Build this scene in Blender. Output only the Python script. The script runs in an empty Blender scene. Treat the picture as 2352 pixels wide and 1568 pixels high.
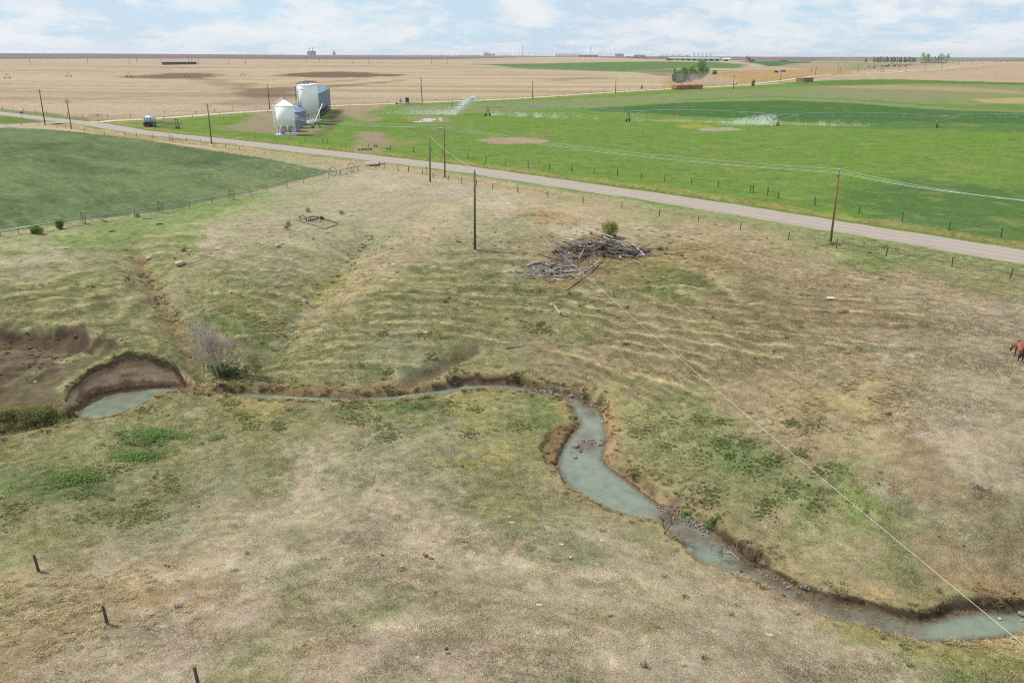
import bpy, bmesh, math, random
import numpy as np
from mathutils import Matrix, Vector, Euler

rng = np.random.default_rng(7)
random.seed(7)
S = bpy.context.scene
COL = S.collection
PI = math.pi

# ------------------------------------------------------------------ camera
FPX = 1828.0                       # focal length in pixels of a 2352-wide picture
PITCH = math.atan(655.0 / FPX)
ROLL = math.radians(0.195)
CAMZ = 25.0
cam_d = bpy.data.cameras.new('camera')
cam_d.sensor_width = 36.0
cam_d.lens = 36.0 * FPX / 2352.0
cam_d.clip_start = 0.5
cam_d.clip_end = 60000.0
cam = bpy.data.objects.new('camera', cam_d)
COL.objects.link(cam)
RCAM = (Matrix.Rotation(PI / 2 - PITCH, 3, 'X') @ Matrix.Rotation(ROLL, 3, 'Z'))
cam.matrix_world = Matrix.Translation((0, 0, CAMZ)) @ RCAM.to_4x4()
S.camera = cam
RNP = np.array(RCAM)

# ------------------------------------------------------------------ light
SUN_EL = math.radians(52)
SUN_AZ = math.radians(-70)         # measured from +Y towards +X : from the left
sd = Vector((math.sin(SUN_AZ) * math.cos(SUN_EL), math.cos(SUN_AZ) * math.cos(SUN_EL), math.sin(SUN_EL)))
sun_d = bpy.data.lights.new('sun', 'SUN')
sun_d.energy = 3.7
sun_d.angle = math.radians(0.6)
sun_d.color = (1.0, 0.96, 0.91)
sun = bpy.data.objects.new('sun', sun_d)
sun.rotation_euler = sd.to_track_quat('Z', 'Y').to_euler()
COL.objects.link(sun)

W = bpy.data.worlds.new('World')
S.world = W
W.use_nodes = True
nt = W.node_tree
nt.nodes.clear()
def N(t, kind, **kw):
    n = t.nodes.new(kind)
    for k, v in kw.items():
        if k == 'inp':
            for a, b in v.items():
                n.inputs[a].default_value = b
        else:
            setattr(n, k, v)
    return n
out = N(nt, 'ShaderNodeOutputWorld')
bg = N(nt, 'ShaderNodeBackground'); bg.inputs['Strength'].default_value = 0.100
sky = N(nt, 'ShaderNodeTexSky', sky_type='NISHITA')
sky.sun_disc = False
sky.sun_elevation = SUN_EL
sky.sun_rotation = SUN_AZ
sky.altitude = 900
sky.air_density = 1.0
sky.dust_density = 0.6
sky.ozone_density = 1.4
# clouds: two octaves of noise on the view direction, flattened toward the horizon as cloud decks are
tc = N(nt, 'ShaderNodeTexCoord')
sep = N(nt, 'ShaderNodeSeparateXYZ')
nt.links.new(tc.outputs['Generated'], sep.inputs[0])
def M(t, op, a, b=None, c=None, clamp=False):
    n = t.nodes.new('ShaderNodeMath'); n.operation = op; n.use_clamp = clamp
    for i, v in enumerate((a, b, c)):
        if v is None: continue
        if isinstance(v, (int, float)): n.inputs[i].default_value = v
        else: t.links.new(v, n.inputs[i])
    return n.outputs[0]
zel = M(nt, 'MAXIMUM', sep.outputs['Z'], 0.0)
zst = M(nt, 'POWER', M(nt, 'ADD', zel, 0.02), 0.5)         # stretch low elevations
comb = N(nt, 'ShaderNodeCombineXYZ')
nt.links.new(M(nt, 'MULTIPLY', sep.outputs['X'], 2.1), comb.inputs[0])
nt.links.new(M(nt, 'MULTIPLY', sep.outputs['Y'], 2.1), comb.inputs[1])
nt.links.new(M(nt, 'MULTIPLY', zst, 3.2), comb.inputs[2])
def cloud_noise(scale, detail, off, rough=0.55):
    mp = N(nt, 'ShaderNodeMapping')
    mp.inputs['Location'].default_value = off
    nt.links.new(comb.outputs[0], mp.inputs[0])
    n = N(nt, 'ShaderNodeTexNoise', inp={'Scale': scale, 'Detail': detail, 'Roughness': rough})
    nt.links.new(mp.outputs[0], n.inputs['Vector'])
    return n.outputs['Fac']
def ramp(t, src, pts):
    r = t.nodes.new('ShaderNodeValToRGB')
    el = r.color_ramp.elements
    while len(el) > 1: el.remove(el[-1])
    for i, (p, c) in enumerate(pts):
        e = el[0] if i == 0 else el.new(p)
        e.position = p
        e.color = (*c, 1) if len(c) == 3 else c
    t.links.new(src, r.inputs[0])
    return r.outputs['Color']
def mixc(t, fac, a, b, blend='MIX'):
    n = t.nodes.new('ShaderNodeMix'); n.data_type = 'RGBA'; n.blend_type = blend
    ins = [n.inputs[0], n.inputs[6], n.inputs[7]]
    for s, v in zip(ins, (fac, a, b)):
        if isinstance(v, (int, float)): s.default_value = v
        elif isinstance(v, (tuple, np.ndarray)): s.default_value = (*v, 1) if len(v) == 3 else v
        else: t.links.new(v, s)
    return n.outputs[2]
c1 = cloud_noise(5.5, 8, (3.1, 1.7, 0.4))
c2 = cloud_noise(2.0, 4, (7.7, 4.2, 2.9))
c3 = cloud_noise(7.5, 9, (1.2, 8.8, 5.1), 0.6)
puff = ramp(nt, c1, [(0.455, (0, 0, 0)), (0.575, (1, 1, 1))])
veil = ramp(nt, c2, [(0.32, (0, 0, 0)), (0.68, (1, 1, 1))])
puff2 = ramp(nt, c3, [(0.48, (0, 0, 0)), (0.60, (1, 1, 1))])
# pale moist air: the blue of the clear sky lightens to a milky tone, then veils, then cumulus
milk = mixc(nt, 0.82, sky.outputs[0], (4.2, 5.95, 7.35))
c_a = mixc(nt, M(nt, 'MULTIPLY', veil, 0.55), milk, (4.9, 5.5, 6.6))
c_b = mixc(nt, M(nt, 'MULTIPLY', puff, 0.72), c_a, (6.8, 7.0, 7.25))
c_c = mixc(nt, M(nt, 'MULTIPLY', puff2, 0.7), c_b, (7.2, 7.3, 7.4))
nt.links.new(c_c, bg.inputs['Color'])
nt.links.new(bg.outputs[0], out.inputs['Surface'])

S.view_settings.view_transform = 'Standard'
S.view_settings.look = 'None'
S.view_settings.exposure = 0.32
S.view_settings.gamma = 1.0
S.render.engine = 'CYCLES'
S.cycles.max_bounces = 6
S.cycles.diffuse_bounces = 2
S.cycles.glossy_bounces = 3
S.cycles.transparent_max_bounces = 12
S.cycles.volume_bounces = 0
S.cycles.use_denoising = False
S.cycles.filter_width = 1.15

# ------------------------------------------------------------------ small helpers
def srgb(r, g, b):
    f = lambda c: (c / 255 / 12.92) if c / 255 <= 0.04045 else ((c / 255 + 0.055) / 1.055) ** 2.4
    return (f(r), f(g), f(b))

def hashf(ix, iy, seed):
    n = (ix.astype(np.int64) * 374761393 + iy.astype(np.int64) * 668265263 + seed * 974711) & 0x7fffffff
    n = ((n ^ (n >> 13)) * 1274126177) & 0x7fffffff
    return ((n ^ (n >> 16)) & 0xffff) / 65535.0
def vnoise(x, y, seed=0):
    ix = np.floor(x); iy = np.floor(y)
    fx = x - ix; fy = y - iy
    fx = fx * fx * fx * (fx * (fx * 6 - 15) + 10); fy = fy * fy * fy * (fy * (fy * 6 - 15) + 10)
    a = hashf(ix, iy, seed); b = hashf(ix + 1, iy, seed); c = hashf(ix, iy + 1, seed); d = hashf(ix + 1, iy + 1, seed)
    return (a + (b - a) * fx) * (1 - fy) + (c + (d - c) * fx) * fy
def fbm(x, y, octaves=4, seed=0, gain=0.5):
    s = np.zeros_like(x, dtype=float); amp = 1.0; tot = 0
    for o in range(octaves):
        s += amp * (vnoise(x * 2 ** o + 17.3 * o, y * 2 ** o - 9.1 * o, seed + o * 13) - 0.5)
        tot += amp; amp *= gain
    return s / tot * 2          # about -1..1
def sstep(a, b, x):
    t = np.clip((x - a) / (b - a), 0, 1)
    return t * t * (3 - 2 * t)

def rays(P):
    P = np.asarray(P, float).reshape(-1, 2)
    d = np.stack([(P[:, 0] - 1176) / FPX, -(P[:, 1] - 784) / FPX, -np.ones(len(P))], 1)
    d = d @ RNP.T
    return d / np.hypot(d[:, 0], d[:, 1])[:, None]          # unit in plan
def at_z(P, z):
    """picture point -> world point at height z"""
    d = rays(P)
    t = (np.asarray(z) - CAMZ) / d[:, 2]
    return d * t[:, None] + np.array([0, 0, CAMZ])

# ------------------------------------------------------------------ terrain height
ZW = -6.5                       # water level of the creek
CTRL = [  # u, v, z
 (-300,520,-1.0),(0,545,-1.2),(200,525,-0.9),(400,480,-0.5),(600,445,0),(850,400,0),(1000,430,-0.1),(1091,573,-1.0),(1250,480,-.2),(1400,545,-0.6),(1600,545,-.5),(1900,600,-0.5),(2352,655,-0.5),(2700,700,-.5),
 (-300,640,-2.2),(0,640,-2.0),(250,640,-2.4),(400,650,-2.9),(550,620,-2.0),(700,560,-1.0),(760,650,-2.1),(950,620,-1.5),(1150,650,-2.0),(1300,650,-1.9),(1500,650,-1.5),(1700,650,-.9),(2000,690,-.1),(2352,740,.5),(2700,800,0),
 (-300,730,-3.0),(0,730,-2.9),(150,725,-2.8),(300,750,-3.1),(420,750,-4.1),(560,740,-3.6),(700,750,-3.8),(850,750,-3.6),(1000,750,-3.4),(1150,760,-3.5),(1300,760,-3.3),(1500,760,-2.3),(1700,760,-1.4),(2000,780,-.3),(2352,850,.5),
 (0,800,-4.2),(100,800,-4.3),(-200,830,-4.5),(330,785,-2.75),(330,803,-3.0),(290,806,-3.1),(378,815,-3.4),(240,828,-3.9),(192,850,-4.6),(250,800,-3.2),(410,805,-3.9),(60,850,-4.9),(0,930,-5.6),(100,930,-5.4),(-200,960,-5.8),(480,850,-5.4),(560,855,-5.3),(700,850,-5.4),(850,850,-5.3),(1000,830,-4.9),(1150,830,-4.9),(1300,860,-5.2),(1400,850,-4.3),(1550,860,-3.3),(1800,860,-1.8),(2100,860,-.5),
 (600,890,-6.0),(800,890,-6.0),(1000,880,-5.9),(1150,872,-5.8),(1300,890,-5.9),
 (1430,930,-5.4),(1500,1000,-5.3),(1650,950,-4.0),(1900,980,-2.6),(2150,1000,-1.4),(2352,1010,-.6),(2700,1000,-1),
 (1450,1080,-5.9),(1600,1120,-5.2),(1800,1120,-4.3),(2050,1150,-3.2),(2352,1150,-2.3),(2700,1200,-3),
 (1600,1180,-5.9),(1750,1270,-5.8),(1900,1300,-5.5),(2100,1300,-5.1),(2352,1280,-4.8),(2000,1370,-5.8),(2150,1390,-5.9),(2352,1370,-5.9),(2600,1350,-5.8),(2900,1360,-5.8),(3300,1390,-5.8),(2900,1540,-6.0),(3300,1600,-6.0),
 (100,1020,-6.0),(-200,1050,-5.9),(300,970,-6.05),(600,940,-6.05),(900,935,-6.1),(1150,930,-6.1),(1230,1000,-5.9),(600,1010,-5.9),(900,1010,-5.9),(1230,1080,-5.8),(200,1080,-5.8),(600,1100,-5.7),(1000,1120,-5.6),
 (0,1200,-5.3),(300,1200,-5.4),(700,1200,-5.3),(1000,1220,-5.3),(1280,1180,-5.6),(1450,1220,-5.7),(0,1350,-4.0),(300,1350,-4.1),(600,1350,-4.2),(900,1350,-4.2),(1200,1330,-4.5),(1500,1330,-5.1),(1680,1370,-5.7),
 (-300,1400,-3.7),(0,1500,-3.3),(400,1500,-3.0),(800,1500,-2.8),(1200,1480,-2.9),(1500,1480,-3.5),(1800,1480,-5.0),(2000,1510,-5.6),(2200,1530,-5.9),(2450,1530,-6.0),
 (0,1700,-2.2),(800,1700,-1.7),(1500,1700,-2.2),(2352,1700,-5.2),(-300,1900,-2.4),(1176,2100,-2.4),(2600,1900,-5),
]
cp = np.array(CTRL, float)
cw = at_z(cp[:, :2], cp[:, 2])
# anchors on the level prairie all round the valley
anch = [(x, y, 0.0) for x, y in [(-120,150),(-60,165),(0,185),(60,150),(110,115),(160,90),(-170,120),(-190,70),(-190,20),(180,40),(190,0)]]
cw = np.vstack([cw, np.array(anch), np.array([(-60,10,-3.2),(0,5,-3.2),(60,5,-4.5),(-120,40,-4),(120,30,-3)])])
def tps(r2):
    return np.where(r2 > 1e-9, 0.5 * r2 * np.log(r2 + 1e-12), 0.0)
def tps_fit(P, v, lam):
    n = len(P)
    r2 = ((P[:, None, :] - P[None]) ** 2).sum(-1)
    K = tps(r2) + lam * np.eye(n)
    Q = np.hstack([np.ones((n, 1)), P])
    A = np.block([[K, Q], [Q.T, np.zeros((3, 3))]])
    return np.linalg.solve(A, np.concatenate([v, np.zeros(3)]))
TP = cw[:, :2] / 50.0
TW = tps_fit(TP, cw[:, 2], 0.002)
def tps_eval(x, y):
    x = np.asarray(x, float); y = np.asarray(y, float)
    r = np.full(x.shape, TW[-3]) + TW[-2] * x / 50 + TW[-1] * y / 50
    for (px, py), w in zip(TP, TW[:-3]):
        r += w * tps((x / 50 - px) ** 2 + (y / 50 - py) ** 2)
    return r

def seg_dist(x, y, P, closed=False):
    """distance to polyline"""
    P = np.asarray(P, float)[:, :2]
    Q = np.vstack([P, P[:1]]) if closed else P
    best = np.full(x.shape, 1e18)
    for a, b in zip(Q[:-1], Q[1:]):
        ab = b - a; L = ab @ ab + 1e-12
        t = np.clip(((x - a[0]) * ab[0] + (y - a[1]) * ab[1]) / L, 0, 1)
        best = np.minimum(best, (x - a[0] - t * ab[0]) ** 2 + (y - a[1] - t * ab[1]) ** 2)
    return np.sqrt(best)
def inside(x, y, P):
    P = np.asarray(P, float)[:, :2]
    r = np.zeros(x.shape, bool)
    for a, b in zip(P, np.roll(P, -1, 0)):
        c = (a[1] > y) != (b[1] > y)
        with np.errstate(divide='ignore', invalid='ignore'):
            r ^= c & (x < (b[0] - a[0]) * (y - a[1]) / (b[1] - a[1] + 1e-15) + a[0])
    return r
def sdist(x, y, P, pad=None):
    """signed distance to polygon, negative inside; far points get a large value when pad is given"""
    P = np.asarray(P, float)[:, :2]
    if pad is None:
        d = seg_dist(x, y, P, True)
        return np.where(inside(x, y, P), -d, d)
    r = np.full(x.shape, 1e6)
    m = (x > P[:, 0].min() - pad) & (x < P[:, 0].max() + pad) & (y > P[:, 1].min() - pad) & (y < P[:, 1].max() + pad)
    if m.any():
        r[m] = sdist(x[m], y[m], P)
    return r

FAR_E = [(-300,1050),(-40,1003),(0,1000),(60,991),(130,977),(171,957),(186,938),(198,925),(224,906),(264,898),(330,889),(395,890),(425,895),(450,901),(480,904),(560,902),(640,904),(690,909),(760,911),(840,911),(900,909),(950,902),(1000,896),(1040,889),(1062,884),(1110,883),(1150,883),(1190,887),(1220,894),(1250,899),(1300,907),(1330,916),(1352,928),(1372,937),(1385,955),(1392,990),(1393,1020),(1384,1052),(1392,1067),(1420,1090),(1450,1110),(1480,1135),(1508,1156),(1545,1172),(1600,1200),(1640,1225),(1660,1245),(1700,1275),(1740,1300),(1780,1325),(1830,1355),(1880,1375),(1940,1385),(2000,1400),(2060,1418),(2110,1429),(2150,1423),(2200,1409),(2250,1402),(2300,1404),(2360,1402),(2600,1395),(2900,1400),(3300,1440)]
NEAR_E = [(3300,1530),(2900,1475),(2600,1450),(2360,1455),(2290,1468),(2220,1476),(2160,1478),(2100,1471),(2030,1456),(1960,1441),(1900,1421),(1850,1401),(1790,1371),(1740,1346),(1700,1331),(1650,1309),(1610,1293),(1590,1276),(1570,1251),(1545,1226),(1520,1211),(1480,1196),(1430,1186),(1380,1171),(1330,1141),(1300,1111),(1286,1091),(1280,1070),(1284,1042),(1296,1018),(1312,998),(1326,983),(1329,965),(1320,948),(1313,934),(1300,922),(1280,914),(1240,910),(1200,905),(1160,899),(1110,898),(1060,902),(1010,910),(960,915),(900,921),(840,924),(760,924),(690,922),(640,919),(560,915),(510,914),(480,914),(430,912),(362,922),(297,947),(231,967),(175,975),(130,990),(60,1000),(0,1010),(-40,1013),(-300,1062)]
CREEK = np.vstack([at_z(FAR_E, ZW), at_z(NEAR_E, ZW)])[:, :2]
SLUMP = at_z([(1242,1040),(1258,1002),(1288,980),(1326,974),(1330,990),(1300,1020),(1286,1060),(1284,1085),(1262,1072)], -6.2)[:, :2]
WALL = at_z([(171,957),(198,925),(224,906),(264,898),(330,889),(395,890),(425,895)], ZW)[:, :2]
BANKK = [(300,880,4.5),(200,925,3.0),(420,890,3.0),(80,985,1.5),(560,900,1.2),(700,905,1.4),(850,905,1.8),(1000,890,2.2),(1100,875,3.2),(1200,885,1.6),(1330,905,1.2),(1410,980,1.6),(1410,1060,1.8),(1500,1140,1.6),(1600,1190,1.2),(1720,1275,1.6),(1900,1370,2.4),(2060,1405,2.6),(2200,1395,2.2),(2340,1390,2.0),
         (300,960,.55),(600,925,.6),(900,930,.55),(1150,915,.6),(1300,950,1.0),(1270,1030,2.2),(1270,1080,2.0),(1320,1140,1.5),(1430,1200,1.0),(1560,1260,1.0),(1700,1345,.9),(1900,1440,.8),(2100,1490,.7),(2300,1480,.9)]
bk = np.array(BANKK); bkw = at_z(bk[:, :2], -6.2)[:, :2]
def idw(x, y, P, V, p=4):
    P = np.asarray(P); V = np.asarray(V, float)
    V2 = V.reshape(len(V), -1)
    num = np.zeros((x.size, V2.shape[1])); den = np.zeros(x.size)
    xf = x.ravel(); yf = y.ravel()
    for (a, b), v in zip(P, V2):
        w = 1.0 / (((xf - a) ** 2 + (yf - b) ** 2) ** (p / 2) + 1e-3)
        num += w[:, None] * v[None]; den += w
    r = num / den[:, None]
    return r.reshape(x.shape + V.shape[1:])
GULLY1 = at_z([(318,600),(340,645),(368,690),(405,740),(440,785),(462,830),(470,862)], -3.6)[:, :2]
GULLY2 = at_z([(850,570),(780,640),(720,690),(665,738),(615,772),(560,800),(520,840)], -3.6)[:, :2]
GASH = at_z([(925,870),(950,850),(1005,838),(1055,822),(1088,812)], -4.9)[:, :2]
SCARP = at_z([(-150,760),(0,752),(60,748),(120,744),(180,748),(230,765),(268,776),(298,792)], -3.2)[:, :2]
SLP = at_z([(-200,765),(0,756),(60,752),(120,749),(180,752),(230,768),(268,780),(296,796),(240,806),(170,815),(120,835),(60,850),(0,868),(-200,890)], -3.6)[:, :2]
TERR_K = 3.0
def terrace(x, y, z):
    tw = fbm(x / 16, y / 16, 3, 3) * 0.75 + fbm(x / 4, y / 4, 2, 4) * 0.14
    ph = z * TERR_K + tw
    fl = np.floor(ph)
    return fl, ph - fl, tw
TRAIL_PX = [[(0,742),(60,735),(140,715),(200,700),(260,688),(330,672)],[(0,690),(110,672),(220,655),(300,640)],[(500,625),(640,622),(700,632)],[(480,675),(600,668),(720,672)],
 [(780,690),(900,680),(1040,690),(1160,710),(1290,720)],[(840,640),(1000,652),(1150,660),(1230,665)],[(860,720),(980,718),(1100,735),(1200,750)],[(820,770),(950,765),(1080,775),(1170,790)],[(620,835),(760,830),(900,838),(960,845)],[(700,795),(860,790),(1000,800)],
 [(1240,695),(1300,674),(1400,668),(1480,662)],[(1290,690),(1450,720),(1600,745),(1760,770),(1900,785),(2080,800)],[(1330,745),(1500,775),(1650,800),(1800,825)],[(1400,800),(1550,830),(1700,860)],[(1500,700),(1700,720),(1900,740),(2100,745)],[(1560,660),(1750,680),(1950,690),(2150,700)],[(1420,850),(1520,880),(1620,920)],[(1250,800),(1350,830),(1450,870)],[(900,610),(1050,622),(1180,640)],[(540,765),(650,745),(760,720)],[(1300,720),(1480,748),(1640,775),(1820,800)],[(1350,775),(1500,800),(1640,828)],[(880,665),(1040,672),(1180,690),(1270,705)],[(850,745),(1000,742),(1140,765)],[(560,650),(680,648),(760,655)],[(60,700),(160,688),(260,670)],[(1560,690),(1760,708),(1960,718),(2120,725)],[(1640,760),(1800,782),(1960,800)]]
def on_tps(P):
    z = np.full(len(P), -3.0)
    for _ in range(8):
        W_ = at_z(P, z); z = .5 * z + .5 * np.minimum(tps_eval(W_[:, 0], W_[:, 1]), 1.0)
    return at_z(P, z)[:, :2]
def trail_dist(x, y, P):
    # distance to the trail and the signed offset uphill (away from the valley floor)
    best = np.full(x.shape, 1e18); sg = np.zeros(x.shape)
    for a, b in zip(P[:-1], P[1:]):
        ab = b - a; L = ab @ ab
        t = np.clip(((x - a[0]) * ab[0] + (y - a[1]) * ab[1]) / L, 0, 1)
        dx = x - a[0] - t * ab[0]; dy = y - a[1] - t * ab[1]; d2 = dx * dx + dy * dy
        u = d2 < best; best = np.where(u, d2, best); sg = np.where(u, np.where(dy > 0, 1.0, -1.0), sg)
    return np.sqrt(best), sg
TRAILS = None
def terrace_patch(x, y):
    return sstep(-0.35, 0.25, fbm(x / 20 + 3, y / 20, 2, 11) + 0.3) * sstep(58, 70, np.hypot(x, y))

FARP = np.array([(0,0),(250,0),(380,0),(900,5),(1600,11),(2500,14),(5000,18),(9000,22.5),(14000,23.5),(40000,20)], float)
def far_z(r, x, y):
    z = np.interp(r, FARP[:, 0], FARP[:, 1])
    m = sstep(330, 900, r)
    z = z + m * (fbm(x / 420, y / 420, 3, 5) * 1.6)
    m2 = sstep(1500, 5000, r)
    z = z + m2 * fbm(x / 2600, y / 1500, 4, 31) * 7.0
    aa_ = np.degrees(np.arctan2(x, y))
    z = z + 10.5 * np.exp(-((r - 2150) / 560) ** 2) * np.exp(-((aa_ - 3.5) / 7.5) ** 2)
    z = z + 9.0 * sstep(3200, 5200, r) * np.exp(-((aa_ + 28) / 16) ** 2)
    z = z + 4.0 * np.exp(-((r - 1500) / 350) ** 2) * np.exp(-((aa_ - 21) / 5) ** 2)
    m3 = sstep(500, 2200, r) * sstep(0, 300, -x + 0.1 * y)
    z = z + m3 * fbm(x / 900 + 4, y / 500, 3, 77) * 2.5
    return z
def valley_z(x, y):
    return tps_eval(x, y)
def height(x, y, fine=True):
    x = np.asarray(x, float); y = np.asarray(y, float)
    r = np.hypot(x, y)
    z = far_z(r, x, y)
    # valley weight : the creek valley lies on the near side of the road
    rd = road_side(x, y)              # metres on the near side of the main road (positive = near)
    vw = sstep(6.0, 22.0, rd) * (1 - sstep(170, 230, r))
    m = vw > 0
    if m.any():
        xm, ym = x[m], y[m]
        zv = np.minimum(tps_eval(xm, ym), 1.0)
        if True:
            slope_m = sstep(-5.9, -5.0, zv) * (1 - sstep(-1.2, -0.3, zv))
            # cattle terraces following the contours
            fl, fr, tw_ = terrace(xm, ym, zv)
            stepped = (fl + sstep(.50, .98, fr)) / TERR_K - tw_ / TERR_K
            zv = zv + (stepped - zv) * 0.42 * slope_m * terrace_patch(xm, ym)
            global TRAILS
            if TRAILS is None: TRAILS = [on_tps(q) for q in TRAIL_PX]
            for kq, q in enumerate(TRAILS):
                mm = (xm > q[:, 0].min() - 4) & (xm < q[:, 0].max() + 4) & (ym > q[:, 1].min() - 4) & (ym < q[:, 1].max() + 4)
                if not mm.any(): continue
                dd, sg = trail_dist(xm[mm] + fbm(xm[mm] / 3, ym[mm] / 3, 2, 120) * .25, ym[mm] + fbm(xm[mm] / 3 + 9, ym[mm] / 3, 2, 121) * .35, q)
                ss = dd * sg
                fall = 1 - sstep(2.2, 3.4, dd)
                zv[mm] += .20 * sstep(-1.0, -.05, ss) * (1 - sstep(.3, 2.4, ss)) * fall
            # raw slump above the pond : scarp, broken ground below it
            ds = seg_dist(xm, ym, SCARP)
            ins = inside(xm, ym, SLP)
            zv = zv - np.where(ins, 1.1 * sstep(0, 1.1, ds) * (1 - sstep(2.0, 7, ds)) + .35 * fbm(xm / 2.0, ym / 2.0, 3, 61) * sstep(.3, 1.6, ds), 0)
            g_1 = seg_dist(xm, ym, GULLY1); zv = zv - (0.6 * np.exp(-(g_1 / 1.2) ** 2) + .7 * np.exp(-(g_1 / 5.0) ** 2)) * sstep(ZW + .6, ZW + 1.6, zv)
            g_2 = seg_dist(xm, ym, GULLY2); zv = zv - (0.45 * np.exp(-(g_2 / 1.6) ** 2) + 1.0 * np.exp(-(g_2 / 5.5) ** 2)) * sstep(ZW + .6, ZW + 1.8, zv)
            gd = seg_dist(xm, ym, GASH)
            zv = zv - 0.55 * np.exp(-(gd / 0.9) ** 2) * (1 + 0.3 * fbm(xm / 2.5, ym / 2.5, 2, 8))
            zv = zv + fbm(xm / 9, ym / 9, 3, 21) * 0.28 + fbm(xm / 3.0, ym / 2.2, 3, 24) * (0.05 + 0.22 * slope_m * sstep(58, 70, np.hypot(xm, ym)))
            if fine:
                zv = zv + fbm(xm / 1.6, ym / 1.6, 3, 22) * 0.10 + fbm(xm / .5, ym / .5, 2, 23) * 0.04
        s = sdist(xm, ym, CREEK, 14)
        near = s < 13
        if near.any():
            xn, yn, sn = xm[near], ym[near], s[near]
            bkq = idw(xn, yn, bkw, bk[:, 2])
            k = bkq * (1 + .45 * fbm(xn / 1.4, yn / 1.4, 3, 46) * (bkq < 2.6))
            sn = sn + (fbm(xn / 0.9, yn / 0.9, 3, 40) * 0.22) * np.clip(1.0 / bkq, 0.12, 1) + fbm(xn / 3.2, yn / 3.2, 2, 41) * 0.3 * np.clip(2.2 / bkq, .3, 1)
            top = zv[near]
            sl = sdist(xn, yn, SLUMP, 6) + fbm(xn / .7, yn / .7, 2, 44) * .18
            top = np.minimum(top, np.maximum(ZW + 0.32 + 3.0 * np.maximum(sl, 0) + 0.12 * fbm(xn / .5, yn / .5, 2, 45), ZW + .12))
            wmk = 1 - sstep(2.0, 3.0, seg_dist(xn, yn, WALL[1:-1]))
            bank = ZW - 0.02 + np.maximum(sn, 0) * .12 * wmk + np.maximum(sn - 1.0 * wmk, 0) * k
            # rounded lip where the bank meets the turf
            d = top - bank
            h = np.clip(0.5 + 0.5 * d / 0.25, 0, 1)
            zz = top * (1 - h) + bank * h - 0.25 * h * (1 - h)
            zz = np.where(sn < 0, ZW - np.minimum(0.45, -sn * 0.5), zz)
            zv[near] = zz
        z[m] = z[m] * (1 - vw[m]) + zv * vw[m]
    # road ditches
    if fine:
        ad = np.abs(road_off(x, y)) - 4.3
        z = z - 0.45 * np.exp(-((ad - 4.0) / 2.2) ** 2) * (r < 380)
        roadm = sstep(0.2, 2.5, ad)
        z = np.where(ad < 0, np.where(r < 400, -0.02, z), z)
    return z

# main road : straight line through three measured points
R_MAIN = at_z([(2352,589),(1550,459),(1419,440),(1214,410),(1009,381),(640,338),(480,320),(330,304),(200,283),(0,263)], 0.0)[:, :2]
def road_off(x, y):
    """signed offset from the main road (positive on the camera's side), piecewise"""
    P = np.vstack([R_MAIN[0] + (R_MAIN[0] - R_MAIN[1]) * 3, R_MAIN, R_MAIN[-1] + (R_MAIN[-1] - R_MAIN[-2]) * 30])
    best = np.full(x.shape, 1e18); sg = np.ones(x.shape)
    for a, b in zip(P[:-1], P[1:]):
        ab = b - a; L = ab @ ab
        t = np.clip(((x - a[0]) * ab[0] + (y - a[1]) * ab[1]) / L, 0, 1)
        dx = x - a[0] - t * ab[0]; dy = y - a[1] - t * ab[1]
        d2 = dx * dx + dy * dy
        cr = ab[0] * dy - ab[1] * dx
        u = d2 < best
        sg = np.where(u, np.sign(cr), sg); best = np.where(u, d2, best)
    return np.sqrt(best) * sg
def road_side(x, y):
    return road_off(x, y)
_t = road_off(np.array([0.0]), np.array([0.0]))[0]
if _t < 0:
    _ro = road_off
    def road_off(x, y): return -_ro(x, y)

def ground(P, iters=40):
    """picture points -> points on the terrain (nearest hit along the ray)"""
    d = rays(P)
    n = len(d)
    t = np.full(n, 22.0); hit = np.zeros(n, bool); lo = t.copy()
    for i in range(700):
        st = np.maximum(0.25, t * 0.008)
        t2 = np.where(hit, t, t + st)
        p = d * t2[:, None]
        below = (p[:, 2] + CAMZ) < height(p[:, 0], p[:, 1], False)
        new = below & ~hit
        lo = np.where(new, t, lo)
        t = np.where(hit, t, t2); hit |= below
        if hit.all() or t[~hit].min() > 12000: break
    hi = t.copy()
    for i in range(16):
        mid = (lo + hi) / 2; p = d * mid[:, None]
        b = (p[:, 2] + CAMZ) < height(p[:, 0], p[:, 1], False)
        hi = np.where(b, mid, hi); lo = np.where(b, lo, mid)
    p = d * hi[:, None]; p[:, 2] += CAMZ
    return p
def g1(u, v):
    return Vector(ground([(u, v)])[0])
def hz(x, y):
    return float(height(np.array([x]), np.array([y]))[0])
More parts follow.
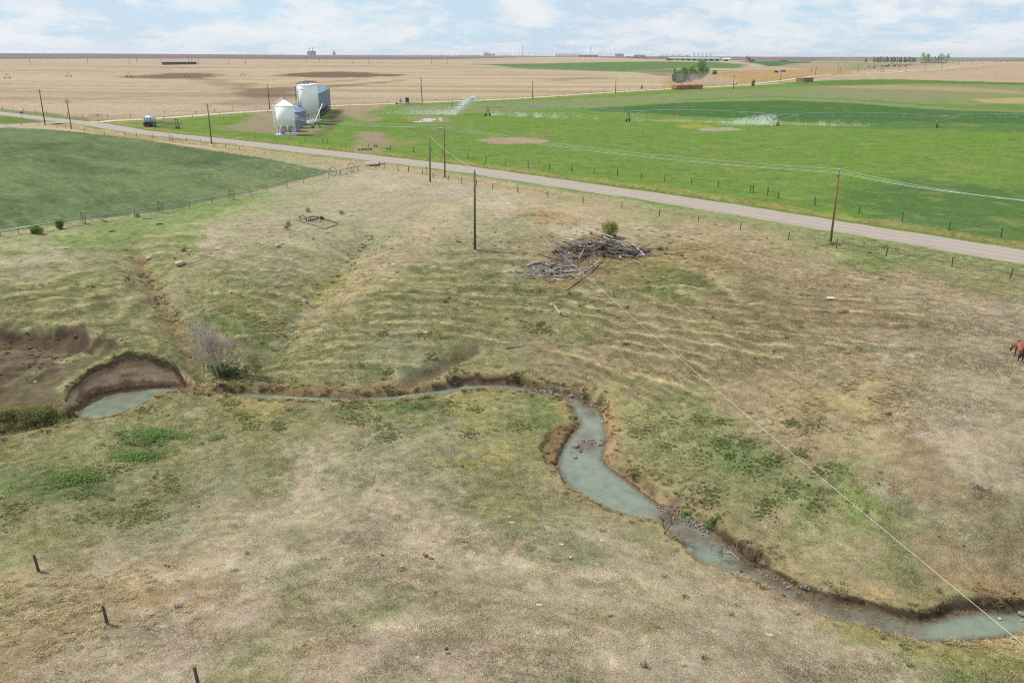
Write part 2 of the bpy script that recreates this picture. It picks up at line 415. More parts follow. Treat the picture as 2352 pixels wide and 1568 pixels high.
# ------------------------------------------------------------------ terrain grid (polar round the viewpoint, finer where near)
rr = [0.5, 3, 6, 9, 12, 15, 18]
while rr[-1] < 15000:
    r0 = rr[-1]
    rr.append(r0 + min(max(0.12, 1.25 * r0 * r0 / (796 * 29.0)), 0.0125 * r0 if r0 < 3000 else 0.03 * r0))
RR = np.array(rr)
az = [-PI]
AZ = np.concatenate([np.radians(np.arange(-180, -48, 4.0)), np.radians(np.arange(-47, 53.001, 0.114)), np.radians(np.arange(56, 181, 4.0))])
AZ[-1] = PI
NR, NA = len(RR), len(AZ)
GX = RR[:, None] * np.sin(AZ)[None]; GY = RR[:, None] * np.cos(AZ)[None]
GZ = height(GX.ravel(), GY.ravel()).reshape(NR, NA)
GZ[:, -1] = GZ[:, 0]
def hmesh(x, y):
    x = np.asarray(x, float); y = np.asarray(y, float)
    r = np.hypot(x, y); a = np.arctan2(x, y)
    i = np.clip(np.searchsorted(RR, r) - 1, 0, NR - 2); j = np.clip(np.searchsorted(AZ, a) - 1, 0, NA - 2)
    fr = np.clip((r - RR[i]) / (RR[i + 1] - RR[i]), 0, 1); fa = np.clip((a - AZ[j]) / (AZ[j + 1] - AZ[j]), 0, 1)
    return (GZ[i, j] * (1 - fr) + GZ[i + 1, j] * fr) * (1 - fa) + (GZ[i, j + 1] * (1 - fr) + GZ[i + 1, j + 1] * fr) * fa
def ground(P):
    """picture points -> points on the terrain"""
    d = rays(P)
    res = np.zeros((len(d), 3))
    for k, v in enumerate(d):
        a = math.atan2(v[0], v[1])
        j = min(max(int(np.searchsorted(AZ, a)) - 1, 0), NA - 2)
        f = (a - AZ[j]) / (AZ[j + 1] - AZ[j])
        prof = GZ[:, j] * (1 - f) + GZ[:, j + 1] * f
        rz = CAMZ + v[2] * RR
        df = rz - prof
        b = np.nonzero(df[6:] < 0)[0]
        if len(b) == 0:
            t = 9000.0
        else:
            i = b[0] + 6
            t = RR[i - 1] + (RR[i] - RR[i - 1]) * df[i - 1] / (df[i - 1] - df[i]) if i > 0 else RR[i]
        res[k] = (v[0] * t, v[1] * t, CAMZ + v[2] * t)
    return res
def g1(u, v):
    return Vector(ground([(u, v)])[0])
def hz(x, y):
    return float(hmesh(np.array([x]), np.array([y]))[0])

# ------------------------------------------------------------------ land cover
XF, YF = GX.ravel(), GY.ravel()
RF = np.hypot(XF, YF)
C = np.zeros((XF.size, 3))
def paint(color, w):
    global C
    C = C * (1 - w[:, None]) + np.asarray(color)[None] * w[:, None] if np.ndim(color) == 1 else C * (1 - w[:, None]) + color * w[:, None]
def region(poly, color, soft=1.0, warp=0.0, wscale=8.0, opacity=1.0, seed=50, world=False):
    P = np.asarray(poly, float) if world else ground(poly)[:, :2]
    pad = soft * 2 + warp * 2 + 1
    m = (XF > P[:, 0].min() - pad) & (XF < P[:, 0].max() + pad) & (YF > P[:, 1].min() - pad) & (YF < P[:, 1].max() + pad)
    idx = np.nonzero(m)[0]
    if len(idx) == 0: return
    x, y = XF[idx], YF[idx]
    d = sdist(x, y, P)
    if warp > 0: d = d + fbm(x / wscale, y / wscale, 5, seed, .62) * warp * 1.3
    w = np.zeros(XF.size); w[idx] = (1 - sstep(-soft, soft, d)) * opacity
    paint(color, w)
def strip(line, width, color, soft=0.5, warp=0.0, wscale=4.0, opacity=1.0, seed=60):
    P = ground(line)[:, :2] if not isinstance(line, np.ndarray) else line
    pad = width + soft * 2 + warp * 2
    m = (XF > P[:, 0].min() - pad) & (XF < P[:, 0].max() + pad) & (YF > P[:, 1].min() - pad) & (YF < P[:, 1].max() + pad)
    idx = np.nonzero(m)[0]
    if len(idx) == 0: return
    x, y = XF[idx], YF[idx]
    d = seg_dist(x, y, P) - width
    if warp > 0: d = d + fbm(x / wscale, y / wscale, 3, seed) * warp
    w = np.zeros(XF.size); w[idx] = (1 - sstep(-soft, soft, d)) * opacity
    paint(color, w)

K = 0.80     # albedo is a little lower than what the sunlit picture shows
def c_(r, g, b): return np.array(srgb(r, g, b)) * K
STUB = c_(196,178,150); STUB2 = c_(188,170,150); DSOIL = c_(122,100,88); HILLS = c_(128,108,108)
PAST = c_(116,146,70); PAST2 = c_(138,152,92); DGREEN = c_(88,122,74); CROP = c_(120,136,96); TANG = c_(176,152,100)
DRY = c_(174,160,136); DRYP = c_(170,153,134); OLIVE = c_(142,140,96); FRESH = c_(132,144,86); TAN = c_(162,147,112)
ORANGE = c_(164,138,98); GREYG = c_(150,148,116); BROWN = c_(152,134,104); SOIL = c_(112,92,76); SOILL = c_(138,116,98); YEL = c_(156,148,92)

# far plain : stubble with drifted bands along the rows
n1 = fbm(XF / 260, YF / 38, 4, 1); n2 = fbm(XF / 60, YF / 8, 3, 2); n3 = fbm(XF / 1300, YF / 220, 3, 9)
C[:] = STUB
paint(STUB2, sstep(-0.3, 0.5, n3) * 0.7)
paint(c_(175,154,133), sstep(0.0, 0.6, n1) * 0.85)
paint(c_(202,181,144), sstep(0.05, 0.6, -n1) * 0.8)
paint(c_(157,138,120), sstep(0.1, 0.8, n2) * 0.5)
paint(c_(140,118,104), sstep(.35, .7, fbm(XF / 180 + .3 * YF / 60, YF / 9, 3, 18)) * .35 * (RF < 2000))
paint(c_(173,160,113), sstep(0.25, 0.8, fbm(XF / 120, YF / 40, 3, 14)) * 0.3 * (RF < 900))
FARB = sstep(2300, 3000, RF + fbm(XF / 900, YF / 900, 2, 15) * 500)
paint(HILLS, FARB)
paint(c_(150,132,120), FARB * sstep(0.0, 0.5, fbm(XF / 1500, YF / 500, 3, 16)) * 0.8)
paint(c_(115,122,101), FARB * sstep(0.25, 0.6, fbm(XF / 1800 + 9, YF / 600, 3, 17)) * 0.6)
# dark damp patches and wheel tracks in the stubble
for poly, op, wp in [
    ([(285,176),(330,171),(390,168),(470,168),(508,172),(450,179),(380,181),(310,180)], .9, 22),
    ([(625,172),(700,166),(790,164),(880,169),(930,174),(860,177),(760,179),(650,178)], .95, 25),
    ([(445,180),(520,184),(560,190),(600,197),(570,206),(530,203),(505,196),(460,188)], .45, 14),
    ([(480,240),(560,226),(620,218),(680,216),(680,225),(640,238),(560,244)], .35, 8),
    ([(540,205),(640,200),(690,200),(850,190),(920,184),(930,186),(840,195),(740,203),(690,206),(680,222),(600,226),(545,222)], .75, 9),
    ([(600,186),(680,190),(760,186),(850,180),(820,186),(700,194)], .35, 9),
    ([(1468,167),(1520,162),(1595,164),(1612,170),(1560,176),(1500,173)], .6, 14),
    ([(1230,182),(1330,178),(1400,176),(1390,181),(1290,186)], .4, 10),
    ([(2240,175),(2300,176),(2352,178),(2352,186),(2290,182)], .8, 10),
    ([(2130,166),(2200,170),(2290,176),(2280,178),(2200,174),(2140,170)], .6, 8),
    ]:
    region(poly, DSOIL, soft=10, warp=wp, wscale=26, opacity=op)
strip([(0,236),(120,238),(250,226),(420,216),(520,208)], 1.2, DSOIL, soft=2.0, warp=1.5, wscale=12, opacity=.45)
strip([(0,207),(200,194),(420,184)], 1.5, DSOIL, soft=3.0, warp=2, wscale=16, opacity=.4)
strip([(690,206),(900,192),(1200,189),(1420,182)], 1.5, DSOIL, soft=3, warp=2, wscale=15, opacity=.35)
strip([(780,215),(1000,210),(1250,206)], 1.5, DSOIL, soft=3, warp=2, wscale=15, opacity=.35)
strip([(-60,166),(60,163),(250,158),(500,156),(900,152),(1090,150)], 7, c_(131,137,104), soft=6, warp=3, wscale=60, opacity=.75)
strip([(0,152),(140,152),(300,154),(470,156)], 14, c_(122,128,102), soft=10, warp=8, wscale=120, opacity=.7)

# pasture and irrigated land right of the silos, up to the back road
region([(780,252),(860,243),(976,238),(1100,232),(1240,223),(1410,213),(1550,206),(1700,199),(1900,184),(2060,182),(2352,190),(2700,196),(3400,330),(3000,720),(2352,610),(1550,480),(1214,425),(1009,395),(850,370),(640,338),(480,322),(330,303),(235,290),(220,283),(350,274),(475,266),(588,258)], PAST, soft=1.5, warp=1.0, wscale=10)
region([(900,245),(1300,228),(1700,206),(2000,192),(2352,200),(2352,262),(2100,250),(1800,232),(1600,235),(1300,250),(1000,262)], c_(142,148,109), soft=6, warp=7, wscale=25, opacity=.75)
region([(1900,192),(2100,186),(2352,196),(2500,210),(2500,225),(2352,222),(2150,226),(1960,226),(1850,212)], c_(148,145,113), soft=8, warp=6, wscale=30, opacity=.7)
region([(1780,190),(2000,184),(2352,190),(2352,196),(2100,192),(1900,197)], c_(101,126,73), soft=3, warp=2, wscale=30, opacity=.9)
region([(1880,200),(2050,196),(2200,200),(2352,210),(2352,216),(2150,208),(2000,204)], c_(180,163,113), soft=4, warp=5, wscale=30, opacity=.7)
region([(2230,228),(2352,224),(2480,228),(2480,238),(2352,238),(2260,236)], c_(186,167,117), soft=4, warp=4, wscale=25, opacity=.9)
region([(1640,234),(1800,230),(2000,240),(2160,252),(2352,258),(2500,262),(2500,290),(2352,286),(2050,284),(1850,282),(1700,272),(1500,262),(1350,252),(1480,240)], c_(80,116,66), soft=4, warp=5, wscale=20, opacity=.95)
region([(1560,232),(1740,224),(1880,226),(2060,238),(2250,252),(2500,258),(2500,240),(2352,240),(2150,240),(1950,228),(1780,220),(1600,226)], c_(111,141,72), soft=3, warp=3, wscale=25, opacity=.9)
region([(1900,272),(2100,282),(2352,288),(2500,292),(2500,310),(2352,306),(2100,300),(1900,292)], DGREEN, soft=3, warp=5, wscale=18, opacity=.65)
region([(1880,470),(1960,425),(2100,408),(2352,432),(2600,470),(2800,620),(2352,560),(2150,528),(2000,500)], c_(81,113,72), soft=5, warp=5, wscale=10, opacity=.7)
region([(1000,300),(1200,300),(1600,330),(1900,380),(1860,440),(1500,390),(1100,350),(900,340)], c_(120,143,79), soft=8, warp=8, wscale=20, opacity=.6)
region([(820,275),(1000,282),(1100,300),(980,318),(860,300)], c_(114,138,74), soft=3, warp=4, wscale=14, opacity=.7)
gn = fbm(XF / 16, YF / 16, 4, 71); gn2 = fbm(XF / 5, YF / 5, 4, 72)
past_m = (road_off(XF, YF) < -4.3) & (RF < 900)
lum = (C[:, 1] > C[:, 0] * 1.04)
wv = past_m * lum
paint(c_(146,146,93), wv * sstep(0.15, 0.75, gn) * .35)
paint(c_(88,114,59), wv * sstep(0.25, 0.8, gn2) * .5)
paint(c_(165,156,109), wv * sstep(0.3, 0.8, fbm(XF / 9, YF / 3.5, 3, 74)) * .35)
paint(c_(92,124,56), wv * sstep(.1, .6, fbm(XF / 2.2, YF / 2.2, 3, 75)) * .45 * (RF < 330))
paint(c_(150,146,96), wv * sstep(.25, .7, fbm(XF / 2.6 + 5, YF / 2.6, 3, 76)) * .5 * (RF < 330))
# bare salt / mud patches, puddle margin, farm yard
region([(1090,322),(1130,317),(1200,316),(1265,321),(1260,327),(1200,331),(1130,330)], c_(173,150,127), soft=1.0, warp=2.2, wscale=6)
region([(930,270),(980,263),(1030,268),(1030,282),(960,284)], c_(161,147,108), soft=1.5, warp=3, wscale=8, opacity=.7)
region([(1600,296),(1680,292),(1710,300),(1620,302)], c_(176,170,150), soft=1, warp=3, wscale=8, opacity=.8)
region([(1540,288),(1600,284),(1650,292),(1580,296)], c_(168,161,78), soft=1.2, warp=3.5, wscale=8, opacity=.7)
region([(1480,274),(1800,282),(2000,288),(1990,291),(1800,287),(1500,279)], c_(187,170,143), soft=.6, warp=1.0, wscale=10, opacity=.3)
region([(600,262),(650,258),(680,262),(730,275),(735,300),(690,315),(600,305),(520,298),(545,280),(570,270)], c_(163,144,125), soft=3, warp=4.5, wscale=9, opacity=.85)
region([(700,318),(730,310),(760,270),(775,250),(790,246),(800,262),(770,290),(740,318)], c_(118,104,92), soft=2, warp=3, wscale=7, opacity=.8)
region([(775,250),(800,240),(860,236),(905,240),(870,250),(830,262),(815,272),(790,266)], c_(169,150,129), soft=3, warp=3, wscale=9, opacity=.9)
region([(800,262),(850,262),(880,272),(850,282),(810,276)], c_(167,150,129), soft=2, warp=4, wscale=7, opacity=.6)
strip([(800,362),(835,346),(850,335),(862,325),(850,305)], 4.5, c_(165,146,127), soft=2.5, warp=2.0, wscale=6, opacity=.85)
strip([(845,340),(900,332),(940,326)], 4.0, c_(155,145,102), soft=3.0, warp=2.0, wscale=6, opacity=.6)

# left irrigated crop
region([(-700,360),(-100,296),(0,292),(100,297),(165,302),(330,320),(480,345),(600,362),(715,385),(762,392),(700,412),(560,448),(420,478),(190,506),(0,534),(-300,575),(-700,640)], CROP, soft=1.0, warp=1.0, wscale=7)
ldist = sdist(XF, YF, ground([(-700,360),(-100,296),(0,292),(100,297),(165,302),(330,320),(480,345),(600,362),(715,385),(762,392),(700,412),(560,448),(420,478),(190,506),(0,534),(-300,575),(-700,640)])[:, :2], 5)
cm = (ldist < 0)
rowdir = np.array([0.70, -0.71])
cx = XF * rowdir[0] + YF * rowdir[1]; cy = -XF * rowdir[1] + YF * rowdir[0]
paint(c_(107,122,87), cm * sstep(-.2, .5, fbm(cx / 40, cy / 9, 4, 81)) * .85)
paint(c_(72,95,66), cm * sstep(-.1, .7, fbm(cx / 22, cy / 12 + 5, 4, 82)) * .6)
paint(c_(137,141,108), cm * sstep(.0, .6, fbm(cx / 60, cy / 1.6, 3, 83)) * sstep(-.3, .4, fbm(XF / 40, YF / 40, 2, 84)) * .8)
paint(c_(76,104,66), cm * sstep(.1, .6, fbm(cx / 5, cy / 1.4, 3, 87)) * .45)
paint(c_(146,150,112), cm * sstep(.25, .7, fbm(cx / 7 + 3, cy / 1.2, 3, 88)) * .45)
# turning arcs at the headland
tcn = g1(742, 398)
rd_ = np.hypot(XF - tcn.x, YF - tcn.y)
arcm = cm * (1 - sstep(24, 40, rd_)) * sstep(3, 9, rd_)
paint(c_(156,158,121), arcm * sstep(0.2, .9, np.sin(rd_ * 3.6 + 1.2 * fbm(XF / 6, YF / 6, 2, 85))) * .45 * sstep(-.3, .4, fbm(XF / 5, YF / 5, 2, 86)))
for a, b in [((560,372),(645,362)),((0,392),(120,384)),((0,365),(90,352))]:
    strip([a, b], .7, c_(158,149,114), soft=.6, warp=.6, wscale=3, opacity=.6)

def cL_(x, y): return ((2050 + x / 3.136) / 1.7415, (880 + y / 3.136) / 1.7415)
# valley pasture : colour by measured points
CC = dict(D=DRY, P=DRYP, O=OLIVE, F=FRESH, T=TAN, R=ORANGE, G=GREYG, B=BROWN, Y=YEL)
VC = """100 590 D;0 620 G;400 515 F;250 545 F;150 560 F;550 470 F;620 445 G;500 560 D;700 560 D;620 520 P;900 480 P;850 430 D;780 460 D;1000 520 D;1000 450 P;1150 470 D;1200 520 G;1250 495 R;1180 480 T;1350 520 D;1300 460 T;1600 545 T;1500 490 O;1700 560 T;1400 480 T;1900 640 T;1800 600 T;2000 590 F;2200 640 O;2352 660 O;2100 650 T;2200 700 D;2330 730 P;2250 800 P;2100 760 B;1950 700 B;1700 700 B;1560 630 O;1600 600 R;1500 650 F;1400 640 B;1250 570 T;1150 600 G;1330 690 O;
200 650 O;100 700 O;0 700 O;330 640 O;450 650 O;400 580 F;300 590 O;600 620 G;520 580 D;550 700 O;550 720 F;640 770 F;600 740 Y;700 690 O;760 650 T;795 640 Y;850 700 O;900 600 D;820 580 G;950 650 O;800 800 O;700 830 O;1000 750 O;900 820 G;1100 700 O;1150 800 O;1050 650 O;1250 780 B;1200 720 O;1400 800 B;1350 740 O;1500 850 B;1500 740 B;1700 850 B;1600 780 B;1850 800 B;1800 900 T;1950 920 T;2000 860 T;2100 850 D;2250 900 D;2250 980 P;2300 1050 D;2150 1050 B;2000 1030 T;1900 1040 B;1450 930 Y;1500 970 O;1600 1000 F;1680 1050 F;1550 1060 O;1800 1100 F;1750 1060 O;1450 1060 O;1600 1150 O;1900 1150 O;2000 1130 F;2100 1150 G;2250 1130 B;2300 1180 G;1700 1220 O;1850 1220 T;2000 1250 O;1950 1330 O;2150 1260 T;2300 1300 B;2250 1340 B;2100 1360 O;2020 1370 O;2200 1380 R;
0 1040 O;100 1060 O;300 1000 O;400 940 O;600 940 Y;750 930 O;900 930 F;1050 925 Y;1200 950 F;1180 990 O;600 1000 O;800 980 O;950 1000 G;1100 1050 Y;1000 1060 G;400 1050 O;50 1120 F;200 1150 O;350 1150 O;500 1100 G;600 1060 O;700 1100 D;850 1070 G;900 1150 D;1050 1120 G;1150 1130 O;1240 1060 O;1200 1200 G;1200 1280 D;1050 1220 D;850 1230 P;600 1200 D;600 1280 D;400 1220 G;250 1240 G;100 1250 O;0 1280 O;80 1340 T;250 1380 T;200 1300 D;400 1340 R;350 1290 D;450 1300 T;500 1400 P;650 1300 G;700 1370 O;800 1330 D;900 1380 G;1050 1380 D;650 1430 D;600 1470 O;720 1470 T;800 1450 D;1000 1480 P;1300 1350 D;1300 1270 G;1450 1280 D;1520 1280 O;1400 1400 D;1400 1480 P;1600 1400 D;1600 1480 D;1550 1520 P;1750 1440 D;1800 1500 P;1700 1400 D;1950 1470 O;2100 1510 O;2250 1520 F;2330 1500 T;2000 1540 D;2200 1560 G;1200 1530 D;1300 1560 G;800 1540 P;400 1540 D;250 1500 D;100 1450 T;50 1530 B;400 1480 P"""
vc = [t.split() for t in VC.replace('\n', '').split(';') if t.strip()]
vp = ground([(float(a), float(b)) for a, b, c in vc])[:, :2]
vcol = np.array([CC[c] for a, b, c in vc])
rsd = road_off(XF, YF)
vm = (rsd > 4.2) & (RF < 240) & ~(ldist < 0) & (np.abs(np.degrees(np.arctan2(XF, YF))) < 60)
ix = np.nonzero(vm)[0]
xw = XF[ix] + fbm(XF[ix] / 7, YF[ix] / 7, 4, 90) * 4.5 + fbm(XF[ix] / 1.1, YF[ix] / 1.1, 4, 191, .65) * 3.2; yw = YF[ix] + fbm(XF[ix] / 7 + 40, YF[ix] / 7, 4, 91) * 6.0 + fbm(XF[ix] / 1.1 + 70, YF[ix] / 1.1, 4, 192, .65) * 4.5
# anisotropy : stretch depth so that far points mix as they do near
vcl = idw(xw, yw * 0.55, vp * np.array([1, .55]), vcol, 3.2)
C[ix] = vcl
vwt = np.zeros(XF.size); vwt[ix] = 1
m1 = fbm(XF / 3.2, YF / 3.2, 4, 92); m2 = fbm(XF / 0.9, YF / 0.9, 3, 93); m3 = fbm(XF / 11, YF / 11, 3, 94)
paint(c_(105,111,75), vwt * sstep(.15, .8, m1) * .32)
paint(c_(175,159,129), vwt * sstep(.15, .8, -m1) * .40)
paint(c_(124,110,87), vwt * sstep(.2, .8, m2) * .2)
paint(TAN, vwt * sstep(.2, .8, m3 + .3 * m2) * .30)
# terraces : risers keep greener longer grass, the treads are worn pale by cattle
zt = np.zeros(XF.size); zt[ix] = tps_eval(XF[ix], YF[ix])
_f, fr_, _t = terrace(XF, YF, zt)
tm = vwt * sstep(-5.9, -5.2, zt) * (1 - sstep(-1.2, -.3, zt)) * terrace_patch(XF, YF)
brk = sstep(-.45, .1, fbm(XF / 2.5, YF / 2.5, 3, 97))
paint(c_(96,106,58), tm * sstep(.48, .62, fr_) * (1 - sstep(.86, .97, fr_)) * .42 * brk)
paint(c_(190,174,128), tm * ((1 - sstep(.0, .16, np.abs(fr_ - .10))) * .6) * brk)
# named patches
for poly, col, so, wp, op in [
    ([(130,545),(300,505),(520,455),(610,440),(640,448),(500,490),(330,540),(180,572)], c_(123,139,83), 1.2, 1.2, .8),
    ([(440,745),(480,720),(560,735),(640,740),(690,700),(700,720),(640,790),(600,800),(540,790)], c_(119,133,78), 1.0, 1.5, .6),
    ([(700,690),(760,650),(800,630),(815,640),(740,700)], c_(166,154,90), .8, 1.0, .7),
    ([(1180,505),(1230,480),(1290,490),(1330,515),(1280,520),(1220,500)], ORANGE, .8, 1.2, .6),
    ([(1380,595),(1470,580),(1560,590),(1560,640),(1470,650),(1400,640)], c_(146,131,83), 1, 1.5, .6),
    ([(1480,620),(1560,615),(1570,640),(1500,650)], c_(128,141,87), .8, .8, .6),
    ([(1230,590),(1300,590),(1330,640),(1300,670),(1240,650)], c_(154,128,92), 1, 1.2, .6),
    ([(1400,905),(1480,905),(1600,960),(1680,1010),(1640,1080),(1540,1060),(1440,1000)], c_(149,153,103), 1, 1.5, .5),
    ([(1560,1000),(1700,1010),(1830,1090),(1920,1130),(1830,1130),(1680,1080)], c_(111,132,81), 1, 1.6, .6),
    ([(850,925),(1000,918),(1050,930),(950,945),(860,945)], c_(99,119,68), .8, 1.2, .7),
    ([(0,1080),(120,1080),(260,1100),(240,1150),(80,1150),(0,1140)], c_(107,122,79), 1, 1.5, .6),
    ([(1860,905),(2010,880),(2040,900),(2020,950),(1880,960)], c_(180,162,110), 1, 1.2, .55),
    ([(1880,1400),(2050,1440),(2150,1480),(2352,1500),(2352,1560),(2150,1530),(1950,1470)], c_(145,145,82), .6, .7, .7),
    ([(2260,1480),(2352,1450),(2420,1450),(2420,1500),(2352,1515)], c_(192,173,122), .4, .4, .8),
    ]:
    region(poly, col, soft=so, warp=wp, wscale=4, opacity=op)
region([(480,570),(700,430),(1000,440),(1150,500),(1050,600),(800,620),(600,615)], c_(146,142,106), soft=4, warp=4, wscale=7, opacity=.42)
region([(2050,760),(2250,700),(2420,740),(2420,1080),(2200,1060),(2050,900)], c_(148,136,108), soft=4, warp=4, wscale=6, opacity=.42)
region([(640,775),(700,722),(800,640),(900,555),(1000,465),(1085,468),(1010,560),(910,640),(790,722),(690,792)], c_(176,160,124), soft=1.5, warp=2.2, wscale=5, opacity=.6)
region([(560,800),(640,745),(720,690),(790,640),(770,630),(690,680),(600,740),(530,780)], c_(120,134,70), soft=1.2, warp=1.6, wscale=4, opacity=.55)
region([cL_(*q) for q in [(560,330),(900,200),(1250,210),(1600,330),(1720,440),(1500,480),(1150,470),(900,560),(700,700),(430,780),(360,640),(480,520)]], c_(112,92,74), soft=.8, warp=1.4, wscale=2.5, opacity=.75)
# roadside verges : fresh green hugging the gravel, straw along the fences
near_v = (rsd > 4.2) & (RF < 420)
nv = fbm(XF / 6, YF / 6, 3, 96)
vgl = sstep(-300, -10, -np.abs(XF + 0) + 200)
paint(c_(103,131,62), near_v * (1 - sstep(4.2, 7.4, rsd + nv * 1.2)) * .9 * (XF < 30))
paint(c_(130,138,86), near_v * (1 - sstep(7, 12, rsd + nv * 2.2)) * .8 * (XF >= 30))
paint(c_(174,149,103), near_v * sstep(6.5, 8.5, rsd + nv * 1.5) * (1 - sstep(11, 14, rsd + nv * 2)) * .75 * (XF < 5))
far_v = (rsd < -4.2) & (RF < 420)
paint(c_(120,135,77), far_v * (1 - sstep(4.2, 8.5, -rsd + nv)) * .8)
paint(c_(164,148,97), far_v * sstep(7.5, 9, -rsd + nv * 1.2) * (1 - sstep(10, 12, -rsd + nv * 1.5)) * .7)
# faint cart tracks on the near side
for ln in [[(1000,452),(1100,455),(1190,462),(1350,500),(1550,545),(1750,590),(1950,635),(2150,672),(2352,705)],[(1190,458),(1350,494),(1560,537),(1760,582),(1960,626),(2160,662),(2352,694)],[(780,470),(900,458),(1000,453)]]:
    strip(ln, .3, c_(179,161,128), soft=.3, warp=.25, wscale=3, opacity=.8)
# cattle paths across the slopes
for ln in [[(480,672),(620,662),(760,668),(900,650),(1050,660)],[(1290,690),(1450,715),(1650,745),(1900,780),(2080,790)],[(0,742),(140,715),(260,690),(360,668)],[(700,845),(850,800),(980,790),(1100,770)],[(860,740),(1000,745),(1160,760),(1300,745)],[(1330,640),(1600,670),(1850,650),(2100,690)]]:
    strip(ln, .30, c_(163,150,105), soft=.35, warp=.35, wscale=3, opacity=.5)
for q in TRAILS:
    mm = np.nonzero((XF > q[:, 0].min() - 3) & (XF < q[:, 0].max() + 3) & (YF > q[:, 1].min() - 3) & (YF < q[:, 1].max() + 3) & (RF < 200))[0]
    xq, yq = XF[mm], YF[mm]
    dd, sg = trail_dist(xq + fbm(xq / 3, yq / 3, 2, 120) * .25, yq + fbm(xq / 3 + 9, yq / 3, 2, 121) * .35, q)
    ss = dd * sg; gap = sstep(-.5, .0, fbm(xq / 4, yq / 4, 2, 122))
    w = np.zeros(XF.size); w[mm] = (1 - sstep(.05, .24, np.abs(ss - .1))) * .72 * gap; paint(c_(196,180,132), w)
    w = np.zeros(XF.size); w[mm] = sstep(-1.3, -.7, ss) * (1 - sstep(-.35, -.1, ss)) * .35 * (dd < 1.4); paint(c_(98,104,60), w)
# eroded soil, and painted shade along the waterline
LEFTP = ground([(-60,872),(60,852),(130,832),(250,806),(215,835),(165,868),(150,905),(148,935),(80,950),(-60,930)])[:, :2]
def near_poly(P, w, soft, warp, seed=100):
    d = sdist(XF, YF, P, 8) + fbm(XF / 1.1, YF / 1.1, 3, seed) * warp
    return 1 - sstep(w - soft, w + soft, d)
zrel = GZ.ravel() - ZW
# slope steepness in the grid (for soil on cut faces and the painted water-edge shade)
gz_r = np.abs(np.gradient(GZ, axis=0) / np.gradient(RR)[:, None])
dAz = np.gradient(AZ)[None] * RR[:, None]
gz_a = np.abs(np.gradient(GZ, axis=1) / dAz)
steep = np.hypot(gz_r, gz_a).ravel()
steep[RF > 130] = 0
crk = sdist(XF, YF, CREEK, 12)
paint(c_(117,94,69), (crk < 3) * (crk > -1) * sstep(.9, 1.6, steep) * .75)
region([(-200,765),(0,756),(60,752),(120,749),(180,752),(230,768),(268,780),(296,796),(240,806),(170,815),(120,835),(60,850),(0,868),(-200,890)], c_(90,73,60), soft=.6, warp=1.6, wscale=3, opacity=.92)
region([(-60,872),(60,852),(130,832),(250,806),(215,835),(165,868),(150,905),(148,935),(80,950),(-60,930)], c_(90,74,60), soft=.6, warp=1.8, wscale=2.5, opacity=.75)
slm = inside(XF, YF, SLP)
paint(OLIVE * .8, slm * sstep(.1, .45, fbm(XF / 2.2, YF / 2.2, 4, 111)) * .75)
paint(c_(76,62,54), slm * sstep(.1, .5, fbm(XF / 1.6 + 7, YF / 1.6, 4, 112)) * .7)
region([(-100,820),(60,800),(150,806),(130,832),(40,846),(-100,870)], c_(120,108,85), soft=.6, warp=1.2, wscale=2.5, opacity=.6)
wallm = (seg_dist(XF, YF, WALL) < 3.2) * (crk > -.1) * sstep(.9, 1.8, steep)
paint(c_(198,168,140), wallm * .95)
paint(c_(118,98,84), wallm * sstep(2.5, 3.0, zrel + .5 * fbm(XF / 1.3, YF / 1.3, 3, 101)) * .7)
paint(c_(178,166,148), wallm * sstep(.2, .7, fbm(XF / .8, YF / .8, 3, 102) - np.abs(zrel - 1.0) * .4) * .7)
beach = (seg_dist(XF, YF, WALL) < 1.5) * (crk > -.6) * (zrel < .5)
paint(c_(132,100,76), beach * .9)
sl_ = 1 - sstep(-.2, .6, sdist(XF, YF, SLUMP, 5) + fbm(XF / .8, YF / .8, 3, 103) * .3)
paint(c_(112,86,62), sl_ * .9)
paint(SOIL, (1 - sstep(.3, 1.0, seg_dist(XF, YF, GASH) + fbm(XF / .8, YF / .8, 3, 104) * .35)) * .85)
paint(c_(146,120,88), (1 - sstep(.3, 1.5, seg_dist(XF, YF, GULLY1) + fbm(XF / 1.2, YF / 1.2, 3, 105) * .8)) * .55 * (zrel > .7))
paint(c_(150,150,132), (1 - sstep(.3, 1.3, seg_dist(XF, YF, at_z([(690,715),(665,738),(625,770),(600,782)], -3.9)[:, :2]) + fbm(XF / 1.0, YF / 1.0, 3, 106) * .8)) * .45)
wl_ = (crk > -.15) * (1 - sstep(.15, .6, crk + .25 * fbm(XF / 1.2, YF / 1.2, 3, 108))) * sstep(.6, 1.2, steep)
paint(c_(74,58,46), wl_ * .85)  # water-edge shadow put into the colour as a dark brown band
# bands of turf that follow the contour of the near knoll
for ln, w_, col, op in [([(540,1470),(800,1405),(1050,1385),(1300,1400),(1500,1445)], .7, OLIVE, .4), ([(850,1560),(1000,1455),(1250,1420),(1450,1440),(1700,1500),(1850,1560)], .6, c_(140,134,98), .4), ([(300,1330),(600,1290),(900,1270),(1150,1290),(1400,1330),(1560,1380)], .8, c_(192,178,148), .6), ([(620,1500),(900,1440),(1150,1440),(1400,1480)], .5, c_(194,180,150), .6), ([(1000,1330),(1250,1320),(1450,1350),(1620,1410),(1800,1480)], .5, OLIVE, .35)]:
    strip(ln, w_, col, soft=.8, warp=.9, wscale=3, opacity=op)
# creek bed
paint(c_(120,104,84), (crk < 0.0) * 1.0)
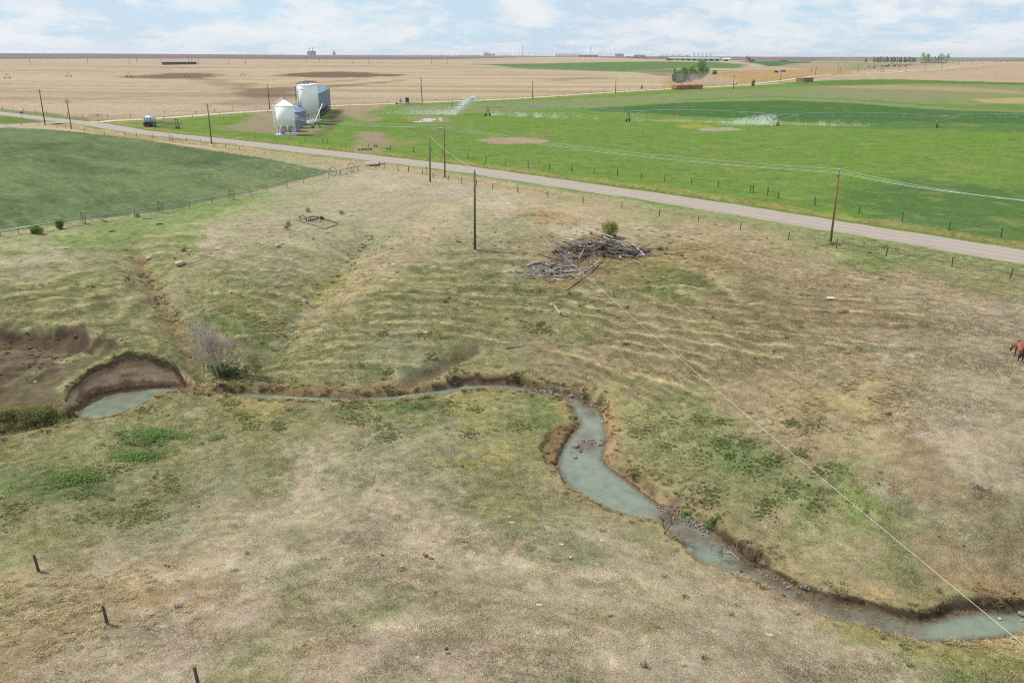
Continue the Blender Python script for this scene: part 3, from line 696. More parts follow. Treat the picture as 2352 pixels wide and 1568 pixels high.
# river margin straw on the outside banks
paint(c_(168,139,97), (crk > 0) * (1 - sstep(.8, 2.4, crk + .8 * fbm(XF / 1.5, YF / 1.5, 3, 107))) * (steep < 1.0) * .32 * (YF < 110))
region([(1385,945),(1400,945),(1418,1000),(1412,1060),(1440,1090),(1500,1135),(1560,1168),(1540,1175),(1480,1138),(1420,1095),(1384,1058),(1393,1010)], c_(173,140,103), soft=.3, warp=.4, wscale=1.5, opacity=.8)
region([(480,905),(640,890),(800,888),(940,890),(950,905),(850,914),(700,913),(560,905)], c_(154,126,89), soft=.4, warp=.6, wscale=2, opacity=.7)
# far right : stubble, green strips, cattle pasture beyond the back road
region([(1090,148),(1250,146),(1400,143),(1560,142),(1640,143),(1720,150),(1690,158),(1600,156),(1540,158),(1420,164),(1300,158),(1180,154)], c_(103,133,80), soft=14, warp=10, wscale=60)
region([(1150,152),(1300,152),(1420,160),(1540,158),(1700,163),(1690,167),(1560,166),(1450,166),(1300,162),(1180,157)], c_(113,132,87), soft=10, warp=6, wscale=60, opacity=.8)
region([(1540,172),(1620,164),(1740,160),(1900,162),(1960,160),(1960,170),(1860,176),(1740,188),(1640,196),(1550,203),(1520,200)], c_(181,149,98), soft=6, warp=5, wscale=30, opacity=.85)
region([(1700,142),(1790,140),(1870,142),(1830,152),(1760,153)], c_(86,120,80), soft=8, warp=4, wscale=50)
region([(1790,152),(1880,143),(2000,144),(2130,150),(2060,160),(1960,164),(1860,163)], c_(175,152,127), soft=8, warp=6, wscale=50, opacity=.85)
region([(1930,164),(2100,152),(2250,140),(2352,138),(2352,132),(1900,134),(1860,142),(1950,150)], c_(142,149,116), soft=10, warp=10, wscale=70, opacity=.55)
region([(1950,176),(2060,168),(2250,152),(2400,148),(2600,170),(2600,188),(2352,188),(2150,183),(2000,180)], c_(189,166,141), soft=5, warp=4, wscale=40, opacity=.9)
strip([(2130,166),(2220,160),(2300,153)], 3, DSOIL, soft=5, warp=3, wscale=30, opacity=.5)
strip([(1700,155),(1800,156),(1900,158),(2000,156)], 6, c_(122,132,96), soft=6, warp=5, wscale=40, opacity=.6)
# straw / weeds along the back road
backr = [(205,280),(350,273),(475,264),(588,256),(700,249),(779,243),(856,240),(976,235),(1176,227),(1410,212),(1546,204),(1685,197),(1764,189),(1873,175),(1905,172)]
br = ground(backr)[:, :2]
bd = seg_dist(XF, YF, br)
bn = fbm(XF / 12, YF / 12, 3, 110)
paint(c_(117,134,77), (RF < 1300) * (bd > 2) * (1 - sstep(5, 8, bd + bn * 2)) * .8)
paint(c_(181,157,104), (RF < 1300) * sstep(6, 8, bd + bn * 2) * (1 - sstep(10, 14, bd + bn * 3)) * .6)
region([(-300,300),(0,285),(60,283),(100,283),(60,272),(0,268),(-300,276)], c_(112,134,75), soft=1.5, warp=1, wscale=10)
region([(-200,240),(0,262),(60,266),(200,278),(205,274),(130,262),(60,255),(0,250)], c_(122,135,82), soft=2, warp=3, wscale=10, opacity=.8)
lumv = (C @ np.array([.3, .5, .2]))[:, None]
C = np.where((vwt > 0)[:, None], C * .86 + lumv * .14, C * .78)
C = np.clip(C, 0.004, 0.8)

# ------------------------------------------------------------------ materials
MATS = {}
def mat(name, color, rough=0.85, var=0.0, scale=6.0, metallic=0.0, bump=0.0, bscale=None, spec=0.3, color2=None, coord='Object'):
    if name in MATS: return MATS[name]
    m = bpy.data.materials.new(name); m.use_nodes = True
    t = m.node_tree; b = t.nodes['Principled BSDF']
    b.inputs['Roughness'].default_value = rough
    b.inputs['Metallic'].default_value = metallic
    b.inputs['Specular IOR Level'].default_value = spec
    if var > 0 or color2 is not None:
        tx = N(t, 'ShaderNodeTexCoord')
        n = N(t, 'ShaderNodeTexNoise', inp={'Scale': scale, 'Detail': 5, 'Roughness': 0.6})
        t.links.new(tx.outputs[coord], n.inputs['Vector'])
        c2 = tuple(color2) if color2 is not None else tuple(max(0, c * (1 - var)) for c in color)
        c1_ = tuple(color) if color2 is not None else tuple(min(1, c * (1 + var)) for c in color)
        cr = ramp(t, n.outputs['Fac'], [(0.36, c2), (0.64, c1_)])
        t.links.new(cr, b.inputs['Base Color'])
    else:
        b.inputs['Base Color'].default_value = (*color, 1)
    if bump > 0:
        tx = N(t, 'ShaderNodeTexCoord')
        n2 = N(t, 'ShaderNodeTexNoise', inp={'Scale': bscale or scale * 3, 'Detail': 4})
        t.links.new(tx.outputs[coord], n2.inputs['Vector'])
        bp = N(t, 'ShaderNodeBump', inp={'Strength': 0.6, 'Distance': bump})
        t.links.new(n2.outputs['Fac'], bp.inputs['Height']); t.links.new(bp.outputs[0], b.inputs['Normal'])
    MATS[name] = m
    return m

def ground_material():
    m = bpy.data.materials.new('turf_and_soil'); m.use_nodes = True
    t = m.node_tree; b = t.nodes['Principled BSDF']
    b.inputs['Roughness'].default_value = 1.0
    b.inputs['Specular IOR Level'].default_value = 0.0
    at = N(t, 'ShaderNodeAttribute', attribute_name='cover')
    g = N(t, 'ShaderNodeNewGeometry')
    def nz(scale, detail, sx=1, sy=1, rough=.6):
        mp = N(t, 'ShaderNodeMapping'); mp.inputs['Scale'].default_value = (sx, sy, 1)
        t.links.new(g.outputs['Position'], mp.inputs[0])
        n = N(t, 'ShaderNodeTexNoise', inp={'Scale': scale, 'Detail': detail, 'Roughness': rough})
        t.links.new(mp.outputs[0], n.inputs['Vector']); return n.outputs['Fac']
    fine = nz(7.0, 6, rough=.75); mid = nz(1.1, 5); big = nz(0.22, 5, rough=.65)
    v = M(t, 'ADD', M(t, 'MULTIPLY', M(t, 'SUBTRACT', fine, .5), 1.4), M(t, 'MULTIPLY', M(t, 'SUBTRACT', mid, .5), 1.25))
    v = M(t, 'ADD', v, M(t, 'MULTIPLY', M(t, 'SUBTRACT', big, .5), .7))
    v = M(t, 'ADD', v, 1.0)
    v = M(t, 'MAXIMUM', M(t, 'MINIMUM', v, 1.7), .35)
    sc = N(t, 'ShaderNodeVectorMath', operation='SCALE')
    t.links.new(at.outputs['Color'], sc.inputs[0]); t.links.new(v, sc.inputs['Scale'])
    hue = nz(2.3, 4)
    warm = mixc(t, M(t, 'MULTIPLY', ramp(t, hue, [(.46, (0, 0, 0)), (.62, (1, 1, 1))]), .5), sc.outputs[0], mixc(t, 1.0, sc.outputs[0], (1.2, 1.02, .84), 'MULTIPLY'))
    hue2 = nz(1.7, 4, 1.1, .9)
    cool = mixc(t, M(t, 'MULTIPLY', ramp(t, hue2, [(.5, (0, 0, 0)), (.64, (1, 1, 1))]), .5), warm, mixc(t, 1.0, warm, (.78, .94, .72), 'MULTIPLY'))
    t.links.new(cool, b.inputs['Base Color'])
    bp = N(t, 'ShaderNodeBump', inp={'Strength': 0.8, 'Distance': 0.09})
    t.links.new(M(t, 'ADD', fine, M(t, 'MULTIPLY', mid, 1.5)), bp.inputs['Height']); t.links.new(bp.outputs[0], b.inputs['Normal'])
    return m

def mesh_np(name, verts, faces, material=None, smooth=True, parent=None):
    """verts (n,3), faces (m,k)"""
    verts = np.asarray(verts, np.float32); faces = np.asarray(faces, np.int32)
    me = bpy.data.meshes.new(name)
    me.vertices.add(len(verts)); me.vertices.foreach_set('co', verts.ravel())
    k = faces.shape[1]
    me.loops.add(faces.size); me.loops.foreach_set('vertex_index', faces.ravel())
    me.polygons.add(len(faces)); me.polygons.foreach_set('loop_start', np.arange(0, faces.size, k, dtype=np.int32))
    me.polygons.foreach_set('loop_total', np.full(len(faces), k, np.int32))
    me.polygons.foreach_set('use_smooth', np.full(len(faces), smooth))
    me.update(calc_edges=True); me.validate()
    o = bpy.data.objects.new(name, me); COL.objects.link(o)
    if material: me.materials.append(material)
    if parent: o.parent = parent
    return o
def tag(o, label=None, cat=None, group=None, kind=None):
    if label: o['label'] = label
    if cat: o['category'] = cat
    if group: o['group'] = group
    if kind: o['kind'] = kind
    return o

ii, jj = np.meshgrid(np.arange(NR - 1), np.arange(NA - 1), indexing='ij')
ii = ii.ravel(); jj = jj.ravel()
quads = np.stack([ii * NA + jj, (ii + 1) * NA + jj, (ii + 1) * NA + jj + 1, ii * NA + jj + 1], 1)[:, ::-1]
gv = np.stack([GX.ravel(), GY.ravel(), GZ.ravel()], 1)
g_ob = mesh_np('ground', gv, quads, ground_material())
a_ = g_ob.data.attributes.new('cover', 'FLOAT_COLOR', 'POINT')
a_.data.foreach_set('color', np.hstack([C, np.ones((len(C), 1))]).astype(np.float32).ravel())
tag(g_ob, 'rolling prairie farmland with fields, pasture slopes and a creek valley', 'ground', kind='structure')

def cover_at(x, y):
    r = np.hypot(x, y); a = np.arctan2(x, y)
    i = np.clip(np.searchsorted(RR, r) - 1, 0, NR - 2); j = np.clip(np.searchsorted(AZ, a) - 1, 0, NA - 2)
    return C[i * NA + j]

# ------------------------------------------------------------------ creek water
def water_material():
    m = bpy.data.materials.new('silty_water'); m.use_nodes = True
    t = m.node_tree; b = t.nodes['Principled BSDF']
    at = N(t, 'ShaderNodeAttribute', attribute_name='shoal')
    g = N(t, 'ShaderNodeNewGeometry')
    n = N(t, 'ShaderNodeTexNoise', inp={'Scale': .9, 'Detail': 5})
    t.links.new(g.outputs['Position'], n.inputs['Vector'])
    n2 = N(t, 'ShaderNodeTexNoise', inp={'Scale': 5.0, 'Detail': 4})
    t.links.new(g.outputs['Position'], n2.inputs['Vector'])
    deep = ramp(t, n.outputs['Fac'], [(.3, srgb(98,107,92)), (.7, srgb(124,131,113))])
    shal = ramp(t, n2.outputs['Fac'], [(.3, srgb(64,58,46)), (.55, srgb(96,82,64)), (.75, srgb(118,104,84))])
    fac = M(t, 'ADD', at.outputs['Fac'], M(t, 'MULTIPLY', M(t, 'SUBTRACT', n.outputs['Fac'], .5), .5), clamp=True)
    t.links.new(mixc(t, fac, deep, shal), b.inputs['Base Color'])
    b.inputs['Roughness'].default_value = .08
    b.inputs['IOR'].default_value = 1.42
    w = N(t, 'ShaderNodeTexNoise', inp={'Scale': 3.2, 'Detail': 3, 'Roughness': .5})
    mp = N(t, 'ShaderNodeMapping'); mp.inputs['Scale'].default_value = (1, 1.6, 1)
    t.links.new(g.outputs['Position'], mp.inputs[0]); t.links.new(mp.outputs[0], w.inputs['Vector'])
    bp = N(t, 'ShaderNodeBump', inp={'Strength': .5, 'Distance': .03})
    t.links.new(M(t, 'MULTIPLY', w.outputs['Fac'], M(t, 'ADD', M(t, 'MULTIPLY', at.outputs['Fac'], 1.6), .25)), bp.inputs['Height']); t.links.new(bp.outputs[0], b.inputs['Normal'])
    return m
def fill_grid(name, poly, z, step, material, margin=0.5):
    lo = poly.min(0) - margin; hi = poly.max(0) + margin
    xs = np.arange(lo[0], hi[0], step); ys = np.arange(lo[1], hi[1], step)
    X, Y = np.meshgrid(xs, ys)
    d = sdist(X.ravel(), Y.ravel(), poly)
    keepv = (d < margin).reshape(X.shape)
    kf = keepv[:-1, :-1] & keepv[1:, :-1] & keepv[1:, 1:] & keepv[:-1, 1:]
    n1_ = X.shape[1]
    a, b = np.nonzero(kf)
    f = np.stack([a * n1_ + b, a * n1_ + b + 1, (a + 1) * n1_ + b + 1, (a + 1) * n1_ + b], 1)
    used, inv = np.unique(f, return_inverse=True)
    V = np.stack([X.ravel()[used], Y.ravel()[used], np.full(len(used), z)], 1)
    return mesh_np(name, V, inv.reshape(f.shape), material), V, d[used]
cr = CREEK[(np.abs(CREEK[:, 0]) < 75)]
wat, WV, WD = fill_grid('creek_water', CREEK, ZW, 0.35, water_material(), .6)
shoal = 1 - sstep(.1, .55, -WD)
SH = at_z([(1350,930),(1360,950),(1345,1000),(1350,1025),(1540,1190),(1580,1225),(1620,1240),(1720,1300),(1780,1340),(1850,1378),(1930,1405),(2010,1430),(2080,1445),(460,905),(250,905),(300,897),(800,917),(1280,910)], ZW)[:, :2]
for p, rad, s in zip(SH, [1.2,1.0,.9,1.4,1.3,1.2,1.0,1.2,1.6,1.6,1.6,1.4,1.2,1.5,1.5,1.2,2,1.5], [1,1,.7,.9,1,1,.8,1,1,1,1,1,.8,1,.8,.8,.9,.9]):
    shoal = np.maximum(shoal, s * np.exp(-((WV[:, 0] - p[0]) ** 2 + (WV[:, 1] - p[1]) ** 2) / rad ** 2))
a_ = wat.data.attributes.new('shoal', 'FLOAT', 'POINT'); a_.data.foreach_set('value', shoal.astype(np.float32))
tag(wat, 'murky grey green creek winding through the pasture valley', 'creek', kind='structure')
def px_c(x0, y0, sc):
    return lambda x, y: ((x0 + x / sc) / 1.7415, (y0 + y / sc) / 1.7415)
# ------------------------------------------------------------------ roads
def road_material(name, base, track):
    m = bpy.data.materials.new(name); m.use_nodes = True
    t = m.node_tree; b = t.nodes['Principled BSDF']
    b.inputs['Roughness'].default_value = .95; b.inputs['Specular IOR Level'].default_value = .1
    uv = N(t, 'ShaderNodeAttribute', attribute_name='lane')
    g = N(t, 'ShaderNodeNewGeometry')
    n = N(t, 'ShaderNodeTexNoise', inp={'Scale': .35, 'Detail': 6, 'Roughness': .65}); t.links.new(g.outputs['Position'], n.inputs['Vector'])
    n2 = N(t, 'ShaderNodeTexNoise', inp={'Scale': 9, 'Detail': 4, 'Roughness': .8}); t.links.new(g.outputs['Position'], n2.inputs['Vector'])
    ab = M(t, 'ABSOLUTE', uv.outputs['Fac'])
    tr = M(t, 'SUBTRACT', 1.0, M(t, 'MULTIPLY', M(t, 'ABSOLUTE', M(t, 'SUBTRACT', M(t, 'PINGPONG', M(t, 'ADD', M(t, 'MULTIPLY', uv.outputs['Fac'], 2.0), .5), 1.0), .5)), 2.0), clamp=True)
    c = mixc(t, M(t, 'MULTIPLY', tr, .6), base, track)
    c = mixc(t, M(t, 'MULTIPLY', M(t, 'SUBTRACT', n.outputs['Fac'], .3), .9, clamp=True), c, tuple(x * .78 for x in base))
    c = mixc(t, M(t, 'MULTIPLY', M(t, 'SUBTRACT', n2.outputs['Fac'], .45), 1.0, clamp=True), c, tuple(x * 1.25 for x in base))
    edge = M(t, 'MULTIPLY', M(t, 'SUBTRACT', M(t, 'ADD', ab, M(t, 'MULTIPLY', n.outputs['Fac'], .35)), .98), 4.0, clamp=True)
    c = mixc(t, M(t, 'MULTIPLY', edge, .55), c, tuple(x * y for x, y in zip(base, (.72, .76, .58))))
    t.links.new(c, b.inputs['Base Color'])
    bp = N(t, 'ShaderNodeBump', inp={'Strength': .5, 'Distance': .03}); t.links.new(n2.outputs['Fac'], bp.inputs['Height']); t.links.new(bp.outputs[0], b.inputs['Normal'])
    return m
def resample(P, step):
    P = np.asarray(P, float)
    # Catmull-Rom through the points
    Q = [P[0]]
    E = np.vstack([2 * P[0] - P[1], P, 2 * P[-1] - P[-2]])
    for i in range(1, len(E) - 2):
        p0, p1, p2, p3 = E[i - 1], E[i], E[i + 1], E[i + 2]
        n = max(1, int(np.linalg.norm(p2 - p1) / step))
        for k in range(1, n + 1):
            t = k / n
            Q.append(.5 * ((2 * p1) + (-p0 + p2) * t + (2 * p0 - 5 * p1 + 4 * p2 - p3) * t * t + (-p0 + 3 * p1 - 3 * p2 + p3) * t ** 3))
    return np.array(Q)
def ribbon(name, line, half, material, lift=.07, step=4.0, crown=.12, lanes=10, ragged=.35, seed=0):
    P = resample(line, step)
    T = np.gradient(P, axis=0); T /= np.linalg.norm(T, axis=1)[:, None]
    Nn = np.stack([-T[:, 1], T[:, 0]], 1)
    ls = np.linspace(-1, 1, lanes + 1)
    V = []; la = []
    for i, l in enumerate(ls):
        wob = fbm(P[:, 0] / 5 + l * 50, P[:, 1] / 5, 3, 200 + seed) * ragged * (abs(l) > .95)
        q = P + Nn * (l * half + np.sign(l) * wob)[:, None]
        z = np.where((np.hypot(q[:, 0], q[:, 1]) < 385) & (lift < .1), 0.0, hmesh(q[:, 0], q[:, 1])) + lift + crown * (1 - l * l) - (.10 if abs(l) > .95 else 0)
        V.append(np.column_stack([q, z])); la.append(np.full(len(P), l))
    V = np.array(V); n = len(P); m = len(ls)
    i, j = np.meshgrid(np.arange(m - 1), np.arange(n - 1), indexing='ij'); i = i.ravel(); j = j.ravel()
    F = np.stack([i * n + j, i * n + j + 1, (i + 1) * n + j + 1, (i + 1) * n + j], 1)[:, ::-1]
    o = mesh_np(name, V.reshape(-1, 3), F, material)
    if o.data.polygons[0].normal.z < 0: o.data.flip_normals()
    a = o.data.attributes.new('lane', 'FLOAT', 'POINT'); a.data.foreach_set('value', np.array(la).ravel().astype(np.float32))
    return o
RM = road_material('gravel_surface', c_(160,149,138), c_(192,177,162))
RM2 = road_material('gravel_pale', c_(196,186,170), c_(206,196,182))
P0 = R_MAIN[0] + (R_MAIN[0] - R_MAIN[1]) * .5
PL = R_MAIN[-1] + (R_MAIN[-1] - R_MAIN[-2]) * 2
tag(ribbon('gravel_road', np.vstack([P0, R_MAIN, PL]), 4.4, RM, seed=1, step=1.5, ragged=.7), 'wide gravel road running diagonally past the grain bins', 'road', kind='structure')
tag(ribbon('back_road', br, 3.0, RM2, lift=.10, step=4, seed=2, ragged=.6), 'narrow gravel road between the stubble and the pasture', 'road', kind='structure')
tag(ribbon('side_road', ground([(190,281),(120,285),(60,288),(0,292),(-150,300)])[:, :2], 3.6, RM, lift=.085, seed=3), 'gravel side road leaving the junction at the picture edge', 'road', kind='structure')
tag(ribbon('farm_lane', ground([(1985,170),(2038,168),(2084,164),(2164,159),(2252,150),(2352,145),(2480,140)])[:, :2], 3.2, RM2, lift=.3, step=15, crown=.2, seed=4), 'pale farm lane crossing the far right stubble', 'road', kind='structure')
ap = ground([(868,372),(850,378),(836,379)])[:, :2]
tag(ribbon('field_approach', ap, 3.2, RM, lift=.06, step=1.0, seed=5), 'short gravel approach into the green crop field', 'road', kind='structure')

# ------------------------------------------------------------------ grass (uncountable): clumps instanced on points
def leaf_material(name, transl=.35, rough=.75, attr='tint', up_normal=True):
    m = bpy.data.materials.new(name); m.use_nodes = True
    t = m.node_tree; b = t.nodes['Principled BSDF']; o = t.nodes['Material Output']
    b.inputs['Roughness'].default_value = rough; b.inputs['Specular IOR Level'].default_value = .15
    a = N(t, 'ShaderNodeAttribute', attribute_name=attr, attribute_type='INSTANCER')
    j = N(t, 'ShaderNodeAttribute', attribute_name='shade')
    s = N(t, 'ShaderNodeVectorMath', operation='MULTIPLY')
    t.links.new(a.outputs['Color'], s.inputs[0]); t.links.new(j.outputs['Color'], s.inputs[1])
    tr = N(t, 'ShaderNodeBsdfTranslucent')
    up = N(t, 'ShaderNodeCombineXYZ'); up.inputs[2].default_value = 1.0
    if up_normal:
        t.links.new(up.outputs[0], b.inputs['Normal']); t.links.new(up.outputs[0], tr.inputs['Normal'])
    t.links.new(s.outputs[0], b.inputs['Base Color']); t.links.new(s.outputs[0], tr.inputs['Color'])
    mx = N(t, 'ShaderNodeMixShader'); mx.inputs[0].default_value = transl
    t.links.new(b.outputs[0], mx.inputs[1]); t.links.new(tr.outputs[0], mx.inputs[2]); t.links.new(mx.outputs[0], o.inputs['Surface'])
    return m
GRASS_M = leaf_material('grass_blades')
def clump(name, n, rad, h0, h1, w, lean, seg=1, seed=0):
    r = np.random.default_rng(seed)
    V = []; F = []; SH = []
    for k in range(n):
        a = r.uniform(0, 2 * PI); q = rad * math.sqrt(r.uniform()); bx_, by_ = q * math.cos(a), q * math.sin(a)
        h = r.uniform(h0, h1); la = r.uniform(0, 2 * PI) if lean < .8 else r.normal(0, .9)
        l = lean * h * r.uniform(.3, 1.5); fa = r.uniform(0, PI)
        wx, wy = w * math.cos(fa), w * math.sin(fa)
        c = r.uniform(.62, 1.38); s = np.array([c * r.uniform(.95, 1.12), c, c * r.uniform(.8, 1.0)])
        b = len(V)
        if seg == 1:
            V += [(bx_ - wx, by_ - wy, -.02), (bx_ + wx, by_ + wy, -.02), (bx_ + l * math.cos(la), by_ + l * math.sin(la), h)]
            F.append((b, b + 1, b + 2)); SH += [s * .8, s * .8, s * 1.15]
        else:
            mx_, my_ = bx_ + .35 * l * math.cos(la), by_ + .35 * l * math.sin(la)
            V += [(bx_ - wx, by_ - wy, -.03), (bx_ + wx, by_ + wy, -.03), (mx_ + wx * .8, my_ + wy * .8, h * .75), (mx_ - wx * .8, my_ - wy * .8, h * .75), (bx_ + l * math.cos(la), by_ + l * math.sin(la), h * .95)]
            F += [(b, b + 1, b + 2), (b, b + 2, b + 3), (b + 3, b + 2, b + 4)]
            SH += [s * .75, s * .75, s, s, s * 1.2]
    me = bpy.data.meshes.new(name)
    me.from_pydata(V, [], F); me.materials.append(GRASS_M)
    at = me.attributes.new('shade', 'FLOAT_COLOR', 'POINT'); at.data.foreach_set('color', np.hstack([np.array(SH), np.ones((len(SH), 1))]).astype(np.float32).ravel())
    return bpy.data.objects.new(name, me)
def scatter(name, pts, tint, scl, protos, seed=0, zscl=None, yaw=None):
    me = bpy.data.meshes.new(name); me.vertices.add(len(pts)); me.vertices.foreach_set('co', np.asarray(pts, np.float32).ravel())
    a = me.attributes.new('tint', 'FLOAT_COLOR', 'POINT'); a.data.foreach_set('color', np.hstack([tint, np.ones((len(pts), 1))]).astype(np.float32).ravel())
    r = np.random.default_rng(seed)
    sv = np.stack([scl, scl, scl if zscl is None else zscl], 1).astype(np.float32)
    a = me.attributes.new('scl', 'FLOAT_VECTOR', 'POINT'); a.data.foreach_set('vector', sv.ravel())
    rv = np.zeros((len(pts), 3), np.float32); rv[:, 2] = r.uniform(0, 2 * PI, len(pts)) if yaw is None else yaw
    a = me.attributes.new('rot', 'FLOAT_VECTOR', 'POINT'); a.data.foreach_set('vector', rv.ravel())
    a = me.attributes.new('pick', 'INT', 'POINT'); a.data.foreach_set('value', r.integers(0, len(protos), len(pts)).astype(np.int32))
    o = bpy.data.objects.new(name, me); COL.objects.link(o)
    ng = bpy.data.node_groups.new(name + '_nodes', 'GeometryNodeTree')
    ng.interface.new_socket('Geometry', in_out='INPUT', socket_type='NodeSocketGeometry')
    ng.interface.new_socket('Geometry', in_out='OUTPUT', socket_type='NodeSocketGeometry')
    gi = ng.nodes.new('NodeGroupInput'); go = ng.nodes.new('NodeGroupOutput')
    iop = ng.nodes.new('GeometryNodeInstanceOnPoints')
    ji = ng.nodes.new('GeometryNodeJoinGeometry')
    for p in protos[::-1]:
        oi = ng.nodes.new('GeometryNodeObjectInfo'); oi.inputs['Object'].default_value = p; oi.inputs['As Instance'].default_value = True
        ng.links.new(oi.outputs['Geometry'], ji.inputs[0])
    def na(nm, ty):
        n = ng.nodes.new('GeometryNodeInputNamedAttribute'); n.data_type = ty; n.inputs['Name'].default_value = nm; return n.outputs['Attribute']
    ng.links.new(gi.outputs[0], iop.inputs['Points']); ng.links.new(ji.outputs[0], iop.inputs['Instance'])
    iop.inputs['Pick Instance'].default_value = True
    ng.links.new(na('pick', 'INT'), iop.inputs['Instance Index'])
    ng.links.new(na('rot', 'FLOAT_VECTOR'), iop.inputs['Rotation']); ng.links.new(na('scl', 'FLOAT_VECTOR'), iop.inputs['Scale'])
    ng.links.new(iop.outputs[0], go.inputs[0])
    md = o.modifiers.new('scatter', 'NODES'); md.node_group = ng
    return o
def steep_at(x, y):
    r = np.hypot(x, y); a = np.arctan2(x, y)
    i = np.clip(np.searchsorted(RR, r) - 1, 0, NR - 2); j = np.clip(np.searchsorted(AZ, a) - 1, 0, NA - 2)
    return steep[i * NA + j]
turf = [clump('turf_clump', 30, .42, .025, .075, .013, .8, 1, s) for s in range(4)]
tuss = [clump('tussock_clump', 40, .22, .16, .36, .013, .75, 2, 10 + s) for s in range(4)]
lay = [clump('laid_clump', 42, .25, .12, .26, .013, 1.6, 2, 20 + s) for s in range(3)]
r_ = np.random.default_rng(3)
rad = r_.uniform(25, 140, 220000)        # density falls off as 1/r
rad = rad[r_.uniform(size=len(rad)) > sstep(95, 140, rad) * .97]
aa = np.radians(r_.uniform(-45, 45, len(rad)))
px, py = rad * np.sin(aa), rad * np.cos(aa)
pz = hmesh(px, py); cd = sdist(px, py, CREEK, 5); ro = road_off(px, py)
cov = cover_at(px, py)
soil_m = (cov.sum(1) < (SOIL.sum() * 1.35)) & (cov[:, 1] < cov[:, 0] * .93)
raw = (inside(px, py, SLP) | inside(px, py, LEFTP)) & (fbm(px / 2.2, py / 2.2, 4, 111) < .18)
ok = (cd > .15) & (ro > 5.0) & ~soil_m & (steep_at(px, py) < 1.0) & ~raw
px, py, pz, cov, cd = px[ok], py[ok], pz[ok], cov[ok], cd[ok]
cov = cov * r_.uniform(.85, 1.2, len(px))[:, None] * 2.0
green = np.clip((cov[:, 1] / cov[:, 0] - .9) * 5, 0, 1)
hgt = .8 + .8 * green + .9 * fbm(px / 3, py / 3, 3, 300) + .5 * sstep(60, 80, np.hypot(px, py))
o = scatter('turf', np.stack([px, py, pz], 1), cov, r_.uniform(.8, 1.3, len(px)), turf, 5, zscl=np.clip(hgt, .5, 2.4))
tag(o, 'short grazed prairie turf covering the valley slopes', 'grass', kind='stuff')

# taller tussocks : creek banks, gullies, straw patches
n1_ = 60000
rad = np.sqrt(r_.uniform(25 ** 2, 128 ** 2, n1_)); aa = np.radians(r_.uniform(-45, 45, n1_))
px, py = rad * np.sin(aa), rad * np.cos(aa)
cd = sdist(px, py, CREEK, 6); ro = road_off(px, py); cov = cover_at(px, py)
warm = np.clip((cov[:, 0] / cov[:, 2] - 1.9) * 1.4, 0, 1)
pr = .03 * sstep(.0, .5, fbm(px / 6, py / 6, 3, 310)) + 0.09 * warm * sstep(.0, .6, fbm(px / 3.5, py / 3.5, 3, 311)) + .55 * np.exp(-(np.maximum(cd - .25, 0) / .9) ** 2) * (cd > .1) * sstep(-.2, .3, fbm(px / 2.5, py / 2.5, 2, 314))
gl = np.minimum(seg_dist(px, py, GULLY1), seg_dist(px, py, GULLY2))
pr = pr + .35 * np.exp(-(gl / 1.1) ** 2) * sstep(-.2, .4, fbm(px / 1.5, py / 1.5, 2, 313))
pr = pr * (ro > 5.2) * (cd > .1)
wl = seg_dist(px, py, WALL); pr = np.where((wl < 2.8) & (py > 60), pr * .15, pr)
kk = (r_.uniform(size=n1_) < pr) & (steep_at(px, py) < 1.1)
px, py, cov, cd = px[kk], py[kk], cov[kk], cd[kk]
# extra dense fringe on the creek edge
ed = resample(np.vstack([at_z(FAR_E, ZW)[:, :2]]), .12); ed2 = resample(at_z(NEAR_E, ZW)[:, :2], .16)
ex = np.vstack([ed, ed2]); ex = np.vstack([ex, ex + r_.normal(0, .3, ex.shape)]); ex = ex + r_.normal(0, .34, ex.shape)
ecd = sdist(ex[:, 0], ex[:, 1], CREEK, 5); k2 = (ecd > .10) & (np.hypot(ex[:, 0], ex[:, 1]) < 130)
wl = seg_dist(ex[:, 0], ex[:, 1], WALL); k2 &= ~((wl < 2.2) & (ex[:, 1] > 60) & (ecd < 2))
k2 &= (fbm(ex[:, 0] / 2.2, ex[:, 1] / 2.2, 3, 320) > .14) | ((r_.uniform(size=len(ex)) < .10))
STN = [at_z([cq(*q) for q in qs], ZW)[:, :2] for cq, qs in ((px_c(1900, 1450, 2.24), [(510,250),(640,250),(735,250),(870,290),(980,345),(1100,395)]), (px_c(2500, 1950, 2.851), [(390,225),(560,330),(760,400),(940,510)]), (px_c(2500, 1950, 2.851), [(1520,950),(1700,1050),(1980,1190),(2200,1240)]))]
for q in STN: k2 &= seg_dist(ex[:, 0], ex[:, 1], q) > .75
ex = ex[k2]
ecov = cover_at(ex[:, 0], ex[:, 1]) * .65 + np.where((r_.uniform(size=len(ex)) < .5)[:, None], c_(160,140,106), c_(140,138,92)) * .35
px = np.concatenate([px, ex[:, 0]]); py = np.concatenate([py, ex[:, 1]]); cov = np.vstack([cov, ecov])
pz = hmesh(px, py)
cov = cov * r_.uniform(.9, 1.35, len(px))[:, None] * 1.55
cov = cov * .88 + (cov @ np.array([.3, .5, .2]))[:, None] * .12
dist = np.hypot(px, py)
h = r_.uniform(.6, 1.15, len(px)) * np.where(dist > 70, 1.1, .9)
sp = r_.uniform(size=len(px)) < .62
o = scatter('tall_grass', np.stack([px, py, pz], 1)[~sp], cov[~sp], h[~sp], tuss, 6)
tag(o, 'straw and olive tussocks of taller grass along banks and gullies', 'grass', kind='stuff')
o = scatter('laid_grass', np.stack([px, py, pz], 1)[sp], cov[sp] * 1.08, h[sp] * 1.1, lay, 7, yaw=r_.normal(.3, .8, sp.sum()))
tag(o, 'dry straw grass laid flat in swathes on the creek banks', 'grass', kind='stuff')


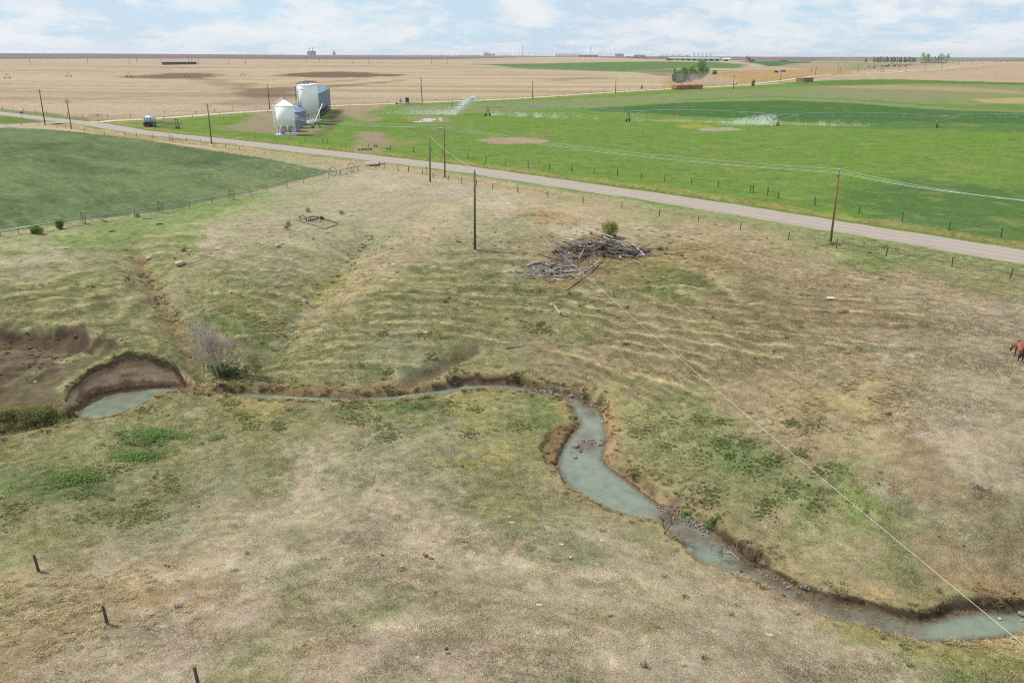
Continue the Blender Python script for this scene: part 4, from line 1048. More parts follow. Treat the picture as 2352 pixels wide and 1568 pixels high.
# rank grass in the road ditches and along the fences
vl = resample(R_MAIN[:9], 1.0)
Tv = np.gradient(vl, axis=0); Tv /= np.linalg.norm(Tv, axis=1)[:, None]; Nv = np.stack([-Tv[:, 1], Tv[:, 0]], 1)
vp_ = []
for off, sd_v, n in ((-9.0, 1.0, 2), (-7.0, 1.2, 1), (9.5, 1.4, 2), (12.5, 1.0, 1)):
    for k in range(n): vp_.append(vl + Nv * (off + r_.normal(0, sd_v, len(vl)))[:, None] + r_.normal(0, .5, vl.shape))
vp_ = np.vstack(vp_)
kv = (np.hypot(vp_[:, 0], vp_[:, 1]) < 290) & (np.abs(road_off(vp_[:, 0], vp_[:, 1])) > 5.2) & (sdist(vp_[:, 0], vp_[:, 1], ground([(770,372),(850,325),(900,330),(880,370),(850,385)])[:, :2], 3) > 0)
kv &= fbm(vp_[:, 0] / 6, vp_[:, 1] / 6, 3, 330) > -.15
vp_ = vp_[kv]
vc_ = cover_at(vp_[:, 0], vp_[:, 1]) * r_.uniform(2.0, 3.0, len(vp_))[:, None]
o = scatter('verge_grass', np.column_stack([vp_, hmesh(vp_[:, 0], vp_[:, 1])]), vc_, r_.uniform(.5, .9, len(vp_)), lay, 8)
tag(o, 'rank green and straw grass in the road ditches', 'grass', kind='stuff')

# pale swathes of last year's straw, and darker weed clusters
cs_ = ground([(1950,920),(1900,950),(1985,895),(150,1380),(250,1420),(80,1480),(40,1400),(330,1340),(600,735),(650,760),(780,650),(1580,570),(1700,590),(1480,975),(1560,985),(2320,1490),(1230,495),(1290,510),(480,800),(440,770),(1400,600),(1320,640),(1490,640)])
sw = np.array([2.6,2.4,2.0,2.6,2.6,2.4,2.2,1.6,1.6,1.4,1.6,3,3,1.6,1.4,1.2,2,2,.9,.9,2,1.6,1.6])
nn_ = (sw * 150).astype(int)
q = np.vstack([c[None, :2] + r_.normal(0, 1, (n, 2)) * np.array([s_, s_ * .7]) for c, s_, n in zip(cs_, sw, nn_)])
keep = (fbm(q[:, 0] / 1.3, q[:, 1] / 1.3, 3, 340) > .02) & (sdist(q[:, 0], q[:, 1], CREEK, 4) > .3)
q = q[keep]
tc_ = (cover_at(q[:, 0], q[:, 1]) * .55 + c_(186,172,136) * .45) * r_.uniform(1.2, 1.9, len(q))[:, None]
tag(scatter('straw_swathes', np.column_stack([q, hmesh(q[:, 0], q[:, 1])]), tc_, r_.uniform(.5, .95, len(q)), lay, 11, zscl=r_.uniform(.3, .6, len(q)), yaw=r_.normal(.4, .6, len(q))), 'pale swathes of dry straw grass in the pasture', 'grass', kind='stuff')
wc = ground([(u, v) for u, v in zip(r_.uniform(1450, 1900, 26), r_.uniform(960, 1180, 26))] + [(u, v) for u, v in zip(r_.uniform(300, 1200, 22), r_.uniform(925, 1010, 22))] + [(u, v) for u, v in zip(r_.uniform(0, 400, 14), r_.uniform(1050, 1200, 14))] + [(u, v) for u, v in zip(r_.uniform(850, 1300, 8), r_.uniform(690, 860, 8))])
q = np.vstack([c[None, :2] + r_.normal(0, r_.uniform(.25, .7), (46, 2)) for c in wc])
keep = sdist(q[:, 0], q[:, 1], CREEK, 4) > .3; q = q[keep]
tag(scatter('weed_clusters', np.column_stack([q, hmesh(q[:, 0], q[:, 1])]), (np.tile(c_(110,128,76), (len(q), 1)) * .6 + cover_at(q[:, 0], q[:, 1]) * .4) * r_.uniform(1.5, 2.6, len(q))[:, None], r_.uniform(.35, .6, len(q)), tuss, 12, zscl=r_.uniform(.3, .6, len(q))), 'small darker weed clusters scattered in the meadow', 'weeds', kind='stuff')
# ------------------------------------------------------------------ mesh building helpers
class MB:
    def __init__(s): s.v = []; s.f = []
    def add(s, V, F):
        b = len(s.v); s.v += [tuple(map(float, p)) for p in V]; s.f += [tuple(i + b for i in f) for f in F]; return s
    def box(s, c, size, rz=0.0, rot=None, taper=1.0):
        x, y, z = [q / 2 for q in size]
        V = [(-x,-y,-z),(x,-y,-z),(x,y,-z),(-x,y,-z),(-x*taper,-y*taper,z),(x*taper,-y*taper,z),(x*taper,y*taper,z),(-x*taper,y*taper,z)]
        R = rot if rot is not None else Matrix.Rotation(rz, 3, 'Z')
        return s.add([R @ Vector(p) + Vector(c) for p in V], [(0,3,2,1),(4,5,6,7),(0,1,5,4),(1,2,6,5),(2,3,7,6),(3,0,4,7)])
    def tube(s, p0, p1, r0, r1=None, n=6, caps=True):
        p0 = Vector(p0); p1 = Vector(p1); r1 = r0 if r1 is None else r1
        d = (p1 - p0)
        if d.length < 1e-6: return s
        q = d.to_track_quat('Z', 'Y')
        V = []; 
        for p, r in ((p0, r0), (p1, r1)):
            for k in range(n):
                a = 2 * PI * k / n; V.append(p + q @ Vector((r * math.cos(a), r * math.sin(a), 0)))
        F = [(k, (k + 1) % n, n + (k + 1) % n, n + k) for k in range(n)]
        if caps: F += [tuple(range(n))[::-1], tuple(range(n, 2 * n))]
        return s.add(V, F)
    def path(s, pts, r, n=5):
        pts = [Vector(p) for p in pts]
        V = []; F = []
        for i, p in enumerate(pts):
            d = pts[min(i + 1, len(pts) - 1)] - pts[max(i - 1, 0)]
            q = d.to_track_quat('Z', 'Y'); rr_ = r[i] if isinstance(r, (list, tuple)) else r
            for k in range(n):
                a = 2 * PI * k / n; V.append(p + q @ Vector((rr_ * math.cos(a), rr_ * math.sin(a), 0)))
        for i in range(len(pts) - 1):
            for k in range(n): F.append((i * n + k, i * n + (k + 1) % n, (i + 1) * n + (k + 1) % n, (i + 1) * n + k))
        F += [tuple(range(n))[::-1], tuple(range((len(pts) - 1) * n, len(pts) * n))]
        return s.add(V, F)
    def lathe(s, prof, n=24, c=(0, 0, 0), a0=0.0):
        V = []; F = []
        for r, z in prof:
            for k in range(n):
                a = a0 + 2 * PI * k / n; V.append((c[0] + r * math.cos(a), c[1] + r * math.sin(a), c[2] + z))
        m = len(prof)
        for i in range(m - 1):
            for k in range(n): F.append((i * n + k, i * n + (k + 1) % n, (i + 1) * n + (k + 1) % n, (i + 1) * n + k))
        F += [tuple(range(n))[::-1], tuple(range((m - 1) * n, m * n))]
        return s.add(V, F)
    def rock(s, c, size, seed, rough=.22, sub=2):
        bm = bmesh.new(); bmesh.ops.create_icosphere(bm, subdivisions=sub, radius=1)
        r = random.Random(seed); ds = [(Vector((r.gauss(0, 1), r.gauss(0, 1), r.gauss(0, 1))).normalized(), r.uniform(.45, .85)) for _ in range(9)]
        V = []
        for v in bm.verts:
            p = v.co.copy()
            for d, l in ds:
                k = p.dot(d)
                if k > l: p -= d * (k - l) * .85
            p *= 1 + r.uniform(-rough, rough) * .25
            V.append((c[0] + p.x * size[0], c[1] + p.y * size[1], c[2] + p.z * size[2]))
        F = [tuple(v.index for v in f.verts) for f in bm.faces]; bm.free()
        return s.add(V, F)
    def mesh(s, name, material, smooth=False):
        me = bpy.data.meshes.new(name); me.from_pydata(s.v, [], s.f)
        if material: me.materials.append(material)
        if smooth: me.polygons.foreach_set('use_smooth', [True] * len(me.polygons))
        me.update(); return me
    def build(s, name, material, parent=None, smooth=False, loc=None):
        o = bpy.data.objects.new(name, s.mesh(name, material, smooth)); COL.objects.link(o)
        if parent is not None: o.parent = parent
        if loc is not None: o.location = loc
        return o
def obj(name, me, parent=None, loc=(0, 0, 0), rz=0.0, scale=None):
    o = bpy.data.objects.new(name, me); COL.objects.link(o); o.location = loc; o.rotation_euler = (0, 0, rz)
    if scale is not None: o.scale = scale if hasattr(scale, '__len__') else (scale,) * 3
    if parent is not None: o.parent = parent
    return o
def thing(name, label, cat, loc=(0, 0, 0), rz=0.0, group=None):
    o = bpy.data.objects.new(name, None); o.empty_display_size = .2; COL.objects.link(o)
    o.location = loc; o.rotation_euler = (0, 0, rz)
    return tag(o, label, cat, group)
cA = px_c(0, 150, 2.297); cB = px_c(1000, 150, 2.244); cC = px_c(2000, 150, 2.194); cD = px_c(3000, 150, 2.146)
cE = px_c(0, 550, 1.68); cF = px_c(1400, 550, 1.68); cG = px_c(2700, 600, 1.685); cH = px_c(0, 900, 1.742); cI = px_c(1300, 600, 6.72)
cS = px_c(1000, 300, 5.6); cT = px_c(500, 400, 5.88); cL = px_c(2050, 880, 3.136); cR = px_c(1900, 1450, 2.24); cU = px_c(2500, 1950, 2.851); cV = px_c(3300, 2100, 2.485)
cP = px_c(1560, 380, 4.704); cX = px_c(2600, 180, 4.704); cY = px_c(1180, 180, 10.69); cZ = px_c(0, 1900, 1.887); cM = px_c(1100, 840, 5.88)
def top_z(base, u, v):
    """height of picture point (u,v) on a vertical line standing at base"""
    d = rays([(u, v)])[0]
    return CAMZ + d[2] * math.hypot(base.x, base.y)
def on_ray(u, v, dist):
    d = rays([(u, v)])[0]
    return Vector((d[0] * dist, d[1] * dist, CAMZ + d[2] * dist))
def mpp(p):
    """metres per picture unit at p (across the view)"""
    return (Vector(p) - Vector((0, 0, CAMZ))).length / FPX

# common materials
m_wood_g = mat('grey_weathered_wood', c_(150,142,132), .9, .28, 3, bump=.02, bscale=20)
m_wood_d = mat('dark_weathered_wood', c_(98,88,80), .95, .3, 3)
m_pole_g = mat('grey_pole_wood', c_(112,108,92), .9, .2, 2)
m_pole_b = mat('brown_pole_wood', c_(146,112,86), .9, .25, 1.2)
m_pole_d = mat('dark_pole_wood', c_(92,74,66), .9, .2, 2)
m_galv = mat('galvanised_steel', c_(158,166,172), .42, .10, 3, metallic=.55)
m_steel_w = mat('steel_bin_wall', c_(150,164,184), .6, .12, .8, metallic=.25)
m_steel_r = mat('steel_bin_roof', c_(160,184,204), .55, .10, .8, metallic=.3)
m_white = mat('white_bin_paint', srgb(238,238,234), .7, .03, .5, spec=.15)
m_cream = mat('cream_hopper_paint', c_(214,206,180), .5, .05, 1)
m_ins = mat('grey_porcelain', c_(176,184,188), .3)
m_wire = mat('aluminium_conductor', c_(214,216,212), .75, spec=.1)
m_bwire = mat('barbed_wire', c_(170,166,156), .6, metallic=.3)
m_black = mat('black_rubber', c_(46,44,44), .85, .2, 4)
m_darkm = mat('dark_machinery_steel', c_(70,70,76), .6, .2, 4)
m_rust = mat('rusty_steel', c_(118,92,74), .85, .3, 3)
m_conc = mat('pale_concrete', c_(206,200,190), .9, .1, 2)
# ------------------------------------------------------------------ grain bins
def hopper_bin(label, p, r, leg_h, wall_h, roof_h, white, legs=8, group=None, n=36, detail=True, skirt=False):
    t = thing('hopper_bin', label, 'grain bin', p, 0, group)
    wm, rm = (m_white, m_white) if white else (m_steel_w, m_steel_r)
    b = MB()
    if white:
        b.lathe([(r, leg_h), (r + .02, leg_h + .01), (r + .02, leg_h + wall_h)], n)
    else:      # corrugated rings
        prof = []
        k = int(wall_h / .28)
        for i in range(k + 1):
            z = leg_h + wall_h * i / k
            prof += [(r + (.035 if i % 2 else -.02), z)]
        b.lathe(prof, n)
    b.build('wall', wm, t, smooth=True)
    z0 = leg_h + wall_h
    rf = MB().lathe([(r + .12, z0 - .02), (r * .16, z0 + roof_h), (r * .14, z0 + roof_h + .18), (r * .02, z0 + roof_h + .22)], n).build('roof', rm, t, smooth=False)
    if detail:
        rb = MB()
        for i in range(n // 2):
            a = 2 * PI * (i + .5) / (n // 2)
            rb.tube(((r + .1) * math.cos(a), (r + .1) * math.sin(a), z0 + .03), (r * .17 * math.cos(a), r * .17 * math.sin(a), z0 + roof_h + .03), .035, n=4, caps=False)
        if not white: rb.build('roof_rib', rm, rf)
        if not white:
            sb = MB()
            for i in range(10):
                a = 2 * PI * i / 10
                sb.box(((r + .05) * math.cos(a), (r + .05) * math.sin(a), leg_h + wall_h / 2), (.09, .10, wall_h), a)
            sb.build('wall_stiffener', m_galv, t)
    MB().lathe([(r * .12, max(.35, leg_h * .22)), (r * .15, max(.5, leg_h * .25)), (r, leg_h + .3), (r * .98, leg_h + .35)], n).build('hopper_cone', m_cream if white else m_darkm, t, smooth=True)
    for i in range(legs):
        a = 2 * PI * (i + .5) / legs
        l = MB()
        cx, cy = r * math.cos(a), r * math.sin(a)
        l.box((cx, cy, leg_h / 2), (.22 if white else .14, .16 if white else .12, leg_h + .1), a)
        if white:   # arched gusset to the wall
            for s in (-1, 1):
                a2 = a + s * .17
                l.tube((cx, cy, leg_h - .55), (r * math.cos(a2), r * math.sin(a2), leg_h + .02), .10, n=4)
            l.box((cx, cy, leg_h - .1), (.05, .9, .22), a)
        l.build('leg', m_white if white else m_darkm, t)
    if not white:
        br_ = MB()
        for i in range(legs):
            a = 2 * PI * (i + .5) / legs; a2 = 2 * PI * (i + 1.5) / legs
            br_.tube((r * math.cos(a), r * math.sin(a), .3), (r * math.cos(a2), r * math.sin(a2), leg_h - .1), .05, n=4)
            br_.tube((r * math.cos(a), r * math.sin(a), leg_h * .5), (r * math.cos(a2), r * math.sin(a2), leg_h * .5), .05, n=4)
        br_.build('leg_brace', m_darkm, t)
        for k in (-1, 1): MB().box((r * .7 * k, 0, .1), (.25, 2 * r, .2)).build('skid', m_darkm, t)
    return t
def ladder(t, r, a, z0, z1, m, cage=None, w=.55):
    b = MB(); ca, sa = math.cos(a), math.sin(a)
    o = Vector((ca, sa, 0)) * (r + .28); tn = Vector((-sa, ca, 0))
    for s in (-1, 1): b.tube(o + tn * s * w / 2 + Vector((0, 0, z0)), o + tn * s * w / 2 + Vector((0, 0, z1)), .045, n=4)
    z = z0
    while z < z1:
        b.tube(o - tn * w / 2 + Vector((0, 0, z)), o + tn * w / 2 + Vector((0, 0, z)), .03, n=4); z += .45
    ld = b.build('ladder', m, t)
    if cage:
        b = MB(); z = cage
        hoop = lambda z: [o + tn * (.5 * math.cos(q)) + Vector((ca, sa, 0)) * (.75 * math.sin(q)) + Vector((0, 0, z)) for q in np.linspace(0, PI, 7)]
        while z < z1: b.path(hoop(z), .03, 4); z += 1.0
        for k in range(0, 7): b.tube(hoop(cage)[k], hoop(z1)[k], .025, n=4)
        b.build('ladder_cage', m, ld)
def rail(t, name, pts, h, m, parent_z=0):
    b = MB(); pts = [Vector(p) for p in pts]
    for p in pts: b.tube(p, p + Vector((0, 0, h)), .035, n=4)
    for k in (.5, 1.0):
        for a, c in zip(pts[:-1], pts[1:]): b.tube(a + Vector((0, 0, h * k)), c + Vector((0, 0, h * k)), .035, n=4)
    b.build(name, m, t)
p = g1(*cS(830, 1338)); p.z = hz(p.x, p.y)
wb = hopper_bin('white hopper grain bin with caged ladder, alone nearest the gravel road', p, 2.95, 3.0, 6.3, 1.75, True, 8)
MB().box((0, 0, .12), (6.9, 6.9, .24)).build('concrete_pad', m_conc, wb)
ladder(wb, 2.95, PI * 1.04, .6, 9.6, m_white, cage=2.5)
rail(wb, 'roof_rail', [(-2.9, -.4, 9.4), (-2.2, -.4, 9.9), (-1.4, -.4, 10.4), (-.5, -.3, 10.9)], 1.0, m_white)
MB().tube((.2, 0, 11), (.2, 0, 12.0), .08, n=6).build('roof_vent', m_darkm, wb)
MB().box((-.6, -2.4, .6), (1.3, .9, .9)).box((-.6, -2.4, 1.08), (1.4, 1.0, .08)).build('motor_box', m_galv, wb)
for i in range(4):
    q = Vector((-80.3 - .30 * i, 319 + 5.6 * i, 0)); q.z = hz(q.x, q.y)
    nm = ['tall white hopper bin with ladder and platform, first of the four', 'tall white hopper bin second in the row of four', 'tall white hopper bin third in the row of four', 'tall white hopper bin at the far end of the four'][i]
    wb = hopper_bin(nm, q, 2.5, 3.9, 10.3, .55, True, 8, 'row of tall white bins')
    ring = [(2.45 * math.cos(a), 2.45 * math.sin(a), 14.2) for a in np.linspace(0, 2 * PI, 13)]
    rail(wb, 'top_rail', ring, 1.15, m_darkm)
    for q0, q1, q2 in (((0, 0, 14.6), (0, 0, 15.4), .35), ((.9, -.6, 14.3), (.9, -.6, 15.2), .15), ((-1, -.8, 14.3), (-1, -.8, 15), .2)):
        MB().tube(q0, q1, q2, n=8).build('roof_cap', m_galv, wb)
    MB().box((0, 0, .1), (6.0, 5.5, .2)).build('concrete_pad', m_conc, wb)
    if i == 0:
        ladder(wb, 2.5, -PI * .74, 6.2, 14.0, m_darkm, cage=9)
        a = -PI * .66
        pl = MB().box((2.75 * math.cos(a) + .45 * math.cos(a), 2.75 * math.sin(a) + .45 * math.sin(a), 6.9), (1.0, 1.6, .12), a).build('platform', m_darkm, wb)
        o = Vector((3.15 * math.cos(a), 3.15 * math.sin(a), 6.95)); tn = Vector((-math.sin(a), math.cos(a), 0)); rd = Vector((math.cos(a), math.sin(a), 0))
        rail(wb, 'platform_rail', [o - tn * .8 - rd * .4, o - tn * .8 + rd * .5, o + tn * .8 + rd * .5, o + tn * .8 - rd * .4], 1.4, m_darkm)
        # faded maker's lettering on the shell : a short dark line of print
        for k, (w, g) in enumerate([(.22, 0), (.18, .3), (.2, .55), (.2, .82), (.16, 1.06), (.2, 1.3), (.22, 1.75)]):
            a = -PI * .60 + (g + .1) / 2.75
            MB().box((2.53 * math.cos(a), 2.53 * math.sin(a), 12.7), (.012, w, .24), a).build('faded_print', mat('faded_print', c_(150,150,150), .7), wb)
for j in range(8):
    q = Vector((-83.9 - .95 * j, 346 + 7.6 * j, 0)); q.z = hz(q.x, q.y)
    word = ['first', 'second', 'third', 'fourth', 'fifth', 'sixth', 'seventh', 'last'][j]
    hopper_bin('corrugated blue grey steel hopper bin, %s of eight behind the white bins' % word, q, 2.75, 2.9, 6.9, 1.4, False, 8, 'row of steel hopper bins', n=28)
def flat_bin(label, p, r, wall, roof):
    t = thing('steel_bin', label, 'grain bin', p, 0, 'flat bottomed steel bins')
    prof = []; k = int(wall / .25)
    for i in range(k + 1): prof.append((r + (.03 if i % 2 else -.02), wall * i / k))
    MB().lathe(prof, 40).build('wall', m_steel_w, t, smooth=True)
    rf = MB().lathe([(r + .15, wall - .05), (r * .12, wall + roof), (r * .11, wall + roof + .2), (.02, wall + roof + .25)], 40).build('roof', m_steel_r, t)
    rb = MB()
    for i in range(22):
        a = 2 * PI * i / 22
        rb.tube(((r + .12) * math.cos(a), (r + .12) * math.sin(a), wall), (r * .13 * math.cos(a), r * .13 * math.sin(a), wall + roof + .03), .045, n=4, caps=False)
    rb.build('roof_rib', m_steel_r, rf)
    sb = MB()
    for i in range(16):
        a = 2 * PI * i / 16
        sb.box(((r + .06) * math.cos(a), (r + .06) * math.sin(a), wall / 2), (.1, .12, wall), a)
    sb.build('wall_stiffener', m_galv, t)
    a = -PI * .35
    MB().box(((r + .05) * math.cos(a), (r + .05) * math.sin(a), 1.1), (.1, .9, 1.8), a).build('door', m_galv, t)
    return t
for (x, y), w, nm in [((852, 1262), 5.0, 'low grey steel grain bin half hidden behind the lone white bin'), ((940, 1182), 5.7, 'grey steel grain bin between the low bin and the tall white row'), ((1030, 1118), 5.2, 'grey steel grain bin next to the legs of the tall white bins')]:
    q = g1(*cS(x, y)); q.z = hz(q.x, q.y); flat_bin(nm, q, 3.9, w, 2.3)
# auger
b0 = g1(*cS(1412, 1196)); b1 = on_ray(*cS(1500, 815), b0.y * 1.01 + 4); b1 = Vector((b0.x + 2.6, b0.y + 6.5, 8.2))
t = thing('grain_auger', 'slim white grain auger with red intake and green hopper leaning by the bins', 'auger', b0)
d = (b1 - b0)
MB().tube((0, 0, .6), d, .17, n=8).build('tube', m_white, t)
MB().tube(d * .02 + Vector((0, 0, .55)), d * .22 + Vector((0, 0, .45)), .23, n=8).build('drive_housing', mat('red_machine_paint', c_(180,70,50), .5), t)
MB().lathe([(.45, 0), (.95, .75), (1.0, .85)], 4, a0=PI / 4).build('intake_hopper', mat('green_plastic', c_(40,165,120), .5), t)
fr = MB()
for s in (-1, 1): fr.tube(d * .55, (d.x * .35 + s * 1.2, d.y * .3, .4), .06, n=5).tube(d * .3, (d.x * .35 + s * 1.2, d.y * .3, .4), .06, n=5)
fr.build('undercarriage', m_darkm, t)
for s in (-1, 1): MB().tube((d.x * .35 + s * 1.3, d.y * .3, .4), (d.x * .35 + s * 1.1, d.y * .3, .4), .4, n=12).build('wheel', m_black, t)

# ------------------------------------------------------------------ seeder with tank
a = g1(*cT(545, 622)); b = g1(*cT(1320, 682)); mid = (a + b) / 2
t = thing('seeding_implement', 'folded seeding implement with a pale blue tank parked in the grass', 'implement', a)
ax = (b - a); L = ax.length; ax.normalize(); sd_ = Vector((-ax.y, ax.x, 0))
tk = MB(); prof = [(.02, -2.3), (.9, -2.15), (1.25, -1.5), (1.3, 0), (1.25, 1.5), (.9, 2.15), (.02, 2.3)]
V0 = MB().lathe(prof, 20); R3 = Matrix.Rotation(PI / 2, 3, 'Y')
ang = math.atan2(ax.y, ax.x); RZ = Matrix.Rotation(ang, 3, 'Z')
V0.v = [tuple(RZ @ (R3 @ Vector(p)) + ax * 1.2 + Vector((0, 0, 2.7))) for p in V0.v]
tank = V0.build('tank', mat('pale_tank', c_(200,216,226), .35, .06, 1), t, smooth=True)
for k in (-1.1, 1.1):
    MB().path([ax * (1.2 + k) + sd_ * 1.33 * math.cos(q) + Vector((0, 0, 2.7 + 1.33 * math.sin(q))) for q in np.linspace(0, 2 * PI, 17)], .05, 4).build('tank_band', m_darkm, tank)
fm = MB()
for s in (-1, 1):
    fm.tube(sd_ * s * .9 + ax * -1.2 + Vector((0, 0, 1.3)), sd_ * s * .9 + ax * 4.2 + Vector((0, 0, 1.3)), .14, n=5)
    fm.tube(sd_ * s * 1.0 + ax * 3.6 + Vector((0, 0, 1.3)), sd_ * s * 1.0 + ax * 3.6 + Vector((0, 0, 3.2)), .08, n=5)
    fm.tube(sd_ * s * 1.3 + ax * -.9 + Vector((0, 0, 3.1)), sd_ * s * 1.3 + ax * 3.7 + Vector((0, 0, 3.1)), .06, n=5)
fm.box(ax * 1.2 + Vector((0, 0, 1.25)), (5, 1.9, .3), ang)
fm.build('tank_frame', m_darkm, t)
for s in (-1, 1):
    for k in (.2, 2.4): 
        MB().tube(ax * k + sd_ * s * 1.5 + Vector((0, 0, .8)), ax * k + sd_ * s * 1.0 + Vector((0, 0, .8)), .8, n=16).build('wheel', m_black, t)
for s, z in ((-.9, 1.0), (.9, 2.6)):
    MB().tube(ax * 1.5 + sd_ * s + Vector((0, 0, z)), ax * L + sd_ * s + Vector((0, 0, z * .75)), .10, n=5).build('boom_rail', m_galv, t)
tr = MB(); k = 3.6; i = 0
while k < L - .3:
    tr.tube(ax * k + sd_ * (-.9) + Vector((0, 0, 1.0)), ax * (k + .9) + sd_ * .9 + Vector((0, 0, 2.1)), .05, n=4)
    tr.tube(ax * k + sd_ * .9 + Vector((0, 0, 2.2)), ax * (k + .4) + sd_ * -.9 + Vector((0, 0, .9)), .05, n=4)
    k += .9
tr.build('boom_truss', m_rust, t)
k = 4.5
while k < L - .5:
    MB().tube(ax * k + sd_ * -.9 + Vector((0, 0, 1.0)), ax * (k + .25) + sd_ * -1.0 + Vector((0, 0, .1)), .06, .03, n=4).build('tine', m_darkm, t); k += 1.6
for k in (L - 1.6, L - .1):
    w = MB().tube(ax * k + sd_ * -.9 + Vector((0, 0, .45)), ax * k + sd_ * -.65 + Vector((0, 0, .45)), .45, n=14).build('gauge_wheel', m_black, t)
    MB().tube(ax * k + sd_ * -.9 + Vector((0, 0, .5)), ax * k + sd_ * -.9 + Vector((0, 0, 3.2)), .08, n=4).box(ax * k + sd_ * -.9 + Vector((0, 0, 3.25)), (.6, .25, .4), ang).build('hydraulic_post', m_darkm, t)
MB().box(ax * (L - 1.2) + sd_ * -.9 + Vector((0, 0, 1.2)), (.7, .3, .3), ang).build('orange_bracket', mat('orange_paint', c_(214,104,60), .6), t)

# ------------------------------------------------------------------ utility poles and lines
POLES = {}
def util_pole(key, base, top, label, m=m_pole_b, arm=None, arm_a=0.0, r=.16, group=None, xf=None, ins=True, hmin=5, hmax=15, sink=.3):
    p = g1(*base); p.z = hz(p.x, p.y)
    h = min(max(top_z(p, *top) - p.z, hmin), hmax)
    t = thing('utility_pole', label, 'utility pole', p, 0, group)
    # the measured lean of the top
    d = rays([top])[0]; dist = math.hypot(p.x, p.y)
    dx = max(-.5, min(.5, d[0] * dist - p.x))
    MB().path([(0, 0, -sink), (dx * .5, 0, h * .5), (dx, 0, h)], [r, r * .85, r * .65], 8).build('pole', m, t, smooth=True)
    tips = []
    if arm:
        ca, sa = math.cos(arm_a), math.sin(arm_a)
        c = MB().box((dx, 0, h - .55), (arm, .12, .14), arm_a).build('crossarm', m_galv if key in ('c', 'd', 'e') else m_wood_g, t)
        for s in (-.46, .46, .0):
            q = Vector((dx + s * arm * ca, s * arm * sa, h - .48 if s else h + .0))
            if ins: MB().lathe([(.05, 0), (.09, .05), (.05, .1), (.09, .16), (.04, .24)], 8, q).build('insulator', m_ins, t)
            tips.append(p + q + Vector((0, 0, .24)))
        if ins:
            bq = MB()
            for s in (-.3, .3): bq.tube((dx + s * arm * ca, s * arm * sa, h - .6), (dx, 0, h - 1.3), .03, n=4)
            bq.build('arm_brace', m_galv, t)
    else:
        if ins: MB().lathe([(.05, 0), (.10, .06), (.05, .12), (.10, .2), (.04, .3)], 8, (dx, 0, h)).build('insulator', m_ins, t)
        tips.append(p + Vector((dx, 0, h + .25)))
    if xf:
        MB().lathe([(.22, 0), (.26, .05), (.26, .85), (.18, .95)], 14, (dx * .8 + .38, -.1, h - 2.3)).build('transformer', m_ins, t)
    POLES[key] = (p, tips, t)
    return t
util_pole('a', (1091, 573), (1090, 393), 'grey single pole standing alone on the grassy crest above the creek', m_pole_g, r=.19, group=None)
util_pole('b', (988, 418), (987, 315), 'grey pole without crossarm just inside the fence at the road bend', m_pole_g, r=.18)
util_pole('c', (1022, 408), (1020, 290), 'brown pole with galvanised crossarm beside the grey pole at the road bend', m_pole_b, arm=2.6, arm_a=-.1, r=.18)
util_pole('d', (1908, 556), (1927, 392), 'orange brown pole beside the gravel road, alone at its right stretch', m_pole_b, arm=1.6, arm_a=.9, r=.18)
util_pole('e', cA(1945, 977), cA(1905, 612), 'brown pole with crossarm on the road verge below the seeding implement', m_pole_g, arm=2.6, arm_a=-.3, r=.2)
util_pole('f', cA(657, 842), cA(612, 566), 'pale pole with two crossarms at the road junction', m_pole_g, arm=2.6, arm_a=-.3, r=.2)
util_pole('g', cA(415, 806), cA(363, 480), 'tall dark pole left of the pale pole at the road junction', m_pole_d, arm=2.4, arm_a=-.4, r=.22)
util_pole('h', cB(177, 652), cB(158, 420), 'dark bare pole beside the back road left of the bins', m_pole_d, r=.24, ins=False)
util_pole('i', cB(1547, 585), cB(1532, 357), 'dark pole with transformer by the pump station', m_pole_d, r=.24, xf=True)
MB().box((0, 0, 0), (2.4, .12, .14), -.3).build('crossarm', m_wood_g, POLES['f'][2], loc=(POLES['f'][1][2] - POLES['f'][0] - Vector((0, 0, 1.6))))
lab = {0: 'first', 1: 'second', 2: 'third', 3: 'fourth'}
for k, (bs, tp) in enumerate([(cC(287, 541), cC(287, 385)), (cC(1013, 493), cC(1018, 362)), (cC(1592, 420), cC(1600, 335)), (cC(2047, 457), cC(2056, 330))]):
    util_pole('r%d' % k, bs, tp, 'brown pole along the back road, %s to the right of the pump station' % lab[k], m_pole_d, arm=2.4, arm_a=-.8, r=.22, group='poles along the back road', ins=False)
far_p = [cD(*q) + cD(*w) for q, w in [((262,379),(268,275)),((561,331),(570,250)),((753,311),(760,222)),((772,309),(776,255)),((928,309),(932,235)),((1122,306),(1127,250)),((1145,306),(1148,250)),((1277,291),(1285,220)),((1337,293),(1340,250)),((1500,293),(1507,228)),((1647,283),(1652,222)),((1785,252),(1788,195)),((1905,242),(1905,188)),((2005,234),(2008,185)),((2108,227),(2108,180)),((528,302),(530,262))]]
for k, (a1, a2, b1_, b2_) in enumerate(far_p):
    util_pole('q%d' % k, (a1, a2), (b1_, b2_), 'thin distant pole among the stubble fields on the right', m_pole_d, arm=2.2, arm_a=-.6, r=.25, group='distant poles on the right', ins=False, hmax=13)
far_l = [cA(*q) + cA(*w) for q, w in [((1190,241),(1188,190)),((1257,236),(1255,178)),((1480,236),(1478,185)),((1735,249),(1735,190)),((1762,249),(1760,190)),((1828,249),(1823,185)),((2098,248),(2096,190)),((2257,248),(2253,190)),((808,241),(806,190)),((275,236),(274,190))]] + [cB(*q) + cB(*w) for q, w in [((507,226),(507,190)),((626,229),(624,190)),((925,241),(924,195)),((1068,246),(1066,190)),((1629,238),(1627,183)),((1772,238),(1769,180))]]
